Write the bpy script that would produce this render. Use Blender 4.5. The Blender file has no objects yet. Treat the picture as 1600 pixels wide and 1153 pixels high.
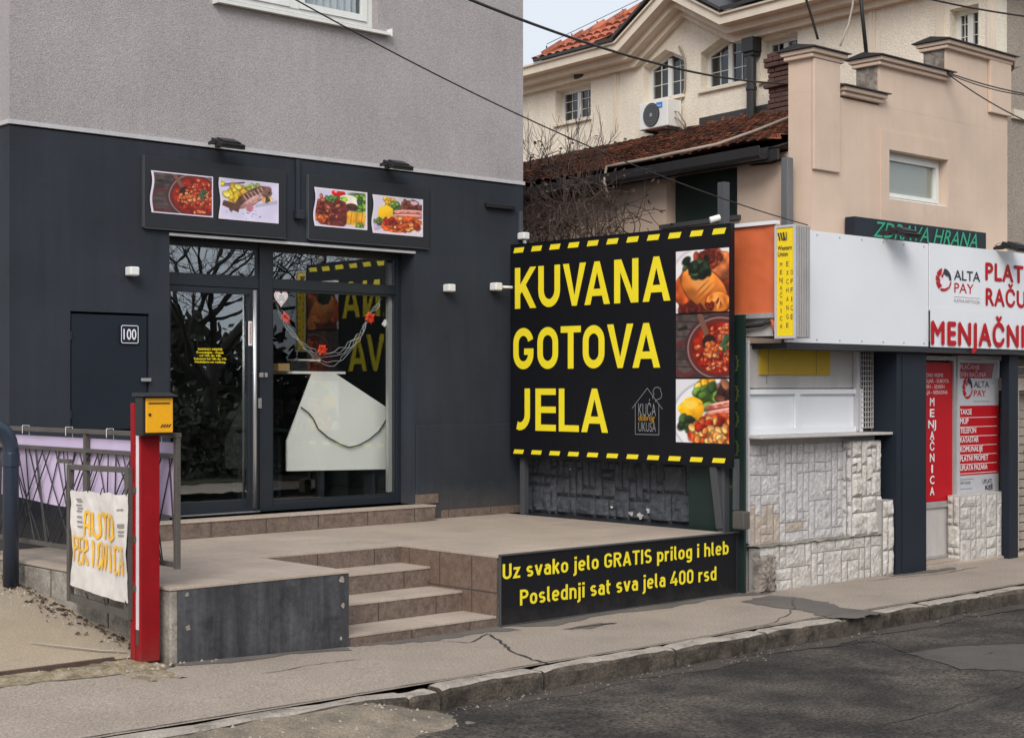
import bpy, bmesh, math, random
import numpy as np
from mathutils import Vector, Matrix, noise as mn
R = math.radians
SC = bpy.context.scene
COL = SC.collection

# ---------------------------------------------------------------- camera, world, sun, exposure
FPX, HOR, EYE = 2440.0, 605.0, 1.99          # focal length and horizon row (1600 px wide photo), eye height in m
AZ = R(42.7)                                  # camera heading, clockwise from +Y (+X runs along the shop fronts)
FX, FY, RX, RY = math.sin(AZ), math.cos(AZ), math.cos(AZ), -math.sin(AZ)
cam = bpy.data.cameras.new('Camera')
co = bpy.data.objects.new('Camera', cam); COL.objects.link(co)
co.location = (0, 0, EYE); co.rotation_euler = (R(90), 0, -AZ)
cam.sensor_width = 36; cam.lens = 36 * FPX / 1600
cam.shift_y = (HOR - 1153 / 2) / 1600
cam.clip_start = 0.1; cam.clip_end = 2000
SC.camera = co

SUN_EL, SUN_AZ = R(39), R(230)                # azimuth of the sun, clockwise from +Y
w = bpy.data.worlds.new('World'); SC.world = w; w.use_nodes = True
nt = w.node_tree; nt.nodes.clear()
sky = nt.nodes.new('ShaderNodeTexSky'); sky.sky_type = 'NISHITA'; sky.sun_disc = False
sky.sun_elevation = SUN_EL; sky.sun_rotation = SUN_AZ
sky.air_density = 1.0; sky.dust_density = 6.0; sky.ozone_density = 1.0
hs = nt.nodes.new('ShaderNodeHueSaturation'); hs.inputs['Saturation'].default_value = 0.22
gm = nt.nodes.new('ShaderNodeMix'); gm.data_type = 'RGBA'; gm.inputs[0].default_value = 0.75   # an even overcast veil
gm.inputs[7].default_value = (8.0, 8.65, 9.6, 1)
bg = nt.nodes.new('ShaderNodeBackground'); bg.inputs[1].default_value = 0.073
wo = nt.nodes.new('ShaderNodeOutputWorld')
nt.links.new(sky.outputs[0], hs.inputs['Color']); nt.links.new(hs.outputs[0], gm.inputs[6])
nt.links.new(gm.outputs[2], bg.inputs[0]); nt.links.new(bg.outputs[0], wo.inputs[0])
sl = bpy.data.lights.new('Sun', 'SUN'); sl.energy = 1.5; sl.angle = R(32); sl.color = (1, .955, .90)
so = bpy.data.objects.new('Sun', sl); COL.objects.link(so)
sd = Vector((math.sin(SUN_AZ) * math.cos(SUN_EL), math.cos(SUN_AZ) * math.cos(SUN_EL), math.sin(SUN_EL)))
so.rotation_euler = sd.to_track_quat('Z', 'Y').to_euler(); so.location = (0, 0, 30)
VS = SC.view_settings
VS.view_transform = 'Standard'; VS.look = 'None'; VS.gamma = 1; VS.exposure = 0.66

# ---------------------------------------------------------------- measuring helpers: points of the survey on known planes
def ray(px):
    t = (px - 800) / FPX
    return FX + RX * t, FY + RY * t
def onY(px, py, Y):
    dx, dy = ray(px); d = Y / dy
    return Vector((d * dx, Y, EYE + (HOR - py) / FPX * d))
SHEAR = None                                      # (k, y0): the houses behind stand turned a few degrees, x grows by k per metre of y
def onX(px, py, X):
    dx, dy = ray(px); d = X / dx
    if SHEAR: d = (X - SHEAR[0]*SHEAR[1]) / (dx - SHEAR[0]*dy)
    return Vector((X, d * dy, EYE + (HOR - py) / FPX * d))
def onZ(px, py, Z):
    dx, dy = ray(px); d = (EYE - Z) * FPX / (py - HOR)
    return Vector((d * dx, d * dy, Z))
def xY(px, Y): return onY(px, 0, Y).x
def yX(px, X): return onX(px, 0, X).y

# ---------------------------------------------------------------- mesh builder
class MB:
    def __init__(s): s.v, s.f, s.m, s.ms, s.cm = [], [], [], [], 0
    def use(s, m):
        if m not in s.ms: s.ms.append(m)
        s.cm = s.ms.index(m); return s
    def face(s, pts):
        b = len(s.v); s.v += [tuple(p) for p in pts]; s.f.append(tuple(range(b, b + len(pts)))); s.m.append(s.cm)
    def raw(s, vs, fs):
        b = len(s.v); s.v += [tuple(p) for p in vs]
        for f in fs: s.f.append(tuple(i + b for i in f)); s.m.append(s.cm)
        return s
    def box(s, x0, x1, y0, y1, z0, z1):
        x0, x1 = sorted((x0, x1)); y0, y1 = sorted((y0, y1)); z0, z1 = sorted((z0, z1))
        return s.raw([(x0,y0,z0),(x1,y0,z0),(x1,y1,z0),(x0,y1,z0),(x0,y0,z1),(x1,y0,z1),(x1,y1,z1),(x0,y1,z1)],
              [(0,3,2,1),(4,5,6,7),(0,1,5,4),(1,2,6,5),(2,3,7,6),(3,0,4,7)])
    def obox(s, c, ax, ay, az, hx, hy, hz):
        c, ax, ay, az = (Vector(q) for q in (c, ax, ay, az))
        vs = [c + ax*hx*i + ay*hy*j + az*hz*k for k in (-1,1) for (i,j) in ((-1,-1),(1,-1),(1,1),(-1,1))]
        return s.raw(vs, [(0,3,2,1),(4,5,6,7),(0,1,5,4),(1,2,6,5),(2,3,7,6),(3,0,4,7)])
    def beam(s, p, q, wd, dp=None, up=(0,0,1)):
        p, q = Vector(p), Vector(q); d = (q - p); L = d.length; d.normalize(); up = Vector(up)
        if abs(d.dot(up)) > .95: up = Vector((0, 1, 0))
        a = d.cross(up).normalized(); b = a.cross(d)
        return s.obox((p + q) / 2, d, a, b, L / 2, wd / 2, (dp or wd) / 2)
    def prism(s, pts, axis, a, b):
        """pts: outline in the two other axes (order x,y,z without axis), extruded along axis from a to b"""
        def mk(p, c):
            return {'X': (c, p[0], p[1]), 'Y': (p[0], c, p[1]), 'Z': (p[0], p[1], c)}[axis]
        n = len(pts); vs = [mk(p, a) for p in pts] + [mk(p, b) for p in pts]
        return s.raw(vs, [tuple(range(n)), tuple(range(2*n-1, n-1, -1))] + [(i, (i+1) % n, n+(i+1) % n, n+i) for i in range(n)])
    def tube(s, pts, r, n=8, cap=True):
        pts = [Vector(p) for p in pts]; rs = r if isinstance(r, (list, tuple)) else [r] * len(pts)
        d = (pts[1] - pts[0]).normalized(); up = Vector((0,0,1)) if abs(d.z) < .9 else Vector((1,0,0))
        a = d.cross(up).normalized(); b0 = len(s.v)
        for i, p in enumerate(pts):
            d = (pts[min(i+1, len(pts)-1)] - pts[max(i-1, 0)]).normalized()
            a = (a - d * a.dot(d)).normalized(); c = d.cross(a)
            for k in range(n):
                t = 2 * math.pi * k / n; s.v.append(tuple(p + (a * math.cos(t) + c * math.sin(t)) * rs[i]))
        for i in range(len(pts) - 1):
            for k in range(n):
                o = b0 + i*n; s.f.append((o+k, o+(k+1) % n, o+n+(k+1) % n, o+n+k)); s.m.append(s.cm)
        if cap:
            s.f.append(tuple(b0 + k for k in range(n-1, -1, -1))); s.m.append(s.cm)
            o = b0 + (len(pts)-1)*n; s.f.append(tuple(o + k for k in range(n))); s.m.append(s.cm)
        return s
    def wall(s, u0, u1, v0, v1, holes, a, b, axis='Y'):
        """a slab between a (front) and b with rectangular holes [(u0,u1,v0,v1)], clean reveals"""
        us = sorted({u0, u1, *[h[i] for h in holes for i in (0, 1)]}); vs = sorted({v0, v1, *[h[i] for h in holes for i in (2, 3)]})
        us = [u for u in us if u0 <= u <= u1]; vs = [v for v in vs if v0 <= v <= v1]
        def P(u, v, c): return (u, c, v) if axis == 'Y' else (c, u, v)
        def solid(i, j):
            if i < 0 or j < 0 or i >= len(us)-1 or j >= len(vs)-1: return False
            cu, cv = (us[i]+us[i+1])/2, (vs[j]+vs[j+1])/2
            return not any(h[0] < cu < h[1] and h[2] < cv < h[3] for h in holes)
        for i in range(len(us)-1):
            for j in range(len(vs)-1):
                if not solid(i, j): continue
                A, B, C, D = us[i], us[i+1], vs[j], vs[j+1]
                s.face([P(A,C,a), P(B,C,a), P(B,D,a), P(A,D,a)]); s.face([P(A,D,b), P(B,D,b), P(B,C,b), P(A,C,b)])
                if not solid(i-1, j): s.face([P(A,C,a), P(A,D,a), P(A,D,b), P(A,C,b)])
                if not solid(i+1, j): s.face([P(B,C,b), P(B,D,b), P(B,D,a), P(B,C,a)])
                if not solid(i, j-1): s.face([P(A,C,b), P(B,C,b), P(B,C,a), P(A,C,a)])
                if not solid(i, j+1): s.face([P(A,D,a), P(B,D,a), P(B,D,b), P(A,D,b)])
        return s
    def frame(s, u0, u1, v0, v1, wd, a, b, axis='Y', bot=None):
        bt = wd if bot is None else bot
        return s.wall(u0, u1, v0, v1, [(u0+wd, u1-wd, v0+bt, v1-wd)], a, b, axis)

ORG = {}
def _link(o, parent):
    COL.objects.link(o)
    if parent is not None: o.parent = parent
def build(name, mb, m, parent=None, bevel=0, smooth=False, loc=None, weld=False):
    """links the collected geometry (world coordinates) as ONE mesh object"""
    me = bpy.data.meshes.new(name)
    if SHEAR: mb.v = [(x + SHEAR[0]*(y-SHEAR[1]), y, z) for x, y, z in mb.v]
    org = ORG[parent.name] if parent is not None else Vector(loc if loc is not None else (0, 0, 0))
    me.from_pydata([(x-org.x, y-org.y, z-org.z) for x, y, z in mb.v], [], mb.f)
    mats = mb.ms if mb.ms else [m]
    for q in mats: me.materials.append(q)
    me.polygons.foreach_set('material_index', mb.m)
    bm = bmesh.new(); bm.from_mesh(me)
    if weld: bmesh.ops.remove_doubles(bm, verts=bm.verts, dist=1e-5)
    bmesh.ops.recalc_face_normals(bm, faces=bm.faces)
    bm.to_mesh(me); bm.free()
    if smooth: me.polygons.foreach_set('use_smooth', [True] * len(me.polygons))
    o = bpy.data.objects.new(name, me); _link(o, parent)
    ORG[o.name] = org
    if parent is None: o.location = org
    if bevel:
        b = o.modifiers.new('Bevel', 'BEVEL'); b.width = bevel; b.segments = 2; b.limit_method = 'ANGLE'; b.angle_limit = R(35)
    return o
def tag(o, label=None, cat=None, group=None, kind=None):
    if label: o['label'] = label
    if cat: o['category'] = cat
    if group: o['group'] = group
    if kind: o['kind'] = kind
    return o
def thing(name, label, cat, loc, group=None):
    o = bpy.data.objects.new(name, None); o.empty_display_size = .2; COL.objects.link(o); o.location = loc
    ORG[o.name] = Vector(loc); return tag(o, label, cat, group)
def struct(name, mb, m, **k): return tag(build(name, mb, m, **k), kind='structure')
def dup(root, loc, label=None, rotz=None, scale=None):
    def cp(o, parent):
        c = o.copy(); COL.objects.link(c)
        if parent is not None: c.parent = parent
        for ch in [q for q in bpy.data.objects if q.parent == o]: cp(ch, c)
        return c
    r = cp(root, None); r.location = loc
    if rotz is not None: r.rotation_euler.z = rotz
    if scale: r.scale = (scale,) * 3
    if label: r['label'] = label
    return r

# ---------------------------------------------------------------- materials (all procedural)
def s2l(c):
    return tuple(((x/255)/12.92 if x/255 <= .04045 else ((x/255+.055)/1.055)**2.4) for x in c)
def mat(name, col, rough=.6, metal=0, var=.12, vs=2.0, grain=.08, gs=90, bump=.15, bs=120, streak=0, spots=None, spec=.5, dark=.55, tint=None, dust=None):
    m = bpy.data.materials.new(name); m.use_nodes = True
    N = m.node_tree.nodes; L = m.node_tree.links; bs_ = N['Principled BSDF']
    geo = N.new('ShaderNodeNewGeometry')
    def noise_(scale, det=4, vec=None, rg=.6):
        n = N.new('ShaderNodeTexNoise'); n.inputs['Scale'].default_value = scale; n.inputs['Detail'].default_value = det
        n.inputs['Roughness'].default_value = rg
        L.new(vec if vec else geo.outputs['Position'], n.inputs['Vector']); return n.outputs['Fac']
    def mr(x, a, b, c, d):
        n = N.new('ShaderNodeMapRange'); L.new(x, n.inputs[0])
        for i, q in enumerate((a, b, c, d)): n.inputs[i+1].default_value = q
        return n.outputs[0]
    def mul(a, b):
        n = N.new('ShaderNodeMath'); n.operation = 'MULTIPLY'; L.new(a, n.inputs[0]); L.new(b, n.inputs[1]); return n.outputs[0]
    f = mr(noise_(vs), .25, .75, 1 - var, 1 + var)
    if grain: f = mul(f, mr(noise_(gs, 2), .25, .75, 1 - grain, 1 + grain))
    if streak:
        mp = N.new('ShaderNodeMapping'); mp.inputs['Scale'].default_value = (9, 9, .7); L.new(geo.outputs['Position'], mp.inputs[0])
        f = mul(f, mr(noise_(1.0, 5, mp.outputs[0]), .3, .7, 1 - streak, 1 + streak * .4))
    if spots:                                     # (scale, threshold): darker blotches
        f = mul(f, mr(noise_(spots[0], 6, rg=.7), spots[1], spots[1] + .12, 1, dark))
    hv = N.new('ShaderNodeMix'); hv.data_type = 'RGBA'; hv.blend_type = 'MULTIPLY'; hv.inputs[0].default_value = 1
    if tint:                                      # second hue mixed in by a slow noise
        mx = N.new('ShaderNodeMix'); mx.data_type = 'RGBA'; L.new(mr(noise_(vs*1.7, 6), .4, .62, 0, 1), mx.inputs[0])
        mx.inputs[6].default_value = (*col, 1); mx.inputs[7].default_value = (*tint, 1); L.new(mx.outputs[2], hv.inputs[6])
    else: hv.inputs[6].default_value = (*col, 1)
    cc = N.new('ShaderNodeCombineColor')
    for i in range(3): L.new(f, cc.inputs[i])
    L.new(cc.outputs[0], hv.inputs[7]); L.new(hv.outputs[2], bs_.inputs['Base Color'])
    if dust:                                      # (height where it ends, colour): splashed dust and road grit clinging in patches
        sp = N.new('ShaderNodeSeparateXYZ'); L.new(geo.outputs['Position'], sp.inputs[0]); ad = N.new('ShaderNodeMath'); ad.operation = 'MULTIPLY_ADD'
        L.new(noise_(5, 6, rg=.75), ad.inputs[0]); ad.inputs[1].default_value = -.9; L.new(mr(sp.outputs[2], dust[0]-.55, dust[0], 1.25, .30), ad.inputs[2])
        dm = N.new('ShaderNodeMix'); dm.data_type = 'RGBA'; L.new(mr(ad.outputs[0], 0, .5, 0, .55), dm.inputs[0]); L.new(hv.outputs[2], dm.inputs[6]); dm.inputs[7].default_value = (*dust[1], 1); L.new(dm.outputs[2], bs_.inputs['Base Color'])
    bs_.inputs['Roughness'].default_value = rough; bs_.inputs['Metallic'].default_value = metal
    bs_.inputs['Specular IOR Level'].default_value = spec
    if bump:
        b = N.new('ShaderNodeBump'); b.inputs['Strength'].default_value = bump; b.inputs['Distance'].default_value = .01
        L.new(noise_(bs, 3), b.inputs['Height']); L.new(b.outputs[0], bs_.inputs['Normal'])
    m['col'] = 1
    return m
def glass(name, tint=(.75, .8, .8), refl=.22, rough=0.0):
    m = bpy.data.materials.new(name); m.use_nodes = True; N = m.node_tree.nodes; L = m.node_tree.links; N.clear()
    o = N.new('ShaderNodeOutputMaterial'); mx = N.new('ShaderNodeMixShader'); tr = N.new('ShaderNodeBsdfTransparent'); gl = N.new('ShaderNodeBsdfGlossy')
    tr.inputs[0].default_value = (*tint, 1); gl.inputs['Roughness'].default_value = rough; gl.inputs[0].default_value = (.95, .98, 1, 1)
    lw = N.new('ShaderNodeLayerWeight'); lw.inputs[0].default_value = .5; fr = N.new('ShaderNodeMath'); fr.operation = 'POWER'; fr.inputs[1].default_value = 4; L.new(lw.outputs['Facing'], fr.inputs[0])
    mr = N.new('ShaderNodeMapRange'); mr.inputs[1].default_value = 0; mr.inputs[2].default_value = 1; mr.inputs[3].default_value = refl; mr.inputs[4].default_value = 1
    L.new(fr.outputs[0], mr.inputs[0]); L.new(mr.outputs[0], mx.inputs[0]); L.new(tr.outputs[0], mx.inputs[1]); L.new(gl.outputs[0], mx.inputs[2]); L.new(mx.outputs[0], o.inputs[0])
    # panes are very slightly wavy
    nz = N.new('ShaderNodeTexNoise'); nz.inputs['Scale'].default_value = 2.2; b = N.new('ShaderNodeBump'); b.inputs['Strength'].default_value = .05; b.inputs['Distance'].default_value = .01
    g = N.new('ShaderNodeNewGeometry'); L.new(g.outputs['Position'], nz.inputs['Vector']); L.new(nz.outputs[0], b.inputs['Height']); L.new(b.outputs[0], gl.inputs['Normal'])
    return m
def vcol(name, rough=.45):
    m = bpy.data.materials.new(name); m.use_nodes = True; N = m.node_tree.nodes
    a = N.new('ShaderNodeVertexColor'); a.layer_name = 'ink'; b = N['Principled BSDF']
    m.node_tree.links.new(a.outputs[0], b.inputs['Base Color']); b.inputs['Roughness'].default_value = rough
    return m
def grid_lines(m, sx, sy, axes, col, wd=.006, jit=.12, off=(0, 0)):
    """adds tile joints (brick texture in two world axes) and a tile-to-tile shade to a material made by mat()"""
    N = m.node_tree.nodes; L = m.node_tree.links; b = N['Principled BSDF']
    src = b.inputs['Base Color'].links[0].from_socket
    geo = N.new('ShaderNodeNewGeometry'); sp = N.new('ShaderNodeSeparateXYZ'); L.new(geo.outputs['Position'], sp.inputs[0])
    cb = N.new('ShaderNodeCombineXYZ')
    for i, a in enumerate(axes):
        ad = N.new('ShaderNodeMath'); ad.inputs[1].default_value = off[i]; L.new(sp.outputs['XYZ'.index(a)], ad.inputs[0]); L.new(ad.outputs[0], cb.inputs[i])
    br = N.new('ShaderNodeTexBrick'); br.offset = 0; br.inputs['Scale'].default_value = 1
    br.inputs['Brick Width'].default_value = sx; br.inputs['Row Height'].default_value = sy; br.inputs['Mortar Size'].default_value = wd; br.inputs['Mortar Smooth'].default_value = 0
    br.inputs['Color1'].default_value = (1-jit,)*3 + (1,); br.inputs['Color2'].default_value = (1+jit,)*3 + (1,); br.inputs['Mortar'].default_value = (1, 1, 1, 1)
    L.new(cb.outputs[0], br.inputs['Vector'])
    m1 = N.new('ShaderNodeMix'); m1.data_type = 'RGBA'; m1.blend_type = 'MULTIPLY'; m1.inputs[0].default_value = 1
    L.new(src, m1.inputs[6]); L.new(br.outputs['Color'], m1.inputs[7])
    m2 = N.new('ShaderNodeMix'); m2.data_type = 'RGBA'; L.new(br.outputs['Fac'], m2.inputs[0]); L.new(m1.outputs[2], m2.inputs[6]); m2.inputs[7].default_value = (*col, 1)
    L.new(m2.outputs[2], b.inputs['Base Color'])
    return m

M = {}
M['anthracite'] = mat('anthracite_render', (.0260,.0310,.0405), .8, spec=.3, dust=(1.05,(.085,.075,.066)), streak=.14, var=.22, vs=1.0, grain=.15, gs=160, bump=.25, bs=220, spots=(2.3,.62), dark=.75)
M['stucco'] = mat('grey_stucco', (.368,.336,.338), .9, var=.09, vs=1.1, grain=.22, gs=70, bump=.9, bs=85, streak=.05)
M['trim'] = mat('white_trim', (.50,.49,.50), .6, var=.08, streak=.1)
M['board'] = mat('black_board', (.015,.0165,.021), .5, var=.06, grain=.05, bump=.03)
M['board2'] = mat('billboard_black', (.0060,.0064,.0088), .45, spec=.3, var=.14, vs=1.2, grain=.03, bump=.06, bs=4, dust=(.22,(.07,.06,.05)))
M['yellow'] = mat('sign_yellow', (.86,.70,.02), .45, var=.05, grain=.03, bump=0)
M['alu_dark'] = mat('anthracite_aluminium', (.016,.021,.028), .38, var=.06, grain=.02, bump=.02)
M['steel'] = mat('brushed_steel', (.52,.52,.53), .35, metal=.75, var=.08, bump=.05)
M['whiteplastic'] = mat('white_plastic', (.74,.73,.70), .45, var=.06, bump=.02)
M['pvc'] = mat('white_pvc_frame', (.70,.70,.66), .35, var=.04, bump=.02, streak=.05)
M['black'] = mat('black_plastic', (.012,.012,.014), .45, var=.1, bump=.05)
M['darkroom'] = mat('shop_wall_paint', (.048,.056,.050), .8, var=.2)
M['glass'] = glass('shop_glass', (.93,.955,.945), .21)
M['glass_c'] = glass('shop_window_glass', (.97,.985,.975), .05)
M['glass2'] = glass('house_glass', (.55,.58,.62), .07)
M['tile'] = mat('beige_terrace_tile', (.40,.325,.265), .6, var=.16, vs=1.4, grain=.14, gs=45, bump=.12, bs=60, spots=(1.2,.58), dark=.82)
grid_lines(M['tile'], .62, .31, 'XY', (.29,.237,.195), .004, .05)
M['riser'] = mat('brown_riser_tile', (.155,.113,.090), .5, var=.36, vs=14, grain=.32, gs=45, bump=.08, bs=60)
grid_lines(M['riser'], .61, 5, 'XZ', (.055,.045,.04), .006, .10, (.12, 1))
M['riser_s'] = mat('brown_riser_tile_side', (.150,.102,.078), .5, var=.30, vs=14, grain=.25, gs=55, bump=.08, bs=60)
grid_lines(M['riser_s'], .42, .305, 'YZ', (.055,.045,.04), .006, .10, (.14, .025))
M['plate'] = mat('weathered_steel_plate', (.066,.066,.072), .5, var=.45, vs=2.2, grain=.20, gs=26, bump=.14, bs=40, streak=.75, spots=(2.2,.52), dark=.40)
M['concrete'] = mat('raw_concrete', (.20,.175,.145), .9, var=.35, vs=3, grain=.25, gs=40, bump=.8, bs=40, spots=(2.4,.52), dark=.45, tint=(.30,.27,.235))
M['sidewalk'] = mat('sidewalk_asphalt', (.315,.262,.215), .95, spec=.25, var=.16, vs=1.1, grain=.38, gs=62, bump=.6, bs=110, spots=(1.1,.60), dark=.80)
M['patch'] = mat('asphalt_patch', (.125,.108,.093), .9, var=.2, grain=.3, gs=90, bump=.7, bs=110)
M['crack'] = mat('crack_dirt', (.035,.03,.026), .95)
M['road'] = mat('road_asphalt', (.032,.0272,.0240), .9, var=.30, vs=.9, grain=1.0, gs=42, bump=1.2, bs=60, tint=(.088,.073,.060), spots=(1.9,.57), dark=.6, spec=.3)
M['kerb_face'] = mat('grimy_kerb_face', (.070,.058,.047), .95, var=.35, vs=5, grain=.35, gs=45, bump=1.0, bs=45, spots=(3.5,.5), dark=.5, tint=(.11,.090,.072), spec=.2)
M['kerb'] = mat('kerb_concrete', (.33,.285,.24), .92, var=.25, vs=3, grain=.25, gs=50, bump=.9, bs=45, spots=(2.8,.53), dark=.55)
M['dirt'] = mat('sandy_dirt', (.235,.19,.14), .95, var=.25, vs=2.5, grain=.35, gs=60, bump=1.0, bs=60, tint=(.15,.125,.095))
M['drive'] = mat('dusty_driveway', (.33,.265,.188), .95, var=.15, vs=1.3, grain=.22, gs=70, bump=.7, bs=70, spots=(1.6,.60), dark=.72)
M['moss'] = mat('mossy_gravel', (.19,.145,.075), .95, var=.4, vs=6, grain=.4, gs=45, bump=1.2, bs=35, tint=(.30,.245,.175))
M['rust'] = mat('rusty_steel', (.075,.045,.034), .8, var=.35, vs=5, grain=.3, bump=.4, bs=60)
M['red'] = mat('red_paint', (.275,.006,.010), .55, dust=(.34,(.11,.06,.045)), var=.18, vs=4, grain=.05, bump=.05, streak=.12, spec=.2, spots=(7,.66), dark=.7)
M['stripe'] = mat('white_stripe', (.72,.62,.64), .5, var=.1)
M['mail'] = mat('yellow_mailbox_paint', (.86,.40,.006), .4, var=.06, bump=.03)
M['greysteel'] = mat('grey_painted_steel', (.085,.075,.066), .55, var=.2, vs=5, grain=.12, bump=.15, spots=(6,.6))
M['greydark'] = mat('dark_grey_steel', (.060,.062,.068), .5, var=.12, bump=.08)
M['lavender'] = mat('lavender_sheet', (.60,.49,.68), .5, var=.06, vs=3, grain=.03, bump=.02)
M['bluepipe'] = mat('dark_blue_pipe', (.022,.033,.055), .35, var=.15, bump=.05)
M['banner'] = mat('dirty_banner_vinyl', (.66,.62,.58), .5, var=.12, vs=5, grain=.06, bump=.05, spots=(5,.60), dark=.72)
M['paint_y'] = mat('hand_painted_yellow', (.82,.46,.035), .6, var=.2, vs=14)
M['ink'] = mat('faded_ink', (.26,.24,.225), .6)
M['pink'] = mat('pink_render', (.615,.468,.365), .9, var=.08, vs=1.4, grain=.07, gs=120, bump=.4, bs=120, streak=.03, spots=(1.8,.64), dark=.86)
M['cream'] = mat('cream_render', (.78,.70,.575), .92, var=.06, vs=2, grain=.14, gs=40, bump=1.2, bs=38, streak=.06)
M['pebble'] = mat('pebble_dash', (.34,.285,.235), .95, var=.08, grain=.4, gs=45, bump=1.3, bs=45)
M['cornice'] = mat('cornice_paint', (.70,.61,.49), .8, var=.07, grain=.04, bump=.1, streak=.06)
M['terracotta'] = mat('terracotta_tile', (.36,.105,.055), .8, var=.35, vs=4, grain=.2, gs=20, bump=.2, spots=(4,.6))
M['oldtile'] = mat('old_roof_tile', (.235,.088,.048), .95, spec=.2, var=.3, vs=2.2, grain=.12, gs=22, bump=.2, bs=40, spots=(1.1,.54), dark=.42, tint=(.085,.052,.042))
M['brick'] = mat('sooty_brick', (.085,.042,.034), .9, var=.35, vs=8, grain=.3, bump=.5, bs=40)
M['gutter'] = mat('dark_gutter', (.024,.023,.025), .5, var=.2, streak=.15)
M['cap'] = mat('dark_flashing', (.035,.031,.032), .5, var=.25)
M['greybrick'] = mat('bare_grey_masonry', (.16,.13,.11), .95, var=.4, vs=9, grain=.3, bump=1.0, bs=30, tint=(.26,.23,.2))
M['stone'] = mat('whitewashed_stone', (.49,.468,.46), .9, var=.14, vs=7, grain=.22, gs=30, bump=.7, bs=24, spots=(17,.55), dark=.70)
M['stone_w'] = mat('whitewashed_stone_low', (.53,.50,.465), .9, var=.16, vs=5, grain=.25, gs=30, bump=.8, bs=24, spots=(11,.55), dark=.70, tint=(.47,.435,.39))
M['stone_t'] = mat('tan_stone', (.43,.355,.295), .85, var=.2, vs=7, grain=.2, gs=30, bump=.8, bs=30)
M['mortar'] = mat('light_mortar', (.36,.34,.325), .95, var=.2, bump=.5)
M['stone_d'] = mat('dark_painted_stone', (.060,.064,.074), .7, var=.2, vs=6, grain=.12, gs=40, bump=1.0, bs=26)
M['mortar_d'] = mat('dark_painted_mortar', (.024,.026,.032), .8, var=.2, bump=.3)
M['whitesign'] = mat('white_sign_sheet', (.76,.77,.79), .35, var=.035, vs=1.2, grain=.02, bump=.02, spots=(1.4,.66), dark=.93)
M['orange'] = mat('orange_awning_sheet', (.62,.135,.045), .55, var=.10, vs=2.5, grain=.05, bump=.12, bs=9)
M['wu_yellow'] = mat('lightbox_yellow', (.86,.62,.01), .4, var=.05, bump=0)
M['alu'] = mat('aged_aluminium', (.46,.44,.43), .45, metal=.4, var=.12, streak=.15)
M['redsign'] = mat('red_vinyl', (.46,.007,.013), .45, spec=.2, var=.06, bump=0)
M['wine'] = mat('wine_vinyl', (.30,.018,.042), .4, var=.06, bump=0)
M['navy_ink'] = mat('navy_ink', (.028,.024,.045), .5, bump=0)
M['greysheet'] = mat('pale_grey_sheet', (.50,.50,.525), .45, var=.05, bump=.02)
M['column'] = mat('navy_column', (.0115,.0165,.0255), .5, spec=.3, var=.10, bump=.04)
M['kioskpanel'] = mat('kiosk_panel', (.50,.47,.45), .55, var=.10, vs=2, streak=.10)
M['mustard'] = mat('mustard_sheet', (.50,.33,.010), .5, var=.08)
M['green_sign'] = mat('teal_letters', (.018,.30,.155), .45, bump=0, var=.1)
M['green_dark'] = mat('dark_green_board', (.008,.022,.018), .5, var=.1)
M['ochre_d'] = mat('olive_ornament', (.06,.075,.02), .6)
M['twig'] = mat('bare_twig', (.062,.040,.033), .9, var=.3)
M['dryleaf'] = mat('dry_vine_leaf', (.060,.034,.028), .9, var=.4, vs=8)
M['bark'] = mat('dark_bark', (.03,.025,.022), .95, var=.3)
M['shrubleaf'] = mat('dark_hedge_leaf', (.055,.056,.040), .9, var=.4, vs=3)
M['cable'] = mat('cable_rubber', (.015,.014,.014), .6, bump=0)
M['cable_l'] = mat('cable_beige', (.32,.27,.22), .6, bump=0)
M['silver'] = mat('garland_silver', (.40,.41,.43), .4, metal=.3, bump=0)
M['bow'] = mat('red_orange_bow', (.80,.06,.015), .5, bump=0)
M['innerboard'] = mat('white_inner_board', (.78,.77,.73), .5, var=.04, vs=2, spots=(3,.64), dark=.9, bump=.02)
M['cardboard'] = mat('cardboard', (.42,.26,.12), .8)
M['ac_fan'] = mat('ac_grille', (.010,.010,.012), .5)
M['acblue'] = mat('blue_sticker', (.01,.20,.62), .4, bump=0)
M['numblue'] = mat('enamel_dark_blue', (.008,.012,.035), .3, bump=0)
M['white_ink'] = mat('white_ink', (.80,.80,.80), .5, bump=0, var=.03, grain=0)
M['pink_ink'] = mat('pale_pink_ink', (.80,.52,.52), .5, bump=0)
M['grey_ink'] = mat('grey_ink', (.30,.30,.31), .5, bump=0)
M['gold_ink'] = mat('gold_ink', (.42,.22,.02), .5, bump=0)
M['blind'] = mat('window_blind', (.36,.36,.31), .6, var=.05)
M['curtain'] = mat('net_curtain', (.42,.44,.48), .8, var=.1, vs=9)
M['bottle_red'] = mat('dark_red_bottle', (.07,.008,.012), .3)
M['downpipe'] = mat('grey_downpipe', (.13,.13,.135), .5, streak=.15)
M['logo_ink'] = mat('silver_ink', (.20,.205,.215), .5, bump=0)
M['side_glass'] = mat('smoked_side_panel', (.045,.055,.05), .4)
M['thinbar'] = mat('black_thin_bar', (.022,.021,.022), .6)
M['grass'] = mat('winter_grass', (.07,.065,.032), .95, var=.35, grain=.3)

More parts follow.
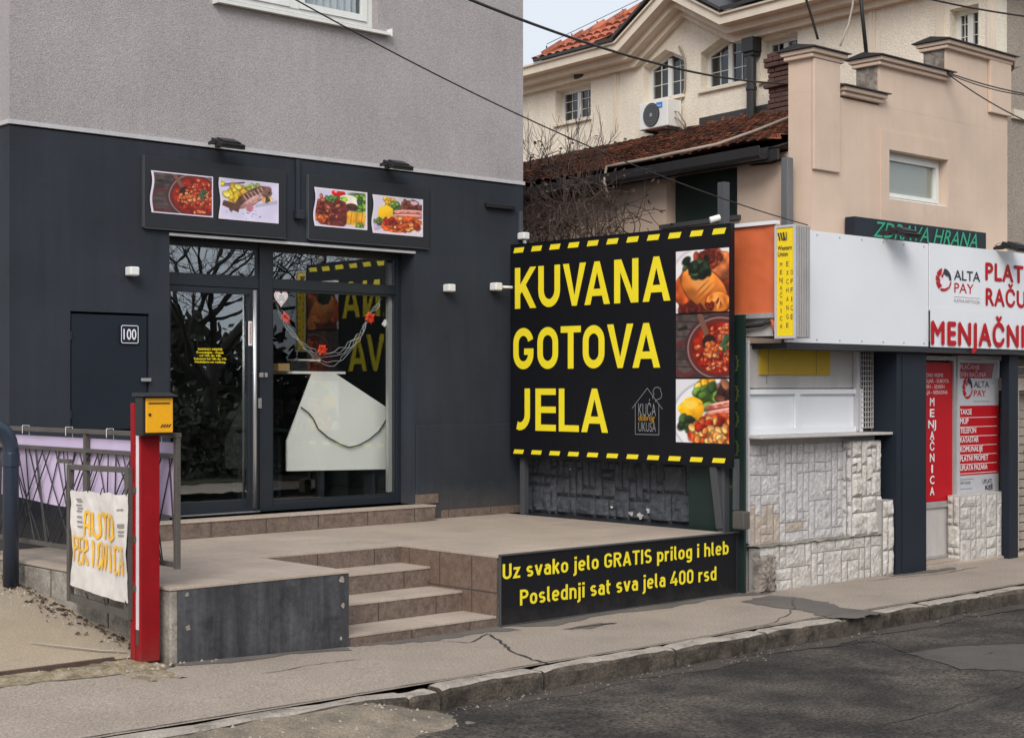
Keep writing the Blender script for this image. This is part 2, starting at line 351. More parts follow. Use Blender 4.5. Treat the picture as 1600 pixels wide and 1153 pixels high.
# ---------------------------------------------------------------- lettering
_dg = None
def text_mesh(body, bold=0.0, spacing=1.0, align='LEFT', shear=0, line=1.0):
    """filled outlines of a line of text, cap height = 1; returns (verts2d, faces, width)"""
    c = bpy.data.curves.new('tmp', 'FONT'); c.body = body; c.size = 1; c.offset = bold; c.space_character = spacing; c.align_x = 'LEFT'
    c.resolution_u = 3; c.shear = shear; c.space_line = line
    o = bpy.data.objects.new('tmp', c); COL.objects.link(o)
    dg = bpy.context.evaluated_depsgraph_get(); dg.update()
    me = bpy.data.meshes.new_from_object(o.evaluated_get(dg))
    vs = [(v.co.x, v.co.y) for v in me.vertices]; fs = [tuple(p.vertices) for p in me.polygons]
    bpy.data.objects.remove(o); bpy.data.meshes.remove(me); bpy.data.curves.remove(c)
    return vs, fs
CAPH = None
def put_text(mb, body, p0, udir, vdir, ndir, height, width=None, xs=1.0, bold=.012, spacing=1.0, center=False, shear=0, lift=.003, warp=None):
    """writes body with its baseline starting at p0; height = cap height; width fixes the total width"""
    global CAPH
    if CAPH is None:
        v, f = text_mesh('H'); CAPH = max(q[1] for q in v)
    vs, fs = text_mesh(body, 0, spacing, shear=shear)
    if not vs: return
    s = height / CAPH; x0 = min(v[0] for v in vs); x1 = max(v[0] for v in vs)
    sx = s * xs if width is None else width / (x1 - x0)
    off = -(x1 - x0) * sx / 2 if center else 0
    p0, u, v_, n = Vector(p0), Vector(udir), Vector(vdir), Vector(ndir)
    for k, (ox, oy) in enumerate(((0, 0), (-1, 0), (1, 0), (0, -1), (0, 1)) if bold > .003 else ((0, 0),)):    # heavier weights are struck several times
        mb.raw([p0 + u * ((x + ox*bold - x0) * sx + off) + v_ * ((y + oy*bold) * s) + n * (lift + .0006*k) for (x, y) in vs], fs)
def stroke(mb, pts, wd, p0, u, v, n, lift, closed=False):
    """a flat band of width wd along 2-D points, mitred, on the plane p0+u,v"""
    P = [Vector((a, b)) for a, b in pts]; N_ = len(P); L_, R_ = [], []
    for i in range(N_):
        a = P[i-1] if (i or closed) else None; b = P[(i+1) % N_] if (i < N_-1 or closed) else None
        d1 = (P[i]-a).normalized() if a is not None else None; d2 = (b-P[i]).normalized() if b is not None else None
        d1 = d1 or d2; d2 = d2 or d1
        n1, n2 = Vector((-d1.y, d1.x)), Vector((-d2.y, d2.x)); m_ = (n1+n2)
        m_ = m_.normalized() if m_.length > 1e-6 else n1
        k = wd/2 / max(.35, m_.dot(n1)); L_.append(P[i]+m_*k); R_.append(P[i]-m_*k)
    p0, u, v, n = (Vector(q) for q in (p0, u, v, n))
    W = lambda q: p0 + u*q.x + v*q.y + n*lift
    idx = [(i, (i+1) % N_) for i in range(N_ if closed else N_-1)]
    b = len(mb.v); mb.v += [tuple(W(q)) for q in L_] + [tuple(W(q)) for q in R_]
    for i, j in idx: mb.f.append((b+i, b+j, b+N_+j, b+N_+i)); mb.m.append(mb.cm)
def arc(cx, cy, rx, ry, a0, a1, n=10):
    return [(cx + rx*math.cos(R(a0+(a1-a0)*i/n)), cy + ry*math.sin(R(a0+(a1-a0)*i/n))) for i in range(n+1)]
def big_letter(mb, ch, w, h, s, p0, u, v, n, lift=.004):
    """condensed grotesque capitals built from bands"""
    k = [lift]
    def S(pts, wd=s, closed=False):
        stroke(mb, pts, wd, p0, u, v, n, k[0], closed); k[0] += .0007
    def Pg(pts):
        q = [Vector(p0)+Vector(u)*a+Vector(v)*b+Vector(n)*k[0] for a, b in pts]; mb.face(q); k[0] += .0007
    e = s/2
    if ch == 'K':
        Pg([(0,0),(s,0),(s,h),(0,h)]); Pg([(s*.8,h*.30),(w-s*.02,h),(w-s*1.15,h),(s*.8,h*.54)]); Pg([(s*1.15,h*.46),(s*1.75,h*.66),(w,0),(w-s*1.14,0)])
    elif ch == 'U':
        r = (w-s)/2; S([(e,h)] + arc(w/2, r*1.15+e, r, r*1.15, 180, 360, 14) + [(w-e,h)])
    elif ch == 'V': Pg([(0,h),(s*1.05,h),(w/2,s*1.3),(w/2+s*.42,0),(w/2-s*.42,0)]); Pg([(w,h),(w-s*1.05,h),(w/2-s*.02,s*1.15),(w/2-s*.42,0),(w/2+s*.42,0)])
    elif ch == 'A':
        Pg([(0,0),(s*1.02,0),(w/2,h-s*1.3),(w/2+s*.45,h),(w/2-s*.45,h)]); Pg([(w,0),(w-s*1.02,0),(w/2,h-s*1.3),(w/2-s*.45,h),(w/2+s*.45,h)])
        Pg([(w*.24,h*.20),(w*.76,h*.20),(w*.70,h*.20+s*.86),(w*.30,h*.20+s*.86)])
    elif ch == 'N': Pg([(0,0),(s,0),(s,h),(0,h)]); Pg([(w-s,0),(w,0),(w,h),(w-s,h)]); Pg([(s*.3,h),(s*1.2,h),(w-s*.3,0),(w-s*1.2,0)])
    elif ch == 'O':
        rx, ry = (w-s)/2, (w-s)/2*1.05
        S(arc(w/2, h-e-ry, rx, ry, 0, 180, 14) + arc(w/2, e+ry, rx, ry, 180, 360, 14), closed=True)
    elif ch == 'G':
        rx, ry = (w-s)/2, (w-s)/2*1.05
        S(arc(w/2, h-e-ry, rx, ry, 14, 180, 15) + arc(w/2, e+ry, rx, ry, 180, 360, 14) + [(w-e, h*.50)])
        Pg([(w*.54,h*.50-s*.8),(w-e*.6,h*.50-s*.8),(w-e*.6,h*.50),(w*.54,h*.50)])
    elif ch == 'T': Pg([(0,h-s*.8),(w,h-s*.8),(w,h),(0,h)]); Pg([(w/2-e,0),(w/2+e,0),(w/2+e,h-s*.5),(w/2-e,h-s*.5)])
    elif ch == 'E':
        Pg([(0,0),(s,0),(s,h),(0,h)])
        for b in (0, h/2-e*.8, h-s*.8): Pg([(s*.5,b),(w,b),(w,b+s*.8),(s*.5,b+s*.8)])
    elif ch == 'L': Pg([(0,0),(s,0),(s,h),(0,h)]); Pg([(s*.5,0),(w,0),(w,s*.8),(s*.5,s*.8)])
    elif ch == 'J':
        r = (w-s)*.78; S([(w-e,h)] + arc(w-e-r, e+r, r, r, 0, -90, 10) + [(e*.9, e*1.25)])

def _bowl(x0, x1, y0, y1, k=1.1):
    rx = (x1-x0)/2; ry = min(rx*k, (y1-y0)/2); cx = (x0+x1)/2
    return arc(cx, y1-ry, rx, ry, 0, 180, 10) + arc(cx, y0+ry, rx, ry, 180, 360, 10)
def din_glyphs():
    e, X = .082, .73; r = .155; a, b = e, .42                     # half stroke, x-height, bowl radius, left and right stems
    arch = lambda: arc((a+b)/2, X-e-(b-a)/2, (b-a)/2, (b-a)/2, 170, 0, 10) + [(b, 0)]
    sq = lambda h, w: arc(w/2, h-e-(h-2*e)/4, w/2-e, (h-2*e)/4, 32, 270, 14) + arc(w/2, e+(h-2*e)/4, w/2-e, (h-2*e)/4, 90, -148, 14)[1:]
    D = lambda x, y: [(x-.088, y), (x+.088, y)]
    return {   # glyph: (width, open paths, closed paths)
    'U': (.58, [[(e,1)] + arc(.29, .29, .29-e, .29-e, 180, 360, 12) + [(.58-e,1)]], []),
    'G': (.58, [arc(.29, 1-.29, .29-e, .29-e, 12, 180, 12) + arc(.29, .29, .29-e, .29-e, 180, 360, 12) + [(.58-e,.50)], [(.30,.46),(.58-e*.2,.46)]], []),
    'R': (.58, [[(e,0),(e,1)], [(e,1-e)] + arc(.30, .73, .20, .27-e, 90, -90, 10) + [(e,.54-e*.0)], [(.27,.52),(.51,0)]], []),
    'P': (.56, [[(e,0),(e,1)], [(e,1-e)] + arc(.28, .71, .21, .29-e, 90, -90, 10) + [(e,.50)]], []),
    'A': (.62, [[(.07,0),(.31,.97)], [(.55,0),(.31,.97)], [(.14,.26),(.48,.26)]], []), 'T': (.54, [[(0,1-e),(.54,1-e)], [(.27,0),(.27,1-e*2)]], []), 'I': (.17, [[(e,0),(e,1)]], []),
    'S': (.55, [sq(1, .55)], []), 'o': (.50, [], [_bowl(a, b, e, X-e)]), '0': (.54, [], [_bowl(e, .54-e, e, 1-e)]),
    '4': (.58, [[(.36,1),(.07,.30),(.58,.26)][:2] + [(.06,.26),(.58,.26)], [(.42,.0),(.42,.52)]], []),
    'z': (.46, [[(.02,X-e),(.37,X-e),(.09,e),(.46,e)]], []), 's': (.46, [sq(X, .46)], []), 'v': (.50, [[(.06,X),(.25,.04)], [(.44,X),(.25,.04)]], []),
    'a': (.48, [arc(.25, X-e-r, r, r, 150, 0, 10) + [(.25+r,0)], [(.25+r,.45)] + arc(.21, .265, .13, .185, 90, 270, 10) + [(.25+r,e)]], []),
    'k': (.48, [[(e,0),(e,1)], [(.14,.34),(.41,X)], [(.20,.44),(.42,0)]], []), 'e': (.50, [[(b,.37)] + arc((a+b)/2, X-e-(b-a)/2, (b-a)/2, (b-a)/2, 0, 180, 10) + arc((a+b)/2, e+(b-a)/2, (b-a)/2, (b-a)/2, 180, 325, 10), [(a+.05,.37),(b,.37)]], []),
    'l': (.24, [[(e,1)] + arc(.20, .20, .20-e, .20-e, 180, 275, 6)], []), 'j': (.20, [[(.11,X)] + arc(.11-.14, -.10, .14, .12, 0, -95, 6), D(.11, .92)], []), 'i': (.18, [[(.09,X),(.09,0)], D(.09, .92)], []),
    'p': (.50, [[(a,X),(a,-.26)]], [_bowl(a, b, e, X-e)]), 'b': (.50, [[(a,1),(a,0)]], [_bowl(a, b, e, X-e)]), 'd': (.50, [[(b,1),(b,0)]], [_bowl(a, b, e, X-e)]),
    'g': (.50, [[(b,X)] + arc((a+b)/2, -.06, (b-a)/2, .14, 0, -150, 10)], [_bowl(a, b, e, X-e)]), 'r': (.35, [[(a,X),(a,0)], arc(a+.20, X-e-.20, .20, .20, 175, 75, 7)], []),
    'h': (.50, [[(a,1),(a,0)], arch()], []), 'n': (.50, [[(a,X),(a,0)], arch()], []), 't': (.34, [[(.12,.95)] + arc(.12+.14, .22, .14, .14, 180, 275, 6), [(0,X-e),(.32,X-e)]], []), ' ': (.20, [], [])}
def din_text(mb, s, p0, u, v, n, h, width, wd=.158, gap=.105):
    """one line in a square grotesque built from bands, fitted to a given width"""
    G = din_glyphs(); tot = sum(G[c][0]+gap for c in s)-gap; f = width/tot/h; x = 0; u = Vector(u)*f; p0 = Vector(p0)
    for c in s:
        w_, op, cl = G[c]; k = .003
        for pl in op: stroke(mb, [(q[0]*h, q[1]*h) for q in pl], wd*h, p0+u*(x*h), u, v, n, k); k += .0007
        for pl in cl: stroke(mb, [(q[0]*h, q[1]*h) for q in pl], wd*h, p0+u*(x*h), u, v, n, k, True); k += .0007
        x += w_+gap

# ---------------------------------------------------------------- printed photographs (ink laid on a fine mesh of the paper)
class Print:
    def __init__(s, nx, ny, bgc, seed=1):
        s.nx, s.ny = nx, ny; s.rs = np.random.RandomState(seed)
        s.u, s.v = np.meshgrid(np.linspace(0, 1, nx), np.linspace(0, 1, ny)); s.asp = nx/ny
        s.c = np.ones((ny, nx, 3)) * np.array(bgc, float)
    def nz(s, n):
        g = s.rs.rand(n+2, n+2); x = s.u*n; y = s.v*n; i = x.astype(int); j = y.astype(int); fx = x-i; fy = y-j
        fx = fx*fx*(3-2*fx); fy = fy*fy*(3-2*fy)
        return (g[j,i]*(1-fx)+g[j,i+1]*fx)*(1-fy)+(g[j+1,i]*(1-fx)+g[j+1,i+1]*fx)*fy
    def blend(s, mask, col, mottled=0, n=18):
        col = np.array(col, float)
        if mottled: col = col*(1+mottled*(s.nz(n)[...,None]-.5)*2)
        s.c = s.c*(1-mask[...,None]) + np.clip(col,0,255)*mask[...,None]
    def ell(s, cx, cy, rx, ry, col, rot=0, soft=.12, wob=0, mottled=0, n=18, ring=None, relief=0):
        dx = (s.u-cx)*s.asp; dy = s.v-cy; a = math.radians(rot); ca, sa = math.cos(a), math.sin(a)
        x = (dx*ca+dy*sa)/rx; y = (-dx*sa+dy*ca)/ry; d = np.sqrt(x*x+y*y)
        if wob: d = d*(1+wob*(s.nz(9)-.5)*2)
        mk = np.clip((1-d)/soft+.5, 0, 1)
        if ring: mk = mk*np.clip((d-(1-ring))/soft+.5, 0, 1)
        if relief:                                # tone range inside the photographed morsel
            col = np.array(col)[None,None,:]*(1+relief*np.clip(.7*y-.4*x+.1,-1,1)[...,None]); col = np.clip(col,0,255)
        s.blend(mk, col, mottled, n)
    def line(s, p, q, wd, col, soft=.5):
        ax, ay = p[0]*s.asp, p[1]; bx, by = q[0]*s.asp, q[1]; x = s.u*s.asp; y = s.v
        t = np.clip(((x-ax)*(bx-ax)+(y-ay)*(by-ay))/((bx-ax)**2+(by-ay)**2+1e-9), 0, 1)
        d = np.hypot(x-(ax+t*(bx-ax)), y-(ay+t*(by-ay)))
        s.blend(np.clip((wd-d)/(wd*soft)+.5, 0, 1), col)
    def bits(s, n, cx, cy, sx, sy, r0, r1, cols, elong=1.7, relief=.35, inside=None):
        for _ in range(n):
            x, y = s.rs.normal(cx, sx), s.rs.normal(cy, sy)
            if inside and not inside(x, y): continue
            r = s.rs.uniform(r0, r1); c = cols[s.rs.randint(len(cols))]; a = s.rs.uniform(0, 180)
            s.ell(x, y-r*.25, r*elong*1.2, r*1.25, tuple(q*.5 for q in c), a, soft=.5); s.ell(x, y, r*elong, r, c, a, soft=.4, relief=relief)
def paint_beans(nx, ny, seed=3, cx=.72, cy=.47, rr=1.0):
    p = Print(nx, ny, (74,62,60), seed); p.blend(np.ones((ny,nx)), (76,64,61), .3, 12)
    for i in range(9): p.line((0, .06+.12*i), (1, .0+.12*i), .010, (52,43,43))
    p.ell(.18,.30,.27,.30,(96,44,46),0,.12,ring=.25)
    p.ell(cx,cy,.66*rr,.60*rr,(70,44,46),0,.04); p.ell(cx,cy,.61*rr,.55*rr,(156,116,112),0,.03,ring=.05); p.ell(cx,cy,.58*rr,.52*rr,(92,46,44),0,.04); p.ell(cx,cy,.53*rr,.47*rr,(120,26,16),0,.06)
    p.ell(cx,cy,.51*rr,.45*rr,(150,32,16),0,.08,mottled=.35,n=12)
    ins = lambda x, y: ((x-cx)*p.asp/(.48*rr))**2+((y-cy)/(.42*rr))**2 < 1
    p.bits(int(230*rr),cx+.05,cy-.02,.20,.20*rr,.020,.032,[(196,74,40),(208,96,56),(170,44,24),(216,124,84),(150,30,18)],1.35,inside=ins)
    p.line((cx-.36,.98),(cx-.22,cy+.18),.045,(118,82,64)); p.ell(cx-.19,cy+.10,.11,.12,(48,26,22),-30,.2)
    p.bits(34,cx-.13,cy-.03,.06,.06,.026,.036,[(214,112,58),(196,84,40),(222,138,84)],1.3)
    for a, b in ((-28,.12),(30,.10),(75,.08),(-70,.10),(-50,.13)):
        p.ell(cx+.08+.05*math.cos(math.radians(a)),cy+.06-.07*math.sin(math.radians(a)),b,.030,(58,82,52),-a,.3,relief=.4)
    p.ell(.13,.78,.09,.03,(34,34,30),15,.3); return p
def paint_grill_tall(nx, ny):
    p = Print(nx, ny, (222,218,222), 17); p.ell(.80,.40,.80,.62,(188,186,192),0,.03); p.ell(.82,.39,.78,.60,(232,230,232),0,.03)
    p.ell(.82,.38,.62,.50,(216,212,214),0,.05)
    p.bits(34,.56,.90,.06,.05,.04,.07,[(232,172,36),(216,136,30),(244,196,80),(226,150,40)],1.3)
    p.bits(46,.58,.72,.10,.07,.035,.06,[(84,118,48),(112,150,60),(52,80,38),(66,96,44)],1.4)
    p.ell(.30,.53,.22,.19,(240,172,22),10,.08,wob=.12,mottled=.12,relief=.25); p.ell(.28,.60,.12,.07,(250,208,84),0,.5)
    p.bits(16,.20,.30,.06,.05,.035,.055,[(48,66,36),(70,96,48),(40,52,34)],1.3)
    p.bits(40,.93,.80,.05,.06,.035,.055,[(70,38,36),(110,60,46),(150,96,70),(54,30,30)],1.6)
    for y in (.60,.49): p.ell(.90,y,.32,.06,(160,70,62),10,.1); p.ell(.90,y+.012,.30,.045,(206,122,104),10,.2,mottled=.35,n=24); p.ell(.88,y+.035,.24,.012,(240,196,180),10,.5)
    p.ell(.74,.20,.46,.25,(150,44,22),8,.06,wob=.12); p.ell(.74,.21,.44,.23,(206,80,34),8,.1,wob=.12,mottled=.4,n=20)
    p.bits(60,.70,.20,.16,.09,.03,.055,[(222,130,60),(178,40,22),(236,176,100),(190,58,28),(130,28,18)],1.3)
    p.bits(26,.84,.14,.07,.05,.025,.045,[(240,190,110),(230,150,76)],1.4); return p
def paint_fish(nx, ny):
    p = Print(nx, ny, (216,208,232), 5); p.blend(np.ones((ny,nx)), (216,208,232), .05, 6)
    p.line((.06,.84),(.42,.93),.018,(70,62,92)); p.line((.10,.82),(.20,.84),.03,(150,140,180))
    p.ell(.34,.66,.36,.20,(236,222,190),25,.1); p.bits(50,.31,.62,.09,.11,.05,.075,[(246,204,56),(236,184,40),(250,220,100),(226,170,48)],1.3,.25)
    p.bits(14,.52,.84,.06,.03,.03,.05,[(150,170,70),(190,200,110)],1.3)
    p.ell(.55,.60,.52,.165,(112,72,62),33,.1,wob=.1,mottled=.35,n=20); p.ell(.57,.53,.36,.08,(196,150,140),33,.25,mottled=.3)
    for i in range(6): p.line((.40+.06*i,.62+.045*i),(.47+.06*i,.47+.045*i),.010,(210,180,170))
    p.ell(.80,.72,.13,.10,(128,92,78),20,.12,mottled=.3); p.ell(.84,.74,.03,.03,(60,40,36))
    p.blend(np.clip((.20-np.abs((p.u-.16)))/.02,0,1)*np.clip((p.v-(.34-.5*(p.u)))/.02,0,1)*np.clip((.42-.25*p.u-p.v)/.02,0,1)*(p.u<.32),(92,58,48))
    p.line((.07,.42),(.30,.36),.035,(92,60,50)); p.line((.19,.25),(.31,.38),.045,(98,64,54))
    p.ell(.80,.56,.14,.08,(240,160,110),15,.15); p.ell(.82,.55,.10,.05,(250,222,140),15,.2); p.bits(6,.80,.58,.03,.03,.02,.03,[(70,80,40)])
    p.ell(.50,.33,.10,.10,(216,140,150),0,.2,mottled=.25,n=10)
    for i in range(3): p.line((.60,.36+.03*i),(.98,.50+.03*i),.008,(150,150,176))
    p.bits(14,.40,.15,.20,.06,.006,.010,[(120,120,150)]); return p
def paint_ribs(nx, ny):
    p = Print(nx, ny, (206,200,222), 8); p.blend(np.clip((p.u-.6)/.2,0,1)*np.clip((p.v-.4)/.1,0,1),(70,96,46),.5,14)
    p.bits(60,.86,.76,.08,.13,.04,.06,[(120,168,48),(150,196,72),(60,92,40),(90,140,50)],1.2)
    p.ell(.45,.90,.17,.11,(196,28,24),0,.1,relief=.3); p.ell(.40,.93,.03,.02,(250,190,180))
    p.ell(.60,.74,.26,.14,(238,226,206),10,.08); p.ell(.76,.66,.06,.16,(244,238,222),15,.1); p.ell(.55,.76,.09,.07,(150,190,70),0,.2,mottled=.3)
    p.ell(.70,.57,.16,.10,(72,40,32),0,.2,mottled=.3)
    p.ell(.31,.42,.43,.39,(124,44,28),0,.06,wob=.12,mottled=.45,n=22); p.ell(.46,.34,.24,.34,(104,40,34),0,.15,mottled=.35,n=14)
    p.bits(70,.22,.42,.10,.16,.022,.04,[(160,68,46),(186,104,80),(92,28,20),(140,52,32)],1.6,inside=lambda x,y: x<.5)
    p.bits(10,.15,.22,.06,.05,.03,.05,[(206,96,40),(226,120,50)])
    p.bits(16,.30,.72,.05,.035,.03,.045,[(86,128,56),(120,160,70)],1.5)
    p.blend(np.clip((p.u-.60)/.03,0,1)*np.clip((.46-p.v)/.03,0,1)*np.clip((.97-p.u)/.02,0,1)*np.clip((p.v-.09)/.02,0,1),(238,172,40),.2,10)
    for x in (.68,.78,.88): p.line((x,.12),(x+.03,.44),.010,(186,112,24))
    p.bits(8,.86,.10,.04,.03,.03,.04,[(120,150,60)])
    e = np.minimum(np.minimum(p.u*p.asp,(1-p.u)*p.asp),np.minimum(p.v,1-p.v)); p.blend(np.clip((.045-e)/.01,0,1),(226,214,226)); return p
def paint_grill(nx, ny, seed=11, zoom=1):
    p = Print(nx, ny, (214,206,220), seed); p.ell(.60,.46,.62*zoom,.56,(232,226,232),0,.04); p.ell(.60,.45,.58*zoom,.52,(222,212,220),0,.04)
    p.ell(.30,.30,.62,.10,(190,170,200),25,.3,mottled=.1) if zoom == 1 else None
    p.bits(26,.34,.80,.05,.08,.03,.05,[(240,184,40),(226,150,36),(246,200,80)],1.3)
    p.bits(36,.42,.66,.06,.07,.03,.05,[(96,132,52),(130,160,70),(66,96,44)],1.4)
    p.ell(.25,.55,.19,.20,(246,190,30),0,.1,wob=.1,relief=.15); p.bits(12,.16,.34,.05,.05,.03,.045,[(70,90,46),(96,120,60)],1.3)
    p.bits(50,.76,.74,.10,.07,.03,.05,[(120,62,48),(90,40,40),(170,110,84),(150,72,50)],1.6)
    p.ell(.82,.88,.10,.05,(226,190,206),0,.2)
    for k, y in enumerate((.63,.52)): p.ell(.72,y,.42,.065,(212,124,110),4,.12,mottled=.3,n=26); p.ell(.72,y+.03,.38,.018,(240,190,178),4,.4); p.ell(.72,y-.055,.36,.018,(112,34,30),4,.4)
    p.ell(.58,.28,.52,.21,(222,98,40),12,.06,wob=.1,mottled=.3,n=24)
    p.bits(60,.55,.28,.15,.08,.03,.06,[(226,140,70),(190,56,32),(232,166,96),(200,74,36),(160,50,28)],1.3,inside=lambda x,y: ((x-.58)*p.asp/.5)**2+((y-.28)/.17)**2<1)
    p.bits(20,.38,.36,.06,.05,.02,.035,[(150,34,22),(180,40,24)]); return p
def paint_sarma(nx, ny):
    p = Print(nx, ny, (228,220,220), 21); p.ell(.70,.45,.80,.66,(206,200,202),0,.03); p.ell(.72,.44,.77,.63,(236,230,228),0,.04)
    p.ell(.60,.34,.56,.44,(132,46,22),0,.07,wob=.12,mottled=.35,n=12); p.ell(.12,.36,.14,.22,(196,84,36),10,.15,mottled=.3,n=10)
    p.ell(.84,.72,.30,.24,(96,36,24),-15,.1,wob=.1); p.ell(.88,.72,.24,.22,(196,106,58),15,.2,mottled=.35,n=10,relief=.3); p.ell(.60,.88,.24,.12,(150,66,40),20,.12,mottled=.45,n=14)
    p.bits(40,.64,.86,.12,.06,.035,.055,[(160,62,36),(104,36,26),(200,106,62)],1.6)
    p.ell(.56,.36,.50,.30,(84,30,18),-42,.06); p.ell(.54,.38,.47,.275,(208,118,46),-42,.10,wob=.05,mottled=.16,n=9,relief=.35); p.ell(.46,.50,.22,.13,(230,152,76),-42,.6)
    for k in range(4): p.ell(.44+.07*k,.36-.05*k,.012,.20,(172,88,34),-48,.8)
    p.ell(.80,.15,.22,.17,(120,46,20),-10,.1); p.ell(.80,.16,.20,.155,(222,124,46),-10,.12,mottled=.25,n=12,relief=.2)
    for x, y, a, c in ((.74,.20,50,(240,176,100)),(.80,.12,80,(236,160,84)),(.86,.19,120,(228,140,66)),(.70,.12,30,(196,92,34))): p.ell(x,y,.085,.022,c,a,.5)
    p.ell(.79,.17,.05,.018,(120,50,22),70,.4); p.ell(.85,.12,.04,.012,(140,60,26),100,.4); p.bits(40,.43,.70,.08,.06,.03,.05,[(24,36,26),(40,58,38),(60,84,54),(18,26,20)],1.5)
    p.bits(24,.30,.06,.14,.03,.03,.04,[(110,34,22),(84,28,22)]); return p
def paper(name, p, parent, p0, U, V, n, lift=.004, curl=0, seed=0, margin=0, m=None):
    """paper sheet spanned by U and V from the corner p0 with the ink of p"""
    p0, U, V, n = Vector(p0), Vector(U), Vector(V), Vector(n); org = ORG[parent.name]; vs, cols = [], []
    rnd = random.Random(seed); a = [rnd.uniform(.4, 1) for _ in range(4)]
    for j in range(p.ny):
        for i in range(p.nx):
            u, v = i/(p.nx-1), j/(p.ny-1)
            q = p0 + U*(u + curl*(1-u)*(.018*math.sin(v*7+a[0]*5)-.02)) + V*v + n*(lift + curl*.010*a[1]*max(0, .25-u)*4*(.6+.4*math.sin(v*5+a[2]*6)))
            vs.append(q - org); c = p.c[j, i]
            if margin:
                e = min(u*p.asp, (1-u)*p.asp, v, 1-v)
                if e < margin or u*p.asp < margin*1.6: c = (222,212,226)
            cols += [*s2l(c), 1.0]
    fs = [(j*p.nx+i, j*p.nx+i+1, (j+1)*p.nx+i+1, (j+1)*p.nx+i) for j in range(p.ny-1) for i in range(p.nx-1)]
    me = bpy.data.meshes.new(name); me.from_pydata(vs, [], fs); me.materials.append(m or M['print'])
    at = me.color_attributes.new('ink', 'FLOAT_COLOR', 'POINT'); at.data.foreach_set('color', cols)
    me.polygons.foreach_set('use_smooth', [True]*len(fs))
    o = bpy.data.objects.new(name, me); _link(o, parent); ORG[o.name] = org; return o
M['print'] = vcol('printed_photo', .4)

# ================================================================ the setting: ground, road, pavement
rnd = random.Random(4)
def sz(x, y):                                     # height of the pavement surface
    return .09*min(1, max(0, (7.2-x)/2.4))*min(1.2, max(0, (y-8.1)/1.4)) + .006*mn.noise((x*.9, y*1.3, 0))
def dz(x, y): return .085 + .142*max(0, y-9.62) + .012*mn.noise((x*1.6, y*1.6, 3))
g = MB(); g.box(-300, 300, -300, 300, -.6, -.30); struct('ground', g, M['dirt'])
def sheet(x0, x1, y0, y1, nx, ny, zf, wob=None):
    s = MB(); vs = []
    for j in range(ny+1):
        for i in range(nx+1):
            x = x0+(x1-x0)*i/nx; y = y0+(y1-y0)*j/ny
            if wob: x, y = wob(x, y, i, j)
            vs.append((x, y, zf(x, y)))
    return s.raw(vs, [(j*(nx+1)+i, j*(nx+1)+i+1, (j+1)*(nx+1)+i+1, (j+1)*(nx+1)+i) for j in range(ny) for i in range(nx)])
def rz(x, y): return -.135 + .016*mn.noise((x*.5, y*.8, 7)) + .004*mn.noise((x*3, y*3, 2)) - .02*(1-min(1, abs(y-7.9)/.5))
struct('road', sheet(-30, 70, .8, 8.0, 160, 30, rz), M['road'], smooth=True)
# pavement: ragged back edge along the driveway on the left, runs under the buildings elsewhere
def wob(x, y, i, j):
    if y > 9.2 and x < 5.75: y = 9.2 + (y-9.2)*(.35+.12*math.sin(x*2.1)+.25*abs(mn.noise((x*4, 1, 1)))) + .22*max(0, min(1, (x-4)/1.7))*(y-9.2)
    return x, y
pv = sheet(-20, 50, 8.11, 9.80, 420, 12, sz, wob).use(M['sidewalk']); pv.m = [0]*len(pv.f); pv.ms = [M['sidewalk'], M['crack'], M['patch'], M['stain_shade_p'] if 'stain_shade_p' in M else M['patch']]
M['stain_shade_p'] = mat('stain_shade_pavement', (.125,.108,.093), .9, var=.25, grain=.3, gs=80, bump=.6, bs=110); pv.ms[3] = M['stain_shade_p']
def ribbon(mb, pts, w0, jit, lift, zf=sz, seed=0, sub=7):
    r = random.Random(seed); P = []
    for a, b in zip(pts, pts[1:]):
        for k in range(sub): t = k/sub; P.append((a[0]+(b[0]-a[0])*t + r.uniform(-jit, jit), a[1]+(b[1]-a[1])*t + r.uniform(-jit, jit)))
    P.append(pts[-1]); vs = []
    for i, p in enumerate(P):
        q = P[min(i+1, len(P)-1)]; o = P[max(i-1, 0)]; d = Vector((q[0]-o[0], q[1]-o[1])).normalized(); n_ = Vector((-d.y, d.x))
        ww = w0*r.uniform(.5, 1.4)/2*(.35 if i in (0, len(P)-1) else 1)
        for sg in (1, -1):
            x, y = p[0]+n_.x*ww*sg, p[1]+n_.y*ww*sg; vs.append((x, y, zf(x, y)+lift))
    mb.raw(vs, [(2*i, 2*i+1, 2*i+3, 2*i+2) for i in range(len(P)-1)])
def blot(mb, outline, lift, zf=sz, seed=0, jit=.02):
    r = random.Random(seed); P = []
    for a, b in zip(outline, outline[1:]+outline[:1]):
        for k in range(6): t = k/6; P.append((a[0]+(b[0]-a[0])*t+r.uniform(-jit, jit), a[1]+(b[1]-a[1])*t+r.uniform(-jit, jit)))
    mb.face([(x, y, zf(x, y)+lift) for x, y in P])
G2 = lambda px, py: tuple(onZ(px, py, 0.0))[:2]
pv.cm = 1
ribbon(pv, [G2(762,990), G2(783,1003), G2(800,1018), G2(832,1031), G2(858,1037)], .022, .012, .005, seed=1)
ribbon(pv, [G2(690,1002), G2(735,1004), G2(762,990)], .012, .012, .005, seed=2)
ribbon(pv, [(9.9,8.13), (10.6,8.2), (11.4,8.6), (11.9,9.0)], .010, .02, .005, seed=5)
ribbon(pv, [(13.5,9.3), (14.6,9.15), (15.5,9.2)], .012, .02, .005, seed=6)
ribbon(pv, [(2.2,8.135), (8,8.135), (14,8.13), (22,8.13)], .010, .006, .005, seed=7, sub=60)
ribbon(pv, [(6.0,9.0), (6.5,9.12), (6.9,9.1)], .008, .015, .005, seed=8)
pv.cm = 2
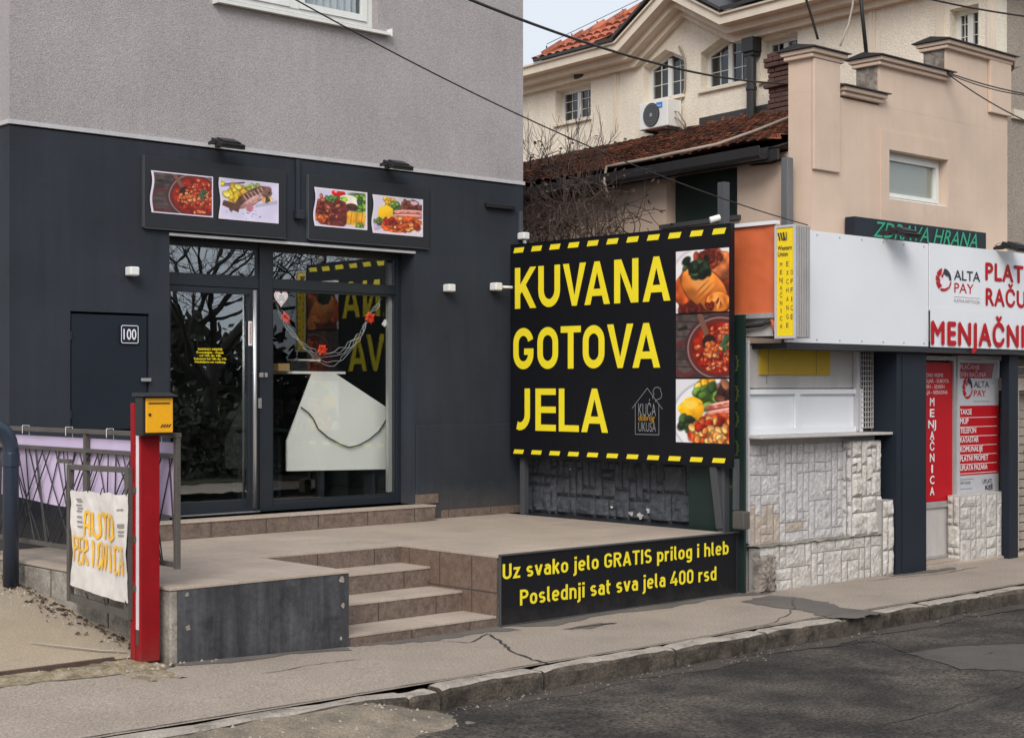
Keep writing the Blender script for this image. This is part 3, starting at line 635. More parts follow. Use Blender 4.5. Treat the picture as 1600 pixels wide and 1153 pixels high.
blot(pv, [G2(1160,940), G2(1200,930), G2(1245,933), G2(1290,941), G2(1318,950), G2(1378,957), G2(1345,965), G2(1300,967), G2(1272,958), G2(1240,952), G2(1205,949)], .004, seed=3, jit=.035)
pv.cm = 3; blot(pv, [(13.9,9.38), (14.6,9.40), (15.3,9.37), (15.1,9.24), (14.6,9.28)], .004, seed=4, jit=.03)
pv.cm = 3  # dirt stains on the pavement, also painting contact darkening along the terrace foot
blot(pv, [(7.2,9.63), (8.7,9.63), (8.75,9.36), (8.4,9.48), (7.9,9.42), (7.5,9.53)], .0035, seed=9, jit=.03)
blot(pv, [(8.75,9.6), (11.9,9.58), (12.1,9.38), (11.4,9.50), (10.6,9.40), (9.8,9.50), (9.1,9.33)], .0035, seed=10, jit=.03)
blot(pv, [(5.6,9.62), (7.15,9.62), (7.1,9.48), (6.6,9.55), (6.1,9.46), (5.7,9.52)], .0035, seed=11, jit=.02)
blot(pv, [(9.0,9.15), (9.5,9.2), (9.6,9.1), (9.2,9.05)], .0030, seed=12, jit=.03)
ribbon(pv, [(x_*.1, 9.2+.6*(.35+.12*math.sin(x_*.21)+.25*abs(mn.noise((x_*.4, 1, 1))))+.6*.22*max(0, min(1, (x_*.1-4)/1.7))-.004) for x_ in range(20, 58)], .022, .004, .003, seed=31, sub=2)
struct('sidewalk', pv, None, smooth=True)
# driveway ramp on the left, with the ochre gravel strip and rusty channel at its mouth
dv = sheet(-8, 5.66, 9.80, 24, 70, 60, lambda x, y: dz(x, y) if y < 14 else dz(x, 14)); struct('driveway', dv, M['drive'], smooth=True)
def gz(x, y): return -.25*max(0, x-5.45) + .062 + .05*(y-9.3)/.5*0.8 + .018*mn.noise((x*7, y*7, 1)) + .012*mn.noise((x*19, y*19, 4))
struct('gravel_strip', sheet(-8, 5.66, 9.15, 9.84, 260, 18, gz), M['moss'], smooth=True)
ru = MB(); ru.box(-8, 5.30, 9.79, 9.815, .07, .128); ru.box(-8, 5.30, 9.815, 9.90, .075, .118); tag(build('drain_rail', ru, M['rust'], bevel=.004), 'rusty steel channel set across the mouth of the dusty driveway', 'channel')
# the dropped kerb: sandy rubble washed over the gutter at the left
struct('gutter_rubble', sheet(-6, 6.62, 7.25, 8.02, 180, 16, lambda x, y: -.150 + .135*max(0, (y-7.25)/.75)**1.2*min(1, max(0, (6.62-x)/.5)) + .014*mn.noise((x*6, y*6, 5)) + .010*mn.noise((x*17, y*17, 5))*(1 if y > 7.4 else .3)), M['dirt'], smooth=True)
def kerb(x0, x1, top, seed):
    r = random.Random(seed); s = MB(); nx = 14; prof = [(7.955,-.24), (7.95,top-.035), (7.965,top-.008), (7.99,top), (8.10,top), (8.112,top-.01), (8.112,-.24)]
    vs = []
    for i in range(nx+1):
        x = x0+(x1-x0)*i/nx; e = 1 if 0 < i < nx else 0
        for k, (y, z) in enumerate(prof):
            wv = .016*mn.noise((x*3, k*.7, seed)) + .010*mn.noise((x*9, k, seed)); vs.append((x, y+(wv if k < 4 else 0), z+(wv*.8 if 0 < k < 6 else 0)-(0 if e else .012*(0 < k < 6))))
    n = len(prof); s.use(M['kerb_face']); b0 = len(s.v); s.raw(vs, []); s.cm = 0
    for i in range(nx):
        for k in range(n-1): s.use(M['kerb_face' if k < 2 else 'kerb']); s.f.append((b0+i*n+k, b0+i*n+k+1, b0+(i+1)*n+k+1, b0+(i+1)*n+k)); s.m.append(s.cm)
    s.use(M['kerb_face']); s.f += [tuple(b0+q for q in range(n)), tuple(b0+nx*n+k for k in range(n-1, -1, -1))]; s.m += [s.cm, s.cm]
    return s
names = ['broken short kerb stone at the end of the sandy gutter', 'long kerb stone right of the broken kerb end, below the steps', 'kerb stone below the left end of the slogan board', 'kerb stone below the right end of the slogan board', 'kerb stone level with the white stone base', 'kerb stone in front of the dark pavement patch', 'kerb stone in front of the navy column', 'last kerb stone before the right edge of the photo']
ks = [6.42, 6.70, 7.65, 9.05, 10.18, 11.24, 12.57, 13.62, 14.9]
for i, (a, b) in enumerate(zip(ks, ks[1:])):
    o = build('kerb_stone', kerb(a+.012, b-.012, -.006 if i else -.03, 40+i), M['kerb'], smooth=False); tag(o, names[i], 'kerb stone', 'kerb stones along the pavement')
for i, (a, b, lb) in enumerate([(14.9, 18.5, 'farther run of kerb beyond the right edge of the photo'), (2.2, 6.42, 'flush kerb stone half buried under sandy gutter rubble')]):
    tag(build('kerb_stone', kerb(a, b-.012, -.008, 60+i), M['kerb']), lb, 'kerb stone', 'kerb stones along the pavement')
# road repairs
M['gutter_dirt'] = mat('gutter_dirt', (.058,.046,.037), .95, var=.3, grain=.4, gs=70, bump=.8, bs=80)
rp = MB().use(M['road_patch'] if 'road_patch' in M else M['patch'])
M['road_patch'] = mat('pale_road_patch', (.078,.068,.060), .9, var=.25, grain=.35, gs=80, bump=.8, bs=90, spots=(2.5,.56), dark=.6)
rp.ms = [M['road_patch'], M['crack']]; G3 = lambda px, py: tuple(onZ(px, py, -.135))[:2]
rp.cm = 0; blot(rp, [G3(1420,1022), G3(1490,1010), G3(1600,1006), G3(1640,1030), G3(1600,1050), G3(1500,1046)], .004, rz, 21, .03)
rp.cm = 1; ribbon(rp, [G3(1420,1022), G3(1490,1010), G3(1600,1006), G3(1660,1012)], .02, .015, .007, rz, 3); ribbon(rp, [G3(1300,1010), G3(1360,1000), G3(1420,1022)], .014, .015, .006, rz, 3)
ribbon(rp, [(8.2,5.6), (10.5,5.75), (13,5.6), (17,5.9)], .010, .03, .006, rz, 5, 14)
rp.use(M['gutter_dirt']); r_ = random.Random(14)
for k in range(9): xa = 6.9+k*1.5; blot(rp, [(xa, 7.93), (xa+1.6, 7.93), (xa+1.5, 7.80-r_.uniform(0,.06)), (xa+.8, 7.72-r_.uniform(0,.10)), (xa+.1, 7.82-r_.uniform(0,.06))], .003+.0008*k, rz, 80+k, .03)
struct('road_patch', rp, None)
# opposite side of the street (seen in the shop glass)
op = sheet(-30, 70, -1.6, .8, 60, 4, lambda x, y: .0); struct('pavement', op, M['sidewalk'])
struct('verge', sheet(-60, 90, -40, -1.6, 60, 20, lambda x, y: .02 + .11*max(0, -y-3) if y > -22 else 2.1), M['grass'], smooth=True)
# litter of small stones and leaves along the foot of the terrace
lt = MB(); r = random.Random(8)
for k in range(420):
    if k < 230: y = r.uniform(9.75, 12.3); x = 5.62 - abs(r.gauss(0, .13)) - .12*(r.random() < .2); z = dz(x, y)
    elif k < 300: x = r.uniform(4.6, 6.0); y = r.uniform(9.3, 9.85); z = gz(x, y) if x < 5.62 else sz(x, y); y = y if x < 5.6 else min(y, 9.6)
    else: x = r.uniform(3.5, 6.5); y = r.uniform(7.35, 7.95); z = -.150+.135*((y-7.25)/.75)**1.2*min(1, max(0, (6.62-x)/.5))
    s_ = r.uniform(.006, .022); a = r.uniform(0, 6.3); h = s_*r.uniform(.3, .9)
    vs = [(x+math.cos(a+q)*s_*r.uniform(.6,1.2), y+math.sin(a+q)*s_*r.uniform(.6,1.2), z-.004) for q in (0,1.3,2.5,3.8,5)]; lt.raw(vs+[(x, y, z+h)], [(i, (i+1) % 5, 5) for i in range(5)])
o = build('pebble_litter', lt, M['kerb']); tag(o, 'small stones and crumbs lying along the driveway edge and gutter', 'litter', kind='stuff')
gr_ = MB()
for k in range(420):
    x = r.uniform(6.5, 17); y = 7.925-abs(r.gauss(0,.10)); z = rz(x, y)+.005; s_ = r.uniform(.003, .012)*(1.8 if r.random() < .06 else 1); a = r.uniform(0, 6.3)
    gr_.raw([(x+math.cos(a+q)*s_*r.uniform(.6,1.3), y+math.sin(a+q)*s_*r.uniform(.6,1.3), z-.003) for q in (0,1.5,2.9,4.4)]+[(x, y, z+s_*.6)], [(i, (i+1) % 4, 4) for i in range(4)])
tag(build('gutter_grit', gr_, M['dirt']), 'brown grit and crumbs scattered in the gutter below the kerb', 'grit', kind='stuff')
lf = MB()
for k in range(190):
    y = r.uniform(9.9, 12.2); x = 5.60-abs(r.gauss(0, .10)); z = dz(x, y)+.006; s_ = r.uniform(.012, .032); a = r.uniform(0, 6.3); c_, q_ = math.cos(a)*s_, math.sin(a)*s_
    lf.face([(x-c_, y-q_, z), (x+q_*.5, y-c_*.5, z+r.uniform(0,.018)), (x+c_, y+q_, z+r.uniform(0,.012)), (x-q_*.5, y+c_*.5, z+r.uniform(0,.02))])
tag(build('dead_leaves', lf, M['dryleaf']), 'dead brown leaves drifted along the foot of the terrace wall', 'leaves', kind='stuff')
st = MB(); st.tube([(4.95,10.35,dz(4.95,10.35)+.015), (5.15,10.12,dz(5.15,10.12)+.02), (5.3,9.98,.15), (5.44,9.88,.14)], [.004,.007,.008,.006], 6)
tag(build('dry_stick', st, M['cable_l']), 'thin pale stick lying beside the foot of the red post', 'stick')

# ================================================================ the dark restaurant building
YF, XL, XR = 12.82, 5.94, 12.0
ZT = .59; ZS = .755                               # terrace level, shop doorstep level
B = thing('restaurant_building', 'dark grey ground floor shop under pale grey stucco upper storey', 'building', (XL, YF, 0))
ox0, ox1 = 7.50, xY(648, YF); oz1 = onY(265, 366, YF).z
ZB = 4.244
cx0, cx1 = xY(110, YF), xY(233, YF); cz0, cz1 = onY(110, 675, YF).z, onY(110, 486, YF).z
wl = MB(); wl.wall(XL, XR, 0.0, ZB, [(ox0, ox1, ZS, oz1), (cx0, cx1, cz0, cz1)], YF, YF+.28)
wl.box(XL, XL+.28, YF+.285, 20, 0, ZB); wl.box(XR-.28, XR, YF+.285, 20, 0, ZB); wl.box(XL+.29, XR-.29, 17.2, 17.4, 0, ZB)
build('wall', wl, M['anthracite'], B, weld=False)
dd = MB(); dd.box(ox1+.012, XR+.012, YF-.022, YF-.002, ZT, onY(700, 663.5, YF).z); build('dado', dd, M['anthracite'], B, bevel=.006)
wx0, wx1, wz0 = xY(352, YF), xY(591, YF), onY(352, 8, YF).z + .05
uw = MB(); uw.wall(XL, XR, 4.30, 9.5, [(wx0, wx1, wz0, wz0+1.6)], YF, YF+.28); uw.box(XL, XL+.28, YF+.285, 20, 4.30, 9.5); uw.box(XR-.28, XR, YF+.285, 20, 4.30, 9.5)
uw.box(XL+.28, XR-.28, YF+.29, 20, 4.32, 4.5); uw.box(XL+.28, XR-.28, YF+.29, 20, 9.3, 9.5)
build('stucco_wall', uw, M['stucco'], B)
tr = MB(); tr.box(XL-.016, XR+.016, YF-.016, YF+.2, ZB+.016, 4.297); tr.box(XL-.016, XL+.1, YF+.203, 20, ZB+.016, 4.297)
tr.box(ox0-.004, ox1+.004, YF-.010, YF+.02, oz1-.012, oz1+.012); build('trim_strip', tr, M['trim'], B)
# upper window
wf = MB(); a, b = YF+.10, YF+.17; wf.frame(wx0+.002, wx1-.002, wz0+.003, wz0+1.59, .075, a, b)
mid = xY(459, YF+.1); wf.box(mid-.055, mid+.055, a-.012, b, wz0+.07, wz0+1.5)
for u0, u1 in ((wx0+.08, mid-.058), (mid+.058, wx1-.08)): wf.frame(u0, u1, wz0+.08, wz0+1.51, .065, a-.018, a+.03)
wo_ = build('window', wf, M['pvc'], B, bevel=.006)
gp = MB(); gp.box(wx0+.07, wx1-.07, a+.010, a+.016, wz0+.07, wz0+1.52); build('pane', gp, M['glass_c'], wo_)
sl_ = MB(); z_ = wz0-.006; sl_.prism([(YF-.075, z_-.052), (YF-.075, z_-.02), (YF+.10, z_), (YF+.10, z_-.03), (YF-.060, z_-.052)], 'X', xY(338, YF-.05), xY(609, YF-.05)); sl_.box(xY(338, YF-.05)-.012, xY(338, YF-.05), YF-.085, YF+.02, z_-.062, z_+.02); sl_.box(xY(609, YF-.05), xY(609, YF-.05)+.012, YF-.085, YF+.02, z_-.062, z_+.02)
build('sill', sl_, M['pvc'], wo_, bevel=.003)
ct = MB()
vs = []; n_ = 60
for i in range(n_+1):
    x = mid+.1+(wx1-.12-mid-.1)*i/n_; y = YF+.24+.025*math.sin(i*.9)
    vs += [(x, y, wz0+.02), (x, y, wz0+1.55)]
ct.raw(vs, [(2*i, 2*i+2, 2*i+3, 2*i+1) for i in range(n_)]); build('curtain', ct, M['curtain'], wo_, smooth=True)
# cabinet door
cd = MB(); cd.box(cx0+.016, cx1-.016, YF+.012, YF+.04, cz0+.016, cz1-.022)
cdo = build('cabinet_door', cd, M['column'], B, bevel=.004); cdo['label'] = 'smooth blue-black metal cabinet door'
hh = MB(); p = onY(227, 593, YF); hh.box(p.x-.055, p.x+.045, YF-.032, YF-.012, p.z-.018, p.z+.012); hh.box(p.x+.01, p.x+.04, YF-.012, YF+.013, p.z-.014, p.z+.008); build('handle', hh, M['steel'], cdo, bevel=.004)
hg = MB()
for zz in (cz0+.12, cz1-.25): hg.tube([(cx0+.008, YF+.004, zz), (cx0+.008, YF+.004, zz+.07)], .008, 8)
build('hinge', hg, M['black'], cdo)
bk = MB(); bk.box(cx0-.05, cx1+.05, YF+.29, YF+.32, cz0-.05, cz1+.05); build('cabinet_lining', bk, M['black'], B)
# skirting tiles
sk = MB(); sk.box(ox1+.004, ox1+.30, YF-.034, YF-.003, ZS+.002, ZS+.10); sk.box(ox1+.34, XR, YF-.045, YF-.024, ZT+.002, ZT+.085); build('skirting', sk, M['riser'], B, bevel=.003)
# conduit and junction box
cdt = MB(); x_ = xY(463.5, YF); cdt.box(x_-.024, x_+.024, YF-.03, YF-.001, onY(463, 331, YF).z, ZB-.002); cc_ = build('cable_duct', cdt, M['alu_dark'], B, bevel=.004)
jb = MB(); jb.box(x_-.045, x_+.05, YF-.07, YF-.001, onY(463, 343, YF).z, onY(463, 329, YF).z); build('junction_box', jb, M['alu_dark'], B, bevel=.006)
vb = MB(); q0, q1 = onY(757, 320, YF), onY(801, 320, YF); vb.box(q0.x, q1.x, YF-.05, YF-.001, q0.z-.03, q0.z+.02); build('slot_vent', vb, M['black'], B, bevel=.006)

# ---- shop front (frames stand .23 m behind the wall face)
YW = 13.05
mx0, mx1 = xY(405, YW), xY(425, YW); tz0 = onY(265, 444.5, YW).z; tz1 = onY(265, 428.5, YW).z; fx1 = ox1-.003
fr = MB(); a, b = YW, YW+.07
fr.box(ox0+.003, ox0+.06, a, b, ZS+.004, oz1-.004); fr.box(fx1-.055, fx1, a, b, ZS+.004, oz1-.004); fr.box(mx0, mx1, a-.012, b, ZS+.004, oz1-.004)
fr.box(ox0+.06, mx0, a, b, oz1-.05, oz1-.004); fr.box(mx1, fx1-.055, a, b, oz1-.05, oz1-.004)
fr.box(ox0+.06, mx0, a, b, tz0, tz1); fr.box(mx1, fx1-.055, a, b, tz0+.01, tz1-.01); fr.box(mx1, fx1-.055, a, b, ZS+.004, ZS+.085)
SF = build('shop_front', fr, M['alu_dark'], B, bevel=.004)
pr = MB()                                         # slim beads round each light
for u0, u1, v0, v1 in ((ox0+.06, mx0, tz1, oz1-.05), (mx1, fx1-.055, tz1-.01, oz1-.05), (mx1, fx1-.055, ZS+.085, tz0+.01)): pr.frame(u0+.001, u1-.001, v0+.001, v1-.001, .022, a+.012, a+.05)
build('glazing_bead', pr, M['alu_dark'], SF, bevel=.003)
al = MB(); s0, s1 = fx1-.125, fx1-.075; al.box(s0, s1, a+.055, a+.10, ZS+.12, tz0-.01); al.box(s0, s1, a+.055, a+.10, tz1+.02, oz1-.10); build('inner_profile', al, M['alu'], SF)
gl = MB(); gl.box(mx1+.005, fx1-.06, a+.030, a+.036, ZS+.08, tz0+.02); build('window_pane', gl, M['glass_c'], SF)
gl = MB(); gl.box(mx1+.005, fx1-.06, a+.030, a+.036, tz1-.02, oz1-.045); build('fanlight_pane', gl, M['glass'], SF)
gl = MB(); gl.box(ox0+.055, mx0-.004, a+.030, a+.036, tz1-.02, oz1-.045); build('fanlight_pane', gl, M['glass'], SF)
# door leaf
dl = MB(); d0, d1 = ox0+.065, mx0-.006; dl.wall(d0, d1, ZS+.022, tz0-.006, [(d0+.085, d1-.105, ZS+.135, tz0-.062)], a+.002, a+.055)
DL = build('glass_door', dl, M['alu_dark'], B, bevel=.004)
gl = MB(); gl.box(d0+.08, d1-.1, a+.028, a+.034, ZS+.13, tz0-.055); build('door_pane', gl, M['glass'], DL)
th = MB(); th.box(ox0+.004, mx0-.003, a-.02, a+.05, ZS+.003, ZS+.018); build('threshold', th, M['steel'], DL)
hd = MB(); hx = xY(398, YW-.06); hd.tube([(hx, YW-.062, ZS+.05), (hx, YW-.062, tz0-.02)], .019, 12)
for zz in (ZS+.20, onY(400, 583, YW).z, tz0-.16): hd.tube([(hx, YW-.062, zz), (hx+.02, YW+.004, zz)], .011, 8)
build('pull_bar', hd, M['steel'], DL, smooth=True)
lk = MB(); p = onY(411, 586, YW-.01); lk.box(p.x-.055, p.x-.008, YW-.035, YW-.014, p.z-.022, p.z+.022); lk.box(p.x+.012, p.x+.042, YW-.032, YW-.013, p.z-.022, p.z+.022); p = onY(405, 630, YW); lk.box(p.x-.02, p.x+.018, YW-.02, YW, p.z-.05, p.z+.05); build('lock', lk, M['steel'], DL, bevel=.004)
# opening hours lettering on the door glass, small vertical sticker on its stile
hl = MB()
for k, s in enumerate(['RADNO VREME', 'Ponedeljak - Petak', 'od 10h do 18h', 'Subotom od 10h do 17h', 'Nedeljom ne radimo']):
    p = onY(329, 547.5 + k*4.9, YW+.02); put_text(hl, s, (p.x, YW+.026, p.z), (1,0,0), (0,0,1), (0,-1,0), .020 if k else .021, width=[.27,.30,.24,.36,.34][k], center=True, bold=.02, lift=0)
build('hours_lettering', hl, M['yellow'], DL)
sv = MB().use(M['white_ink']); p = onY(391, 521, YW); p0 = p.z; sv.box(p.x-.022, p.x+.022, YW-.004, YW+.001, p0-.12, p0+.12); sv.use(M['redsign'])
put_text(sv, 'VUCI-POVUCI', (p.x+.010, YW-.005, p0-.10), (0,0,1), (-1,0,0), (0,-1,0), .022, width=.2, lift=.002); sv2 = build('door_sticker', sv, None, DL)
hs_ = MB().use(M['white_ink'])
def heart(s): return [(s*.80*math.sin(t)**3, s*(.72*math.cos(t)-.28*math.cos(2*t)-.11*math.cos(3*t)-.05*math.cos(4*t))) for t in [2*math.pi*k/40 for k in range(40)]]
p = onY(439, 465.5, YW+.02); yb = YW+.018
for k, (s, m_) in enumerate(((.105,'white_ink'), (.094,'bow'), (.087,'white_ink'), (.072,'grey_ink'), (.068,'white_ink'))): hs_.use(M[m_]); hs_.face([(p.x+u, yb-.0015*k, p.z+v) for u, v in heart(s)])
hs_.use(M['grey_ink'])
for k, s in enumerate(('DOBRA', 'HRANA', 'DOBRI LJUDI')): put_text(hs_, '', (p.x, yb, p.z), (1,0,0), (0,0,1), (0,-1,0), .01)
for k in range(3): hs_.box(p.x-.035, p.x+.035, yb-.010, yb-.009, p.z+.016-.02*k, p.z+.022-.02*k)
tag(build('heart_sticker', hs_, None, B), 'white heart shaped sticker with pink rim lines')

# ---- inside the shop
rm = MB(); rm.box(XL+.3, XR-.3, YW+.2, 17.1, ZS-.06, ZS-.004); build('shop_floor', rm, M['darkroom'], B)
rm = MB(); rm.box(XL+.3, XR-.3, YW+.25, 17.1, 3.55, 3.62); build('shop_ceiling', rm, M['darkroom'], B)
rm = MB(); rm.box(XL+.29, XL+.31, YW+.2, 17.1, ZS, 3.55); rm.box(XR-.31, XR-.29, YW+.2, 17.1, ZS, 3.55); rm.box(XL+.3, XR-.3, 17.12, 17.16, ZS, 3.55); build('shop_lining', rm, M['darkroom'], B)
YB = 13.30
def PB(px, py): q = onY(px, py, YB); return (q.x, q.z)
bd = MB(); bd.prism([PB(489,583), PB(524,583.5), PB(610,640), PB(611,733), PB(449,736), PB(449,689)], 'Y', YB, YB+.03)
BD = thing('display_counter', 'white angled board with a dangling cable behind the shop window', 'counter', (PB(530, 733)[0], YB, ZS))
build('board', bd, M['innerboard'], BD, bevel=.003)
cb = MB(); pts = [(470,636), (482,645), (490,655), (497,670), (512,683), (530,693), (545,699), (562,695), (578,686), (592,674), (601,660), (607,648), (610,638)]
cb.tube([(onY(x, y, YB-.02).x, YB-.020, onY(x, y, YB-.02).z) for x, y in pts], .007, 6); build('cable', cb, M['cable'], BD, smooth=True)
cs = MB(); q0, q1 = PB(460, 583), PB(543, 583); cs.box(q0[0], q1[0], YB+.035, YB+.6, q0[1]-.005, q0[1]+.02); q0, q1 = PB(492, 563.5), PB(527, 563.5); cs.box(q0[0], q1[0], YB+.3, YB+.5, q0[1], q0[1]+.02); build('counter_top', cs, M['innerboard'], BD)
lg = MB(); q = PB(500, 700)
for px in (503, 583): x_ = xY(px, YB+.05); lg.box(x_-.022, x_+.022, YB+.04, YB+.085, ZS, q[1])
lg.box(xY(503, YB+.05), xY(583, YB+.05), YB+.045, YB+.08, ZS+.05, ZS+.09); build('counter_frame', lg, M['alu_dark'], BD)
bx = MB(); q = PB(455, 583); bx.box(q[0]-.09, q[0]+.10, YB+.1, YB+.3, q[1]+.022, q[1]+.10); o = build('carton', bx, M['cardboard'], None, loc=(q[0], YB+.2, q[1]), bevel=.003); tag(o, 'small brown carton standing on the counter behind the shop window', 'carton')
bx = MB(); q = PB(474, 583); bx.box(q[0]-.10, q[0]+.14, YB+.08, YB+.32, q[1]+.022, q[1]+.13); bx.box(q[0]-.03, q[0]+.07, YB+.07, YB+.078, q[1]+.07, q[1]+.085); tag(build('cash_register', bx, M['black'], None, loc=(q[0], YB+.2, q[1]), bevel=.01), 'low black cash register on the counter beside the carton', 'cash register')
for k in range(3):
    bt = MB(); x_, z_ = PB(440+8*k, 680)[0]-.02, PB(445, 672)[1]
    bt.tube([(x_, YB+.5, z_), (x_, YB+.5, z_+.15), (x_, YB+.5, z_+.19), (x_, YB+.5, z_+.25)], [.034,.034,.013,.013], 10); o = build('bottle', bt, M['bottle_red'], None, loc=(x_, YB+.5, z_), smooth=True); tag(o, 'dark red bottle on a low shelf left of the white board', 'bottle', 'bottles on the shelf inside the shop')
shf = MB(); x_, z_ = PB(448, 672)[0], PB(445, 672)[1]; shf.box(x_-.35, x_+.3, YB+.4, YB+.62, z_-.03, z_-.001); shf.box(x_-.3, x_-.26, YB+.45, YB+.55, ZS, z_-.03); shf.box(x_+.2, x_+.24, YB+.45, YB+.55, ZS, z_-.03); tag(build('shelf', shf, M['alu_dark'], loc=(x_, YB+.5, ZS)), 'low dark shelf left of the white board inside the shop', 'shelf')
db = MB(); YD = 13.7
db.prism([(onY(px, py, YD).x, onY(px, py, YD).z) for px, py in ((392,600), (400,600), (400,732), (352,732), (352,690), (372,640))], 'Y', YD, YD+.03); tag(build('angled_panel', db, M['side_glass'], loc=(onY(380, 700, YD).x, YD, ZS), bevel=.003), 'smoky dark angled side panel standing behind the glass door', 'panel')
# garland
gd = MB(); YG = YW+.10
ga = [(430,470), (440,495), (455,520), (470,535), (490,548), (505,552), (530,545), (550,532), (566,515), (578,495), (590,475), (598,462)]
r = random.Random(3)
for k in range(5):
    pts = []
    for i in range(len(ga)-1):
        for t in (0, .33, .66):
            x = ga[i][0]+(ga[i+1][0]-ga[i][0])*t; y = ga[i][1]+(ga[i+1][1]-ga[i][1])*t + (k*5.5*math.sin(math.pi*min(1, max(0, (x-470)/110))) if x > 470 else 0)
            q = onY(x+r.uniform(-3,3), y+r.uniform(-3,3), YG); pts.append((q.x, YG+r.uniform(-.02,.02), q.z))
    gd.tube(pts, .003, 5)
GA = thing('garland', 'silver wire garland with red bows hung across the window inside', 'garland', (onY(510, 552, YG).x, YG, onY(510, 552, YG).z))
build('wire', gd, M['silver'], GA)
for px, py in ((446, 497), (502, 546), (578, 497)):
    bo = MB(); q = onY(px, py, YG-.02)
    for k in range(9):
        a_ = k*.7+px; l_ = r.uniform(.045, .085); d = Vector((math.cos(a_), -.15, math.sin(a_))); e = Vector((-math.sin(a_), 0, math.cos(a_)))
        bo.raw([q, q+d*l_*.6+e*l_*.28, q+d*l_, q+d*l_*.6-e*l_*.28, q+d*l_*.5+Vector((0,-.03,0))], [(0,1,4), (1,2,4), (2,3,4), (3,0,4)])
    build('bow', bo, M['bow'], GA)
tg = MB(); q = onY(601, 505, YG); tg.obox((q.x, YG, q.z), (.8,0,-.6), (0,1,0), (.6,0,.8), .022, .008, .034); build('tag', tg, M['white_ink'], GA)

# ---- menu boards above the door
def menu_board(c, label, prints, loc):
    (x0, y0), (x1, _) , yb = c
    X0, X1 = xY(x0, YF-.03), xY(x1, YF-.03); z1 = onY(x0, y0, YF-.03).z; z0 = onY(x0, yb, YF-.03).z
    t = thing('menu_board', label, 'sign', (X0, YF-.03, z0), 'menu boards above the shop front')
    bb = MB(); bb.box(X0, X1, YF-.034, YF-.006, z0, z1); build('panel', bb, M['board'], t, bevel=.003)
    ed = MB(); ed.box(X0-.012, X0-.001, YF-.040, YF-.004, z0, z1); ed.box(X0, X1, YF-.040, YF-.004, z0-.010, z0-.001); build('edge_strip', ed, M['greydark'], t)
    for p, (u0, u1, v0, v1), lb, sd in prints:
        a0, a1 = xY(u0, YF-.04), xY(u1, YF-.04); b1 = onY(u0, v0, YF-.04).z; b0 = onY(u0, v1, YF-.04).z
        o = paper('photo_print', p, t, (a0, YF-.034, b0), (a1-a0, 0, 0), (0, 0, b1-b0), (0,-1,0), curl=1, seed=sd, margin=.03, lift=.005); o['label'] = lb
    return t
menu_board(((225.5,243), (447,267), 355), 'black menu board with bean stew and grilled fish photos', [(paint_beans(130, 92), (237.5,333,266.5,332), 'photo of red bean stew in a pot', 1), (paint_fish(130, 92), (344.5,435.5,277.5,342), 'photo of grilled fish with potatoes on a white plate', 2)], None)
menu_board(((482,272.5), (670.5,297), 373.5), 'black menu board with roast ribs and grilled sausage photos', [(paint_ribs(130, 100), (492.5,574,292.5,353), 'photo of glazed ribs with potatoes and salad', 3), (paint_grill(130, 100), (583.5,661,304,364), 'photo of grilled sausages and meat with potatoes', 4)], None)
# ---- floodlights on the white strip
def floodlight(pc, label, Yw, sc=.88, reach=.20, nm='floodlights over the menu boards'):
    p = onY(pc[0], pc[1], Yw); t = thing('floodlight', label, 'floodlight', (p.x, Yw, p.z), nm)
    c = Vector((p.x+.02, Yw-reach, p.z+.02)); ay = Vector((0, -.93, -.36)).normalized(); ax = Vector((1,0,0)); az = ax.cross(ay)*-1
    h = MB(); h.obox(c, ax, ay, az, .15*sc, .11*sc, .022*sc)
    h.obox(c+az*.028*sc, ax, ay, az, .11*sc, .07*sc, .012*sc)
    h.obox(c-az*.02*sc, ax, ay, az, .155*sc, .115*sc, .008*sc); build('lamp_housing', h, M['black'], t, bevel=.006)
    l = MB(); l.obox(c-az*.030*sc, ax, ay, az, .135*sc, .095*sc, .003); build('lens', l, M['grey_ink'], t)
    b_ = MB()
    for s in (-.157, .157): b_.beam(c+ax*s*sc, c+ax*s*sc+Vector((0, reach*.6, .0)), .012, .03)
    b_.beam(c+Vector((-.157*sc, reach*.6, 0)), c+Vector((.157*sc, reach*.6, 0)), .03, .012); b_.beam(c+Vector((0, reach*.6, 0)), c+Vector((0, reach-.002, .0)), .05, .03); build('bracket', b_, M['black'], t)
    w_ = MB(); w_.tube([c+Vector((.05, .1, .02)), c+Vector((.08, reach*.6, .05)), c+Vector((.04, reach*.9, .06)), c+Vector((0, reach-.004, .03))], .004, 6); build('lead', w_, M['cable'], t)
    return t
floodlight((336, 231), 'flat black floodlight above the bean stew menu board', YF-.016)
floodlight((601, 264), 'flat black floodlight above the ribs menu board', YF-.016)
# ---- white cube lamps and cameras
def cube_lamp(px, py, label, s=.047, nm='wall_lamp', cat='wall lamp', Yw=YF, grp='white cube lamps on the dark wall'):
    p = onY(px, py, Yw-.06); t = thing(nm, label, cat, (p.x, Yw, p.z), grp)
    b_ = MB(); b_.box(p.x-s, p.x+s, Yw-.115, Yw-.012, p.z-s*.85, p.z+s*.85); build('housing', b_, M['whiteplastic'], t, bevel=.012)
    b_ = MB(); b_.box(p.x-s*.75, p.x+s*.75, Yw-.012, Yw-.0005, p.z-s*.7, p.z+s*.7); build('back_plate', b_, M['whiteplastic'], t)
    b_ = MB(); b_.box(p.x-s*.6, p.x+s*.6, Yw-.10, Yw-.03, p.z-s*.85-.006, p.z-s*.85-.001); build('lens', b_, M['grey_ink'], t)
    return t, p
cube_lamp(206.5, 424, 'white cube lamp above the cabinet door')
cube_lamp(702, 450, 'white cube lamp right of the shop window')
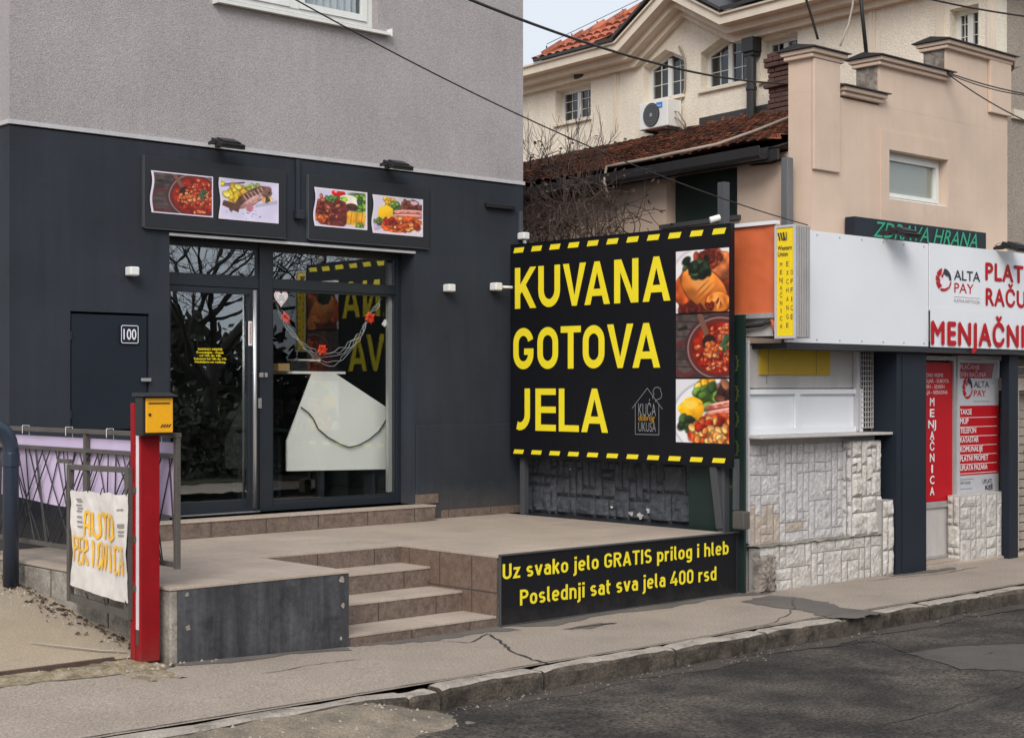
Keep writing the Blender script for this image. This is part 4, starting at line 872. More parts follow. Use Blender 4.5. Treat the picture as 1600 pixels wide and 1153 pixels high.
t, p = cube_lamp(775, 448, 'white box with a short arm pointing at the billboard', .050, 'billboard_lamp', 'lamp', YF-.02, 'white lamps lighting the billboard')
b_ = MB(); b_.tube([(p.x+.055, YF-.08, p.z), (p.x+.24, YF-.16, p.z-.005)], .016, 8); build('arm', b_, M['whiteplastic'], t, smooth=True)
t, p = cube_lamp(818, 369, 'white box camera at the building corner above the billboard', .046, 'security_camera', 'camera', YF+.0, 'small white cameras round the billboard')
b_ = MB(); b_.tube([(p.x, YF-.07, p.z-.05), (p.x+.01, YF-.08, p.z-.10)], .022, 8); build('lens', b_, M['steel'], t)
b_ = MB(); b_.box(p.x-.03, p.x+.02, YF-.035, YF-.001, p.z+.045, p.z+.28); build('cable_duct', b_, M['greydark'], t, bevel=.004)
# ---- house number
p = onY(202.5, 522.5, YF-.006); NP = thing('house_number_plate', 'small dark enamel plate reading 100 on the cabinet door', 'number plate', (p.x, YF-.004, p.z))
nb = MB(); hw, hh_ = .092, .087; nb.box(p.x-hw, p.x+hw, YF-.008, YF+.011, p.z-hh_, p.z+hh_); build('plate', nb, M['numblue'], NP, bevel=.012)
nb = MB(); u = (1,0,0); stroke(nb, [(-hw+.018,-hh_+.008), (hw-.018,-hh_+.008), (hw-.008,-hh_+.018), (hw-.008,hh_-.018), (hw-.018,hh_-.008), (-hw+.018,hh_-.008), (-hw+.008,hh_-.018), (-hw+.008,-hh_+.018)], .006, (p.x, YF-.008, p.z), (1,0,0), (0,0,1), (0,-1,0), .003, True)
put_text(nb, '100', (p.x, YF-.008, p.z-.047), (1,0,0), (0,0,1), (0,-1,0), .094, width=.128, center=True, bold=.012); build('numerals', nb, M['white_ink'], NP)

# ================================================================ the terrace
TX0, TX1, TY0 = 5.65, 11.74, 9.64; NX0, NX1, NY = 7.18, 8.72, 10.92
T = thing('terrace', 'beige tiled terrace with three steps in front of the dark shop', 'terrace', (TX0, TY0, 0))
out = [(TX0, TY0), (NX0, TY0), (NX0, NY), (NX1, NY), (NX1, TY0), (TX1, TY0), (TX1, YF-.003), (TX0, YF-.003)]
bd = MB(); bd.prism(out, 'Z', -.05, ZT-.022); build('base', bd, M['concrete'], T)
o2 = [(TX0-.02, TY0-.018), (NX0+.012, TY0-.018), (NX0+.012, NY-.014), (NX1-.012, NY-.014), (NX1-.012, TY0-.018), (TX1, TY0-.018), (TX1, YF-.003), (TX0-.02, YF-.003)]
bd = MB(); bd.prism(o2, 'Z', ZT-.021, ZT); build('deck', bd, M['tile'], T, bevel=.003)
pl = MB(); pl.use(M['plate']); pl.box(TX0+.05, NX0+.006, TY0-.012, TY0-.002, .015, ZT-.024)
r = random.Random(5); pl.use(M['kerb'])
for u, v, s_ in ((.12,.53,.018), (.13,.30,.026), (1.47,.52,.03), (1.48,.33,.024), (1.46,.08,.016)): pl.face([(TX0+u+s_*r.uniform(.5,1.1)*math.cos(a*.8), TY0-.0155, v+s_*r.uniform(.5,1.2)*math.sin(a*.8)) for a in range(8)])
build('steel_facing', pl, None, T)
rs = MB(); rs.box(NX0+.014, NX1-.014, NY-.012, NY-.002, .40, ZT-.0225); build('riser', rs, M['riser'], T)
rs = MB(); rs.box(NX1-.011, NX1-.002, TY0-.012, NY-.013, .0, ZT-.0225); build('stair_cheek', rs, M['riser_s'], T)
for k, (z, y) in enumerate(((.09, TY0), (.26, TY0+.43), (.43, TY0+.86))):
    s = MB().use(M['concrete']); s.box(NX0+.002, NX1-.012, y+.006, NY-.013, z-.18, z-.02); s.use(M['riser']); s.box(NX0+.002, NX1-.0125, y-.006, y+.005, max(-.03, z-.168), z-.019)
    s.use(M['tile']); s.box(NX0+.002, NX1-.0125, y-.012, NY-.0135, z-.0185, z); build('step', s, None, T, bevel=.002)
ds = MB().use(M['riser']); x1_ = xY(680, 12.6); ds.box(6.9, x1_, 12.60, YF-.004, ZT+.002, ZS-.018); ds.box(ox0+.002, ox1-.002, YF-.003, YW+.3, ZT+.002, ZS-.018); ds.use(M['tile']); ds.box(6.9, x1_+.004, 12.590, YF-.004, ZS-.0175, ZS); ds.box(ox0+.002, ox1-.002, YF-.0035, YW+.19, ZS-.0175, ZS); build('doorstep', ds, None, T, bevel=.002)
# corner post of raw concrete, with moss and a run of rust; blocks along the flank
cn = MB(); cn.box(TX0-.012, TX0+.05, TY0-.014, TY0+.3, -.03, ZT-.024); build('corner_strip', cn, M['concrete'], T, bevel=.012)
for k in range(6):
    y = TY0+.42+k*.46; blk = MB(); blk.box(TX0-.018-.006*(k % 2), TX0-.001, y, y+.44, .0, ZT-.03); build('flank_block', blk, M['concrete'], T, bevel=.012)

# ---- slogan board along the terrace front
SX0, SX1 = 8.735, onY(1149, 880, TY0-.03).x
S = thing('slogan_board', 'long low black board with two lines of yellow writing under the terrace', 'sign', (SX0, TY0-.02, 0))
sb = MB(); ys = TY0-.042; sb.box(SX0, SX1, ys, TY0-.020, .012, ZT-.004); build('panel', sb, M['board2'], S, bevel=.002)
sb = MB(); sb.box(SX0-.004, SX1, ys-.006, ys+.012, .004, .0118); sb.box(SX0-.012, SX0-.001, ys-.004, ys+.02, .004, ZT-.004); sb.box(SX0-.012, SX1+.03, ys-.014, TY0-.018, ZT-.003, ZT+.010); build('edge_trim', sb, M['greydark'], S, bevel=.002)
sb = MB(); sb.box(SX1+.006, 11.93, ys+.004, TY0+.12, -.01, ZT-.004); build('blank_panel', sb, M['board'], S, bevel=.004)
tx = MB(); U, V, Nn = (1,0,0), (0,0,1), (0,-1,0)
p, q = onY(785, 905, ys), onY(1138, 866, ys); din_text(tx, 'Uz svako jelo GRATIS prilog i hleb', (p.x, ys, .392), U, V, Nn, .128, q.x-p.x)
p, q = onY(812, 945, ys), onY(1119, 908, ys); din_text(tx, 'Poslednji sat sva jela 400 rsd', (p.x, ys, .158), U, V, Nn, .132, q.x-p.x)
build('lettering', tx, M['yellow'], S)

# ================================================================ stone cladding
def ashlar(O, U, V, n, W, H, cell, seed, depth=.028, gap=.010, pick=None, rough=.012):
    """irregular dressed stones of several sizes fitted together; returns builders by material key"""
    r = random.Random(seed); nx, ny = max(1, round(W/cell)), max(1, round(H/cell)); cw, chh = W/nx, H/ny
    occ = [[0]*ny for _ in range(nx)]; O, U, V, n = Vector(O), Vector(U), Vector(V), Vector(n); res = {}
    sizes = [(2,2),(3,2),(1,2),(2,1),(1,3),(3,1),(2,3),(3,3),(1,1),(1,4)]
    for j in range(ny):
        for i in range(nx):
            if occ[i][j]: continue
            for (a, b) in r.sample(sizes, len(sizes)) + [(1,1)]:
                if i+a <= nx and j+b <= ny and not any(occ[p][q] for p in range(i, i+a) for q in range(j, j+b)): break
            for p in range(i, i+a):
                for q in range(j, j+b): occ[p][q] = 1
            u0, u1, v0, v1 = i*cw+gap*r.uniform(.3,.8), (i+a)*cw-gap*r.uniform(.3,.8), j*chh+gap*r.uniform(.3,.8), (j+b)*chh-gap*r.uniform(.3,.8)
            key = pick((u0+u1)/2, (v0+v1)/2, r) if pick else 'stone'
            mb = res.setdefault(key, MB()); ku, kv = max(3, int((u1-u0)/.03)), max(3, int((v1-v0)/.03)); vs = []; d = depth*r.uniform(.6, 1.3); tx, ty = r.uniform(-.3,.3), r.uniform(-.3,.3)
            for l in range(kv+1):
                for k in range(ku+1):
                    su, sv = k/ku, l/kv; u = u0+(u1-u0)*su; v = v0+(v1-v0)*sv
                    edge = (k in (0, ku)) or (l in (0, kv))
                    q = O+U*u+V*v; nz = mn.noise((q.x*14+seed, q.y*14, q.z*14))+.6*mn.noise((q.x*31, q.y*31, q.z*31+seed))
                    h = .001 if edge else d*(1+tx*(su-.5)+ty*(sv-.5)) + rough*nz
                    vs.append(q+n*h + (U*mn.noise((q.x*5, q.z*5, seed))*.008 + V*mn.noise((q.z*5, q.x*5+q.y*5, seed+3))*.008))
            mb.raw(vs, [(l*(ku+1)+k, l*(ku+1)+k+1, (l+1)*(ku+1)+k+1, (l+1)*(ku+1)+k) for l in range(kv) for k in range(ku)])
    return res
def clad(name, parent, O, U, V, n, W, H, cell, seed, mort='mortar', **k):
    res = ashlar(O, U, V, n, W, H, cell, seed, **k); mb = MB()
    for key, b in res.items():
        mb.use(M[key]); mb.raw(b.v, b.f)
    mb.use(M[mort]); O, U, V, n = Vector(O), Vector(U), Vector(V), Vector(n)
    mb.face([O-n*.005, O+U*W-n*.005, O+U*W+V*H-n*.005, O+V*H-n*.005])
    return build(name, mb, None, parent)

# ================================================================ billboard
XB = 11.70; by0, by1 = yX(1140.5, XB), yX(799, XB); bz0, bz1 = 1.232, 3.552
BBD = thing('billboard', 'large black billboard reading KUVANA GOTOVA JELA in yellow beside the terrace', 'billboard', (XB+.03, (by0+by1)/2, ZT))
U, V, Nn = (0,-1,0), (0,0,1), (-1,0,0)
mb = MB()
n3 = 3
for k in range(n3): mb.box(XB, XB+.05, by0+(by1-by0)*k/n3+.0012, by0+(by1-by0)*(k+1)/n3-.0012, bz0, bz1)
build('panel', mb, M['board2'], BBD)
mb = MB(); mb.box(XB-.004, XB+.056, by0-.012, by0-.001, bz0-.01, bz1+.01); mb.box(XB-.004, XB+.056, by1+.001, by1+.010, bz0-.01, bz1+.01); mb.box(XB-.004, XB+.056, by0, by1, bz1+.001, bz1+.012); mb.box(XB-.004, XB+.056, by0, by1, bz0-.010, bz0-.001); build('edge_frame', mb, M['board2'], BBD)
pit = (by1-by0-.10)/10.55
for zz, sl_ in ((bz1-.085, .024), (bz0+.028, .018)):
    for k in range(11):
        ya = by1-.035-k*pit; w_ = pit*.545; h_ = .056 if zz > 2 else .046
        mb = MB(); mb.face([(XB-.004, ya, zz), (XB-.004, ya-w_, zz), (XB-.004, ya-w_-sl_, zz+h_), (XB-.004, ya-sl_, zz+h_)]); build('border_dash', mb, M['yellow'], BBD)
def brow(word, boxes, top, bot, s):
    mb = MB(); zt = sum(onX(px, py, XB).z for px, py in top)/len(top); zb = sum(onX(px, py, XB).z for px, py in bot)/len(bot)
    for ch, (a, b) in zip(word, boxes):
        y0, y1 = yX(a, XB), yX(b, XB); big_letter(mb, ch, y0-y1, zt-zb, s, (XB, y0, zb), U, V, Nn)
    o = build('lettering', mb, M['yellow'], BBD); o['label'] = 'large yellow word ' + word; return o
brow('KUVANA', [(805,838.5),(841.5,875.5),(880,916),(913.5,953.5),(960,998),(1004.5,1048)], [(805,417.5),(875,413.5),(998,404.5),(1026,401.5)], [(805,482.5),(838,481),(960,474),(1048,470.5)], .086)
brow('GOTOVA', [(802.5,834),(840,872.5),(876.5,908),(911,945),(949,990),(988.5,1032)], [(818,511.5),(908,509),(990,506.5)], [(818,576.5),(908,575.5),(1032,575)], .086)
brow('JELA', [(804.5,828.5),(837,869),(873.5,905),(908.5,950.5)], [(828,607),(929,607)], [(818,672.5),(905,674.5),(950,676)], .086)
for k, (t_, b_, p_, lb) in enumerate(((393.7,490,paint_sarma(100,112),'photo of stuffed cabbage rolls'), (492.5,590,paint_beans(100,112,9,.82,.46,.88),'photo of red bean stew with a wooden spoon'), (592.4,690.5,paint_grill_tall(100,112),'photo of potatoes and grilled meat'))):
    ya, yb_ = yX(1056.5, XB), yX(1140, XB)+.004; zt, zb = onX(1056.5, t_, XB).z, onX(1056.5, b_, XB).z
    o = paper('photo_print', p_, BBD, (XB, ya, zb), (0, yb_-ya, 0), (0,0,zt-zb), Nn, lift=.003); o['label'] = lb
# house-shaped logo
def LP(x, y): q = onX(980+x/11.525, 590+y/11.525, XB); return (-q.y, q.z)
lg = MB().use(M['logo_ink'])
for k, pl in enumerate(([(90,555),(365,190),(640,570)], [(150,480),(150,1018),(575,1028),(575,480)], [(470,385),(462,335),(488,300),(470,240),(500,185),(550,170),(600,195),(612,250),(632,310),(610,370),(570,388),(520,405),(515,440)])):
    stroke(lg, [LP(*q) for q in pl], .007, (XB, 0, 0), (0,-1,0), V, Nn, .003+.001*k)
lg.use(M['logo_ink'])
for s, y, h_ in (('KUĆA', 690, 225), ('UKUSA', 965, 165)):
    a, b = LP(205, y), LP(520, y); put_text(lg, s, (XB, -a[0], a[1]), U, V, Nn, LP(205, y-h_)[1]-a[1], width=b[0]-a[0], bold=0)
lg.use(M['gold_ink']); a, b = LP(208, 772), LP(500, 772); put_text(lg, 'dobrog', (XB, -a[0], a[1]), U, V, Nn, .06, width=b[0]-a[0], shear=.2)
build('logo', lg, None, BBD)
def post(p, q, wd): m_ = MB(); m_.beam(p, q, wd); return build('post', m_, M['greysteel'] if wd > .1 else M['greydark'], BBD, bevel=.004)
post((XB+.09, yX(819, XB+.09), ZT+.001), (XB+.09, yX(819, XB+.09), bz1-.1), .07)
pa = onX(1129, 0, XB+.10); post((XB+.115, pa.y, .0), (XB+.115, pa.y, 3.98), .085)
post((XB+.05, yX(1117, XB+.05), bz0+.02), (XB+.10, yX(1128, XB+.1), ZT+.03), .085)
mb = MB(); mb.beam((XB+.04, yX(1145, XB), ZT+.13), (XB+.04, yX(1163, XB), ZT+.13), .10, .17); build('bracket', mb, M['greysteel'], BBD, bevel=.01)
mb = MB(); mb.beam((XB+.07, by0-.02, 1.30), (XB+.07, yX(1150, XB+.07), ZT+.22), .045); build('brace', mb, M['greydark'], BBD)
# dark green side board behind the billboard's edge
GB = thing('ornament_board', 'narrow dark green board with toothed olive ornaments behind the billboard edge', 'board', (11.86, 9.7, 0))
mb = MB(); ge = yX(1162.5, 11.86); mb.box(11.86, 11.89, ge, ge+.7, 0.0, onX(1150, 492, 11.86).z); build('panel', mb, M['green_dark'], GB)
mb = MB()
for zz in (2.22, 1.93, 1.68, 1.40, 1.12):
    cy = ge+.16; pts = []
    for k in range(28): a = 2*math.pi*k/28; rr = .105 if k % 2 else .085; pts.append((cy+rr*math.cos(a)*.9, zz+rr*math.sin(a)))
    stroke(mb, [(-y, z) for y, z in pts], .018, (11.86, 0, 0), (0,-1,0), V, Nn, .003, True)
build('ornament', mb, M['ochre_d'], GB)
# small white camera on the tall post
p = onX(1122, 343, XB+.06); t = thing('security_camera', 'small white camera clamped to the tall post above the billboard', 'camera', p, 'small white cameras round the billboard')
mb = MB(); mb.tube([p+Vector((-.05,.06,-.01)), p+Vector((.03,.0,.02))], .034, 10); build('housing', mb, M['whiteplastic'], t, bevel=.005)
mb = MB(); mb.tube([p+Vector((.03,0,.0)), p+Vector((.05,.0,-.10)), p+Vector((.05,0,-.16))], .017, 8); build('bracket', mb, M['whiteplastic'], t)

# ================================================================ pink house with the exchange office in front
XP = 13.44; YP = 9.9
PH = thing('pink_house', 'pale pink house with a stepped parapet and an old red tiled roof', 'house', (13.4, YP, 0))
pxs = [xY(1268, YP), xY(1309, YP), xY(1373.5, YP), xY(1478, YP), xY(1574, YP)]; pz = [5.54, 5.21, 5.63, 6.01]
wx0, wx1 = xY(1387, YP), xY(1479, YP); wz0, wz1 = onY(1387, 311, YP).z, onY(1387, 234, YP).z
wl = MB(); wl.wall(pxs[0], pxs[4], 0, pz[1]-.12, [(wx0, wx1, wz0, wz1)], YP, YP+.30)
for k in (0, 2, 3): wl.box(pxs[k]+.0, pxs[k+1]-(.0 if k == 3 else .0), YP, YP+.30, pz[1]-.119, pz[k]-.10)
build('wall', wl, M['pink'], PH)
SHEAR = (.1375, 10.2)
sw = MB(); ye = 21.0; q0, q1 = yX(1152, XP), yX(1041, XP); sz0, sz1 = onX(1057, 349, XP).z, 4.46
sw.wall(YP+.305, ye, 0, 4.5, [(q0, q1, sz0, sz1)], XP, XP+.3, 'X'); build('wall', sw, M['pink'], PH); SHEAR = None
pl = MB(); pl.box(pxs[0]-.0, pxs[1], YP-.035, YP-.002, onY(1290, 268, YP).z, pz[0]-.10); build('pilaster', pl, M['pink'], PH, bevel=.008); pl = MB(); pl.box(xY(1543, YP), pxs[4]+.02, YP-.045, YP-.002, onY(1560, 180, YP).z, pz[3]-.10)
build('pilaster', pl, M['pink'], PH, bevel=.008); pl = MB(); wf0, wf1 = xY(1374, YP), xY(1484, YP); pl.wall(wf0, wf1, wz0-.30, wz1+.20, [(wx0, wx1, wz0, wz1)], YP-.022, YP-.0015); build('plaster_band', pl, M['pink'], PH, bevel=.008)
mo = MB(); cp = MB()
for k in range(4):
    a, b = pxs[k], pxs[k+1]; z = pz[k]; ex0 = .07; ex1 = .07 if k in (0, 3) else -.002
    if k == 1: ex0 = -.03; ex1 = .05
    if k == 2: ex1 = .03
    mo.box(a-ex0+.02, b+ex1-.02, YP-.05, YP+.33, z-.10, z-.055); mo.box(a-ex0, b+ex1, YP-.085, YP+.36, z-.054, z-.005)
    m_ = (YP+.14); cp.prism([(YP-.115, z-.004), (YP-.115, z+.006), (m_, z+.055), (YP+.40, z+.006), (YP+.40, z-.004)], 'X', a-ex0-.03, b+ex1+.03)
build('moulding', mo, M['pink'], PH, bevel=.012); build('flashing', cp, M['cap'], PH)
for k in (2, 3): rt = MB(); rt.box(pxs[k]-.012, pxs[k]-.001, YP+.02, YP+.29, pz[k-1]+.0, pz[k]-.103); build('bare_return', rt, M['greybrick'], PH)
# white window with blind
wf = MB(); a = YP+.10; wf.frame(wx0+.002, wx1-.002, wz0+.002, wz1-.002, .04, a, a+.07); wf.frame(wx0+.045, wx1-.045, wz0+.045, wz1-.045, .045, a-.018, a+.05); W_ = build('window', wf, M['pvc'], PH, bevel=.006)
bl = MB(); n_ = 26
for k in range(n_): z = wz0+.11+(wz1-wz0-.22)*k/n_; bl.obox(((wx0+wx1)/2, a+.045, z+.008), (1,0,0), (0,.35,-.94), (0,.94,.35), (wx1-wx0)/2-.095, .015, .0015)
bl.box(wx0+.10, wx1-.10, a+.065, a+.07, wz0+.1, wz1-.1); build('blind', bl, M['blind'], W_)
gp = MB(); gp.box(wx0+.10, wx1-.10, a+.018, a+.024, wz0+.1, wz1-.1); build('pane', gp, M['glass_c'], W_)
sl_ = MB(); sl_.box(wx0+.003, wx1-.003, YP+.002, a, wz0+.0015, wz0+.02); build('sill', sl_, M['pvc'], W_)
# dark boarded window in the flank
SHEAR = (.1375, 10.2); dw = MB(); dw.box(XP+.16, XP+.20, q0+.003, q1-.003, sz0+.003, sz1-.003); o = build('boarded_window', dw, M['green_dark'], PH); dw = MB(); dw.box(XP-.05, XP+.158, q0-.06, q1+.08, sz0-.05, sz0-.002); build('sill', dw, M['greydark'], o)
# roof of old tiles
def tiles(x0, z0, x1, z1, y0, y1, row, colw, amp, clip=None):
    mb = MB(); L_ = math.hypot(x1-x0, z1-z0); nr = round(L_/row); nc = round((y1-y0)/colw); sub = 6; dx, dz_ = (x1-x0)/nr, (z1-z0)/nr; nrm = Vector((-(z1-z0), 0, x1-x0)).normalized(); vs = []; W_ = nc*sub+1
    r = random.Random(int(x0*10)); 
    for j in range(nr):
        for e in (0, 1):
            jit = [r.uniform(-.007, .007) for _ in range(nc+1)]
            for i in range(W_):
                t = i/sub; y = y0+(y1-y0)*i/(W_-1); h = amp*abs(math.sin(math.pi*(t % 1)))**.7 + (.045 if e == 0 else .0) + jit[int(t)]*(1-e) + .02*mn.noise((y*.8, j*.35, 1))
                vs.append(Vector((x0+dx*(j+e*1.04), y, z0+dz_*(j+e*1.04)))+nrm*h)
    fs = []
    for k in range(2*nr-1):
        for i in range(W_-1): fs.append((k*W_+i, k*W_+i+1, (k+1)*W_+i+1, (k+1)*W_+i))
    return mb.raw(vs, fs)
grid_lines(M['oldtile'], .75, .205, 'YX', (.03,.02,.018), .004, .40); grid_lines(M['oldtile'], .155, .199, 'YX', (.03,.02,.018), .004, .38)
rf = tiles(13.22, 4.58, 18.32, 6.13, YP+.42, 21, .215, .155, .016); RF = build('roof', rf, M['oldtile'], PH)
un = MB(); un.face([(13.24, YP+.32, 4.53), (18.32, YP+.32, 6.09), (18.32, 21, 6.09), (13.24, 21, 4.53)]); un.face([(13.24, YP+.32, 4.52), (XP+.1, YP+.32, 4.52), (XP+.1, 21, 4.52), (13.24, 21, 4.52)]); build('roof_underside', un, M['cap'], RF)
rg = MB(); r = random.Random(2)
for k in range(26): y = YP+.5+k*.41; rg.tube([(18.30, y, 6.11+r.uniform(0,.02)), (18.30, y+.40, 6.13+r.uniform(0,.03))], [.09,.105], 10)
build('ridge_tile', rg, M['oldtile'], RF)
gu = MB(); gu.prism([(13.08, 4.44), (13.10, 4.41), (13.20, 4.41), (13.24, 4.44), (13.24, 4.54), (13.22, 4.54), (13.21, 4.45), (13.11, 4.45), (13.09, 4.54), (13.07, 4.54)][::-1], 'Y', YP+.45, 20.5)
gu.box(13.245, 13.29, YP+.33, 20.5, 4.40, 4.515); build('gutter', gu, M['gutter'], RF)
dp = MB(); yd = yX(1230, 13.27); dp.box(13.22, 13.32, yd-.05, yd+.05, 0, 4.40); build('downpipe', dp, M['downpipe'], PH, bevel=.01)
ch = MB(); cc = Vector((17.9, onX(1229, 0, 17.9).y, 0)); hw = .205; r = random.Random(5)
for k in range(15):
    z = 5.75+.075*k; e = hw+r.uniform(-.012,.012)+(.05 if k in (8, 12, 13) else 0); 
    for a_, b_ in ((-1, 0), (0, 1)):
        o_ = .06*(1 if k % 2 else -1)
        for sx in (-1, 1):
            ya, yb_ = (-e, o_) if a_ < 0 else (o_+.012, e); ch.box(cc.x+sx*e, cc.x+sx*(e-.10)+r.uniform(-.006,.006), cc.y+ya+r.uniform(0,.006), cc.y+yb_, z, z+.060+r.uniform(0,.008))
            ch.box(cc.x+(ya if a_ < 0 else ya)*.52, cc.x+yb_*.52, cc.y+sx*(e+.002), cc.y+sx*(e-.10), z, z+.064)
ch.box(cc.x-hw+.02, cc.x+hw-.02, cc.y-hw+.02, cc.y+hw-.02, 5.7, 6.88); CH = build('chimney', ch, M['brick'], RF, bevel=.012)
# lead flashing along the ridge and a pale cable dragged over the tiles
fl = MB(); fl.box(18.22, 18.25, cc.y+.6, yX(955, 18.2), 6.16, 6.27); build('ridge_flashing', fl, M['cap'], RF); SHEAR = None
# ---- the shop addition
KZ0, KZ1 = 2.425, 3.53; YS = 9.30
K = thing('exchange_office', 'low shop front with whitewashed stone base and a white fascia', 'shop', (12.0, YS, 0))
core = MB(); core.box(12.26, 14.2, 9.75, YP-.004, 1.5, KZ0); core.box(12.06, 14.2, 9.66, YP-.004, 0, 1.495); core.box(12.05, 18.4, YS+.05, YP-.004, KZ0+.06, KZ1-.02); core.box(12.06, 12.25, YP, 14, 0, 2.3); build('core_wall', core, M['kioskpanel'], K)
# window zone with sheets
def kx(px, Y=9.74): return xY(px, Y)
kp = MB().use(M['kioskpanel']); z_ = lambda px, py: onY(px, py, 9.74).z
kp.box(12.0, kx(1341), 9.725, 9.745, z_(1250,606), KZ0-.02); kp.use(M['mustard']); kp.box(kx(1183), kx(1293), 9.705, 9.722, z_(1240,586), KZ0-.01); kp.use(M['black']); kp.box(kx(1196)-.003, kx(1196)+.003, 9.7225, 9.7235, z_(1200,600), KZ0); kp.box(kx(1196)-.0025, kx(1196)+.0025, 9.7035, 9.7048, z_(1240,585), KZ0-.02); kp.box(kx(1271)-.0025, kx(1271)+.0025, 9.7035, 9.7048, z_(1240,585), KZ0-.02); build('panel', kp, None, K)
kf = MB(); zt, zb = z_(1250,608), 1.518; kf.wall(12.0, kx(1341), zb, zt, [(12.03, kx(1236), zb+.06, zt-.05), (kx(1243), kx(1337), zb+.06, zt-.05)], 9.68, 9.71); kf.box(12.0, kx(1341), 9.713, 9.74, zb, zt); build('shutter', kf, M['whitesign'], K, bevel=.005)
kq = MB(); kq.box(kx(1367, 9.69), kx(1386, 9.69), 9.69, 9.74, 1.52, KZ0-.01); build('post', kq, M['trim'], K, bevel=.004); kq = MB(); kq.box(12.0-.012, 12.012, 9.60, 9.645, .47, KZ0+.02); build('post', kq, M['trim'], K, bevel=.004); kq = MB(); kq.box(kx(1340,9.66), kx(1344,9.66), 9.66, 9.72, 1.53, KZ0-.01); build('post', kq, M['trim'], K, bevel=.004)
gr = MB(); g0, g1 = kx(1345, 9.68), kx(1364, 9.68)
for k in range(6): x = g0+(g1-g0)*k/5; gr.tube([(x, 9.68, 1.55), (x, 9.68, KZ0-.02)], .0055, 5)
for k in range(16): z = 1.56+k*(KZ0-1.6)/15; gr.tube([(g0, 9.674, z), (g1, 9.674, z)], .0055, 5)
build('grille', gr, M['kioskpanel'], K); gr = MB(); gr.box(g0-.01, g1+.02, 9.72, 9.735, 1.53, KZ0); build('grille_back', gr, M['black'], K)
sl_ = MB(); sl_.box(11.99, kx(1388, 9.5), 9.44, 9.72, 1.488, 1.515); build('counter_sill', sl_, M['kioskpanel'], K, bevel=.006)
pick = lambda u, v, r: 'stone_t' if (v < .33 and u < .75 and r.random() < .75) else 'stone'
clad('stone_wall', K, (12.03, 9.635, .44), (1,0,0), (0,0,1), (0,-1,0), 1.75, .98, .098, 5, pick=pick, depth=.006, gap=.007, rough=.008)
# ledge
clad('stone_ledge', K, (12.0, 9.475, -.02), (1,0,0), (0,0,1), (0,-1,0), kx(1392, 9.5)-12.0, .46, .105, 7, depth=.008, gap=.008, rough=.010, pick=lambda u, v, r: 'stone_w')
le = sheet(11.99, 14.3, 9.45, 9.66, 60, 8, lambda x, y: .445+.014*mn.noise((x*9, y*9, 4))); build('ledge_top', le, M['concrete'], K, smooth=True)
kc = MB(); kc.box(12.02, 14.3, 9.49, 9.62, -.02, .425); build('ledge_core', kc, M['mortar'], K)
pcx = 13.60; clad('stone_pier', K, (pcx, 9.53, .43), (1,0,0), (0,0,1), (0,-1,0), .52, 1.0, .085, 11, pick=lambda u, v, r: 'stone_w'); clad('stone_pier', K, (pcx, 9.66, .43), (0,-1,0), (0,0,1), (-1,0,0), .13, 1.0, .085, 12, pick=lambda u, v, r: 'stone'); clad('stone_pier', K, (14.02, 9.44, .0), (1,0,0), (0,0,1), (0,-1,0), .20, .80, .085, 13, pick=lambda u, v, r: 'stone_w')
kc = MB(); kc.box(pcx+.01, 14.14, 9.545, 9.65, .43, 1.42); kc.box(14.03, 14.21, 9.455, 9.54, 0, .80); build('pier_core', kc, M['mortar'], K)
# rough rubble corner stone
bm_ = MB(); n_ = 16; vs = []
for j in range(n_+1):
    for i in range(n_+1):
        a, b = i/n_, j/n_; x = 11.97+.27*a; z = -.03+.42*b; e = min(a, 1-a, b, 1-b)
        vs.append((x+.02*mn.noise((a*5, b*5, 1)), 9.43+.10*(1-min(1, e*5))**2+.035*mn.noise((a*8, b*11, 2))+.025*mn.noise((a*19, b*24, 5)), z+.02*mn.noise((b*6, a*6, 3))))
bm_.raw(vs, [(j*(n_+1)+i, j*(n_+1)+i+1, (j+1)*(n_+1)+i+1, (j+1)*(n_+1)+i) for j in range(n_) for i in range(n_)])
o = build('rubble_stone', bm_, M['greybrick'], K); o['label'] = 'dark pitted rubble stone at the foot of the white stone base'
# flank stone wall painted dark, behind the billboard
DW = thing('painted_stone_wall', 'rough stone wall painted black under the billboard', 'wall', (12.06, 11.3, ZT))
clad('stone_face', DW, (12.05, YF-.004, ZT+.0), (0,-1,0), (0,0,1), (-1,0,0), YF-9.76, 1.25, .10, 23, 'mortar_d', depth=.035, rough=.018, pick=lambda u, v, r: 'stone_d')
mb = MB(); mb.box(12.052, 12.30, 9.76, YF-.006, 0, 1.86); build('core', mb, M['mortar_d'], DW)
mb = MB().use(M['stone_w']); r = random.Random(6)
for (px, py, s_) in ((985,802,.05),(1000,806,.06),(1012,798,.045),(1088,757,.02),(1086,773,.03),(955,792,.03),(890,733,.02)):
    q = onX(px, py, 12.0); P = []
    for k in range(9): a = k*.7; rr = s_*r.uniform(.4, 1); P.append((q.x+.004+.008*r.random(), q.y+rr*math.cos(a), q.z+rr*.7*math.sin(a)))
    mb.face(P)
build('chip', mb, None, DW)
# fascia cladding
XR_ = 18.6; jx = xY(1451, YS)
fa = MB(); fa.box(12.20, jx-.003, YS, YS+.03, KZ0, KZ1); build('fascia_sheet', fa, M['whitesign'], K, bevel=.003)
fb = MB(); fb.box(12.20, XR_, YS+.002, YS+.6, KZ0-.06, KZ0-.004); build('soffit', fb, M['gutter'], K)
sc = MB()
for k in range(7):
    for z in (KZ0+.035, KZ1-.035): x = 12.3+k*.38; sc.tube([(x, YS-.0005, z), (x, YS-.006, z)], .009, 8)
build('screw', sc, M['alu'], K)
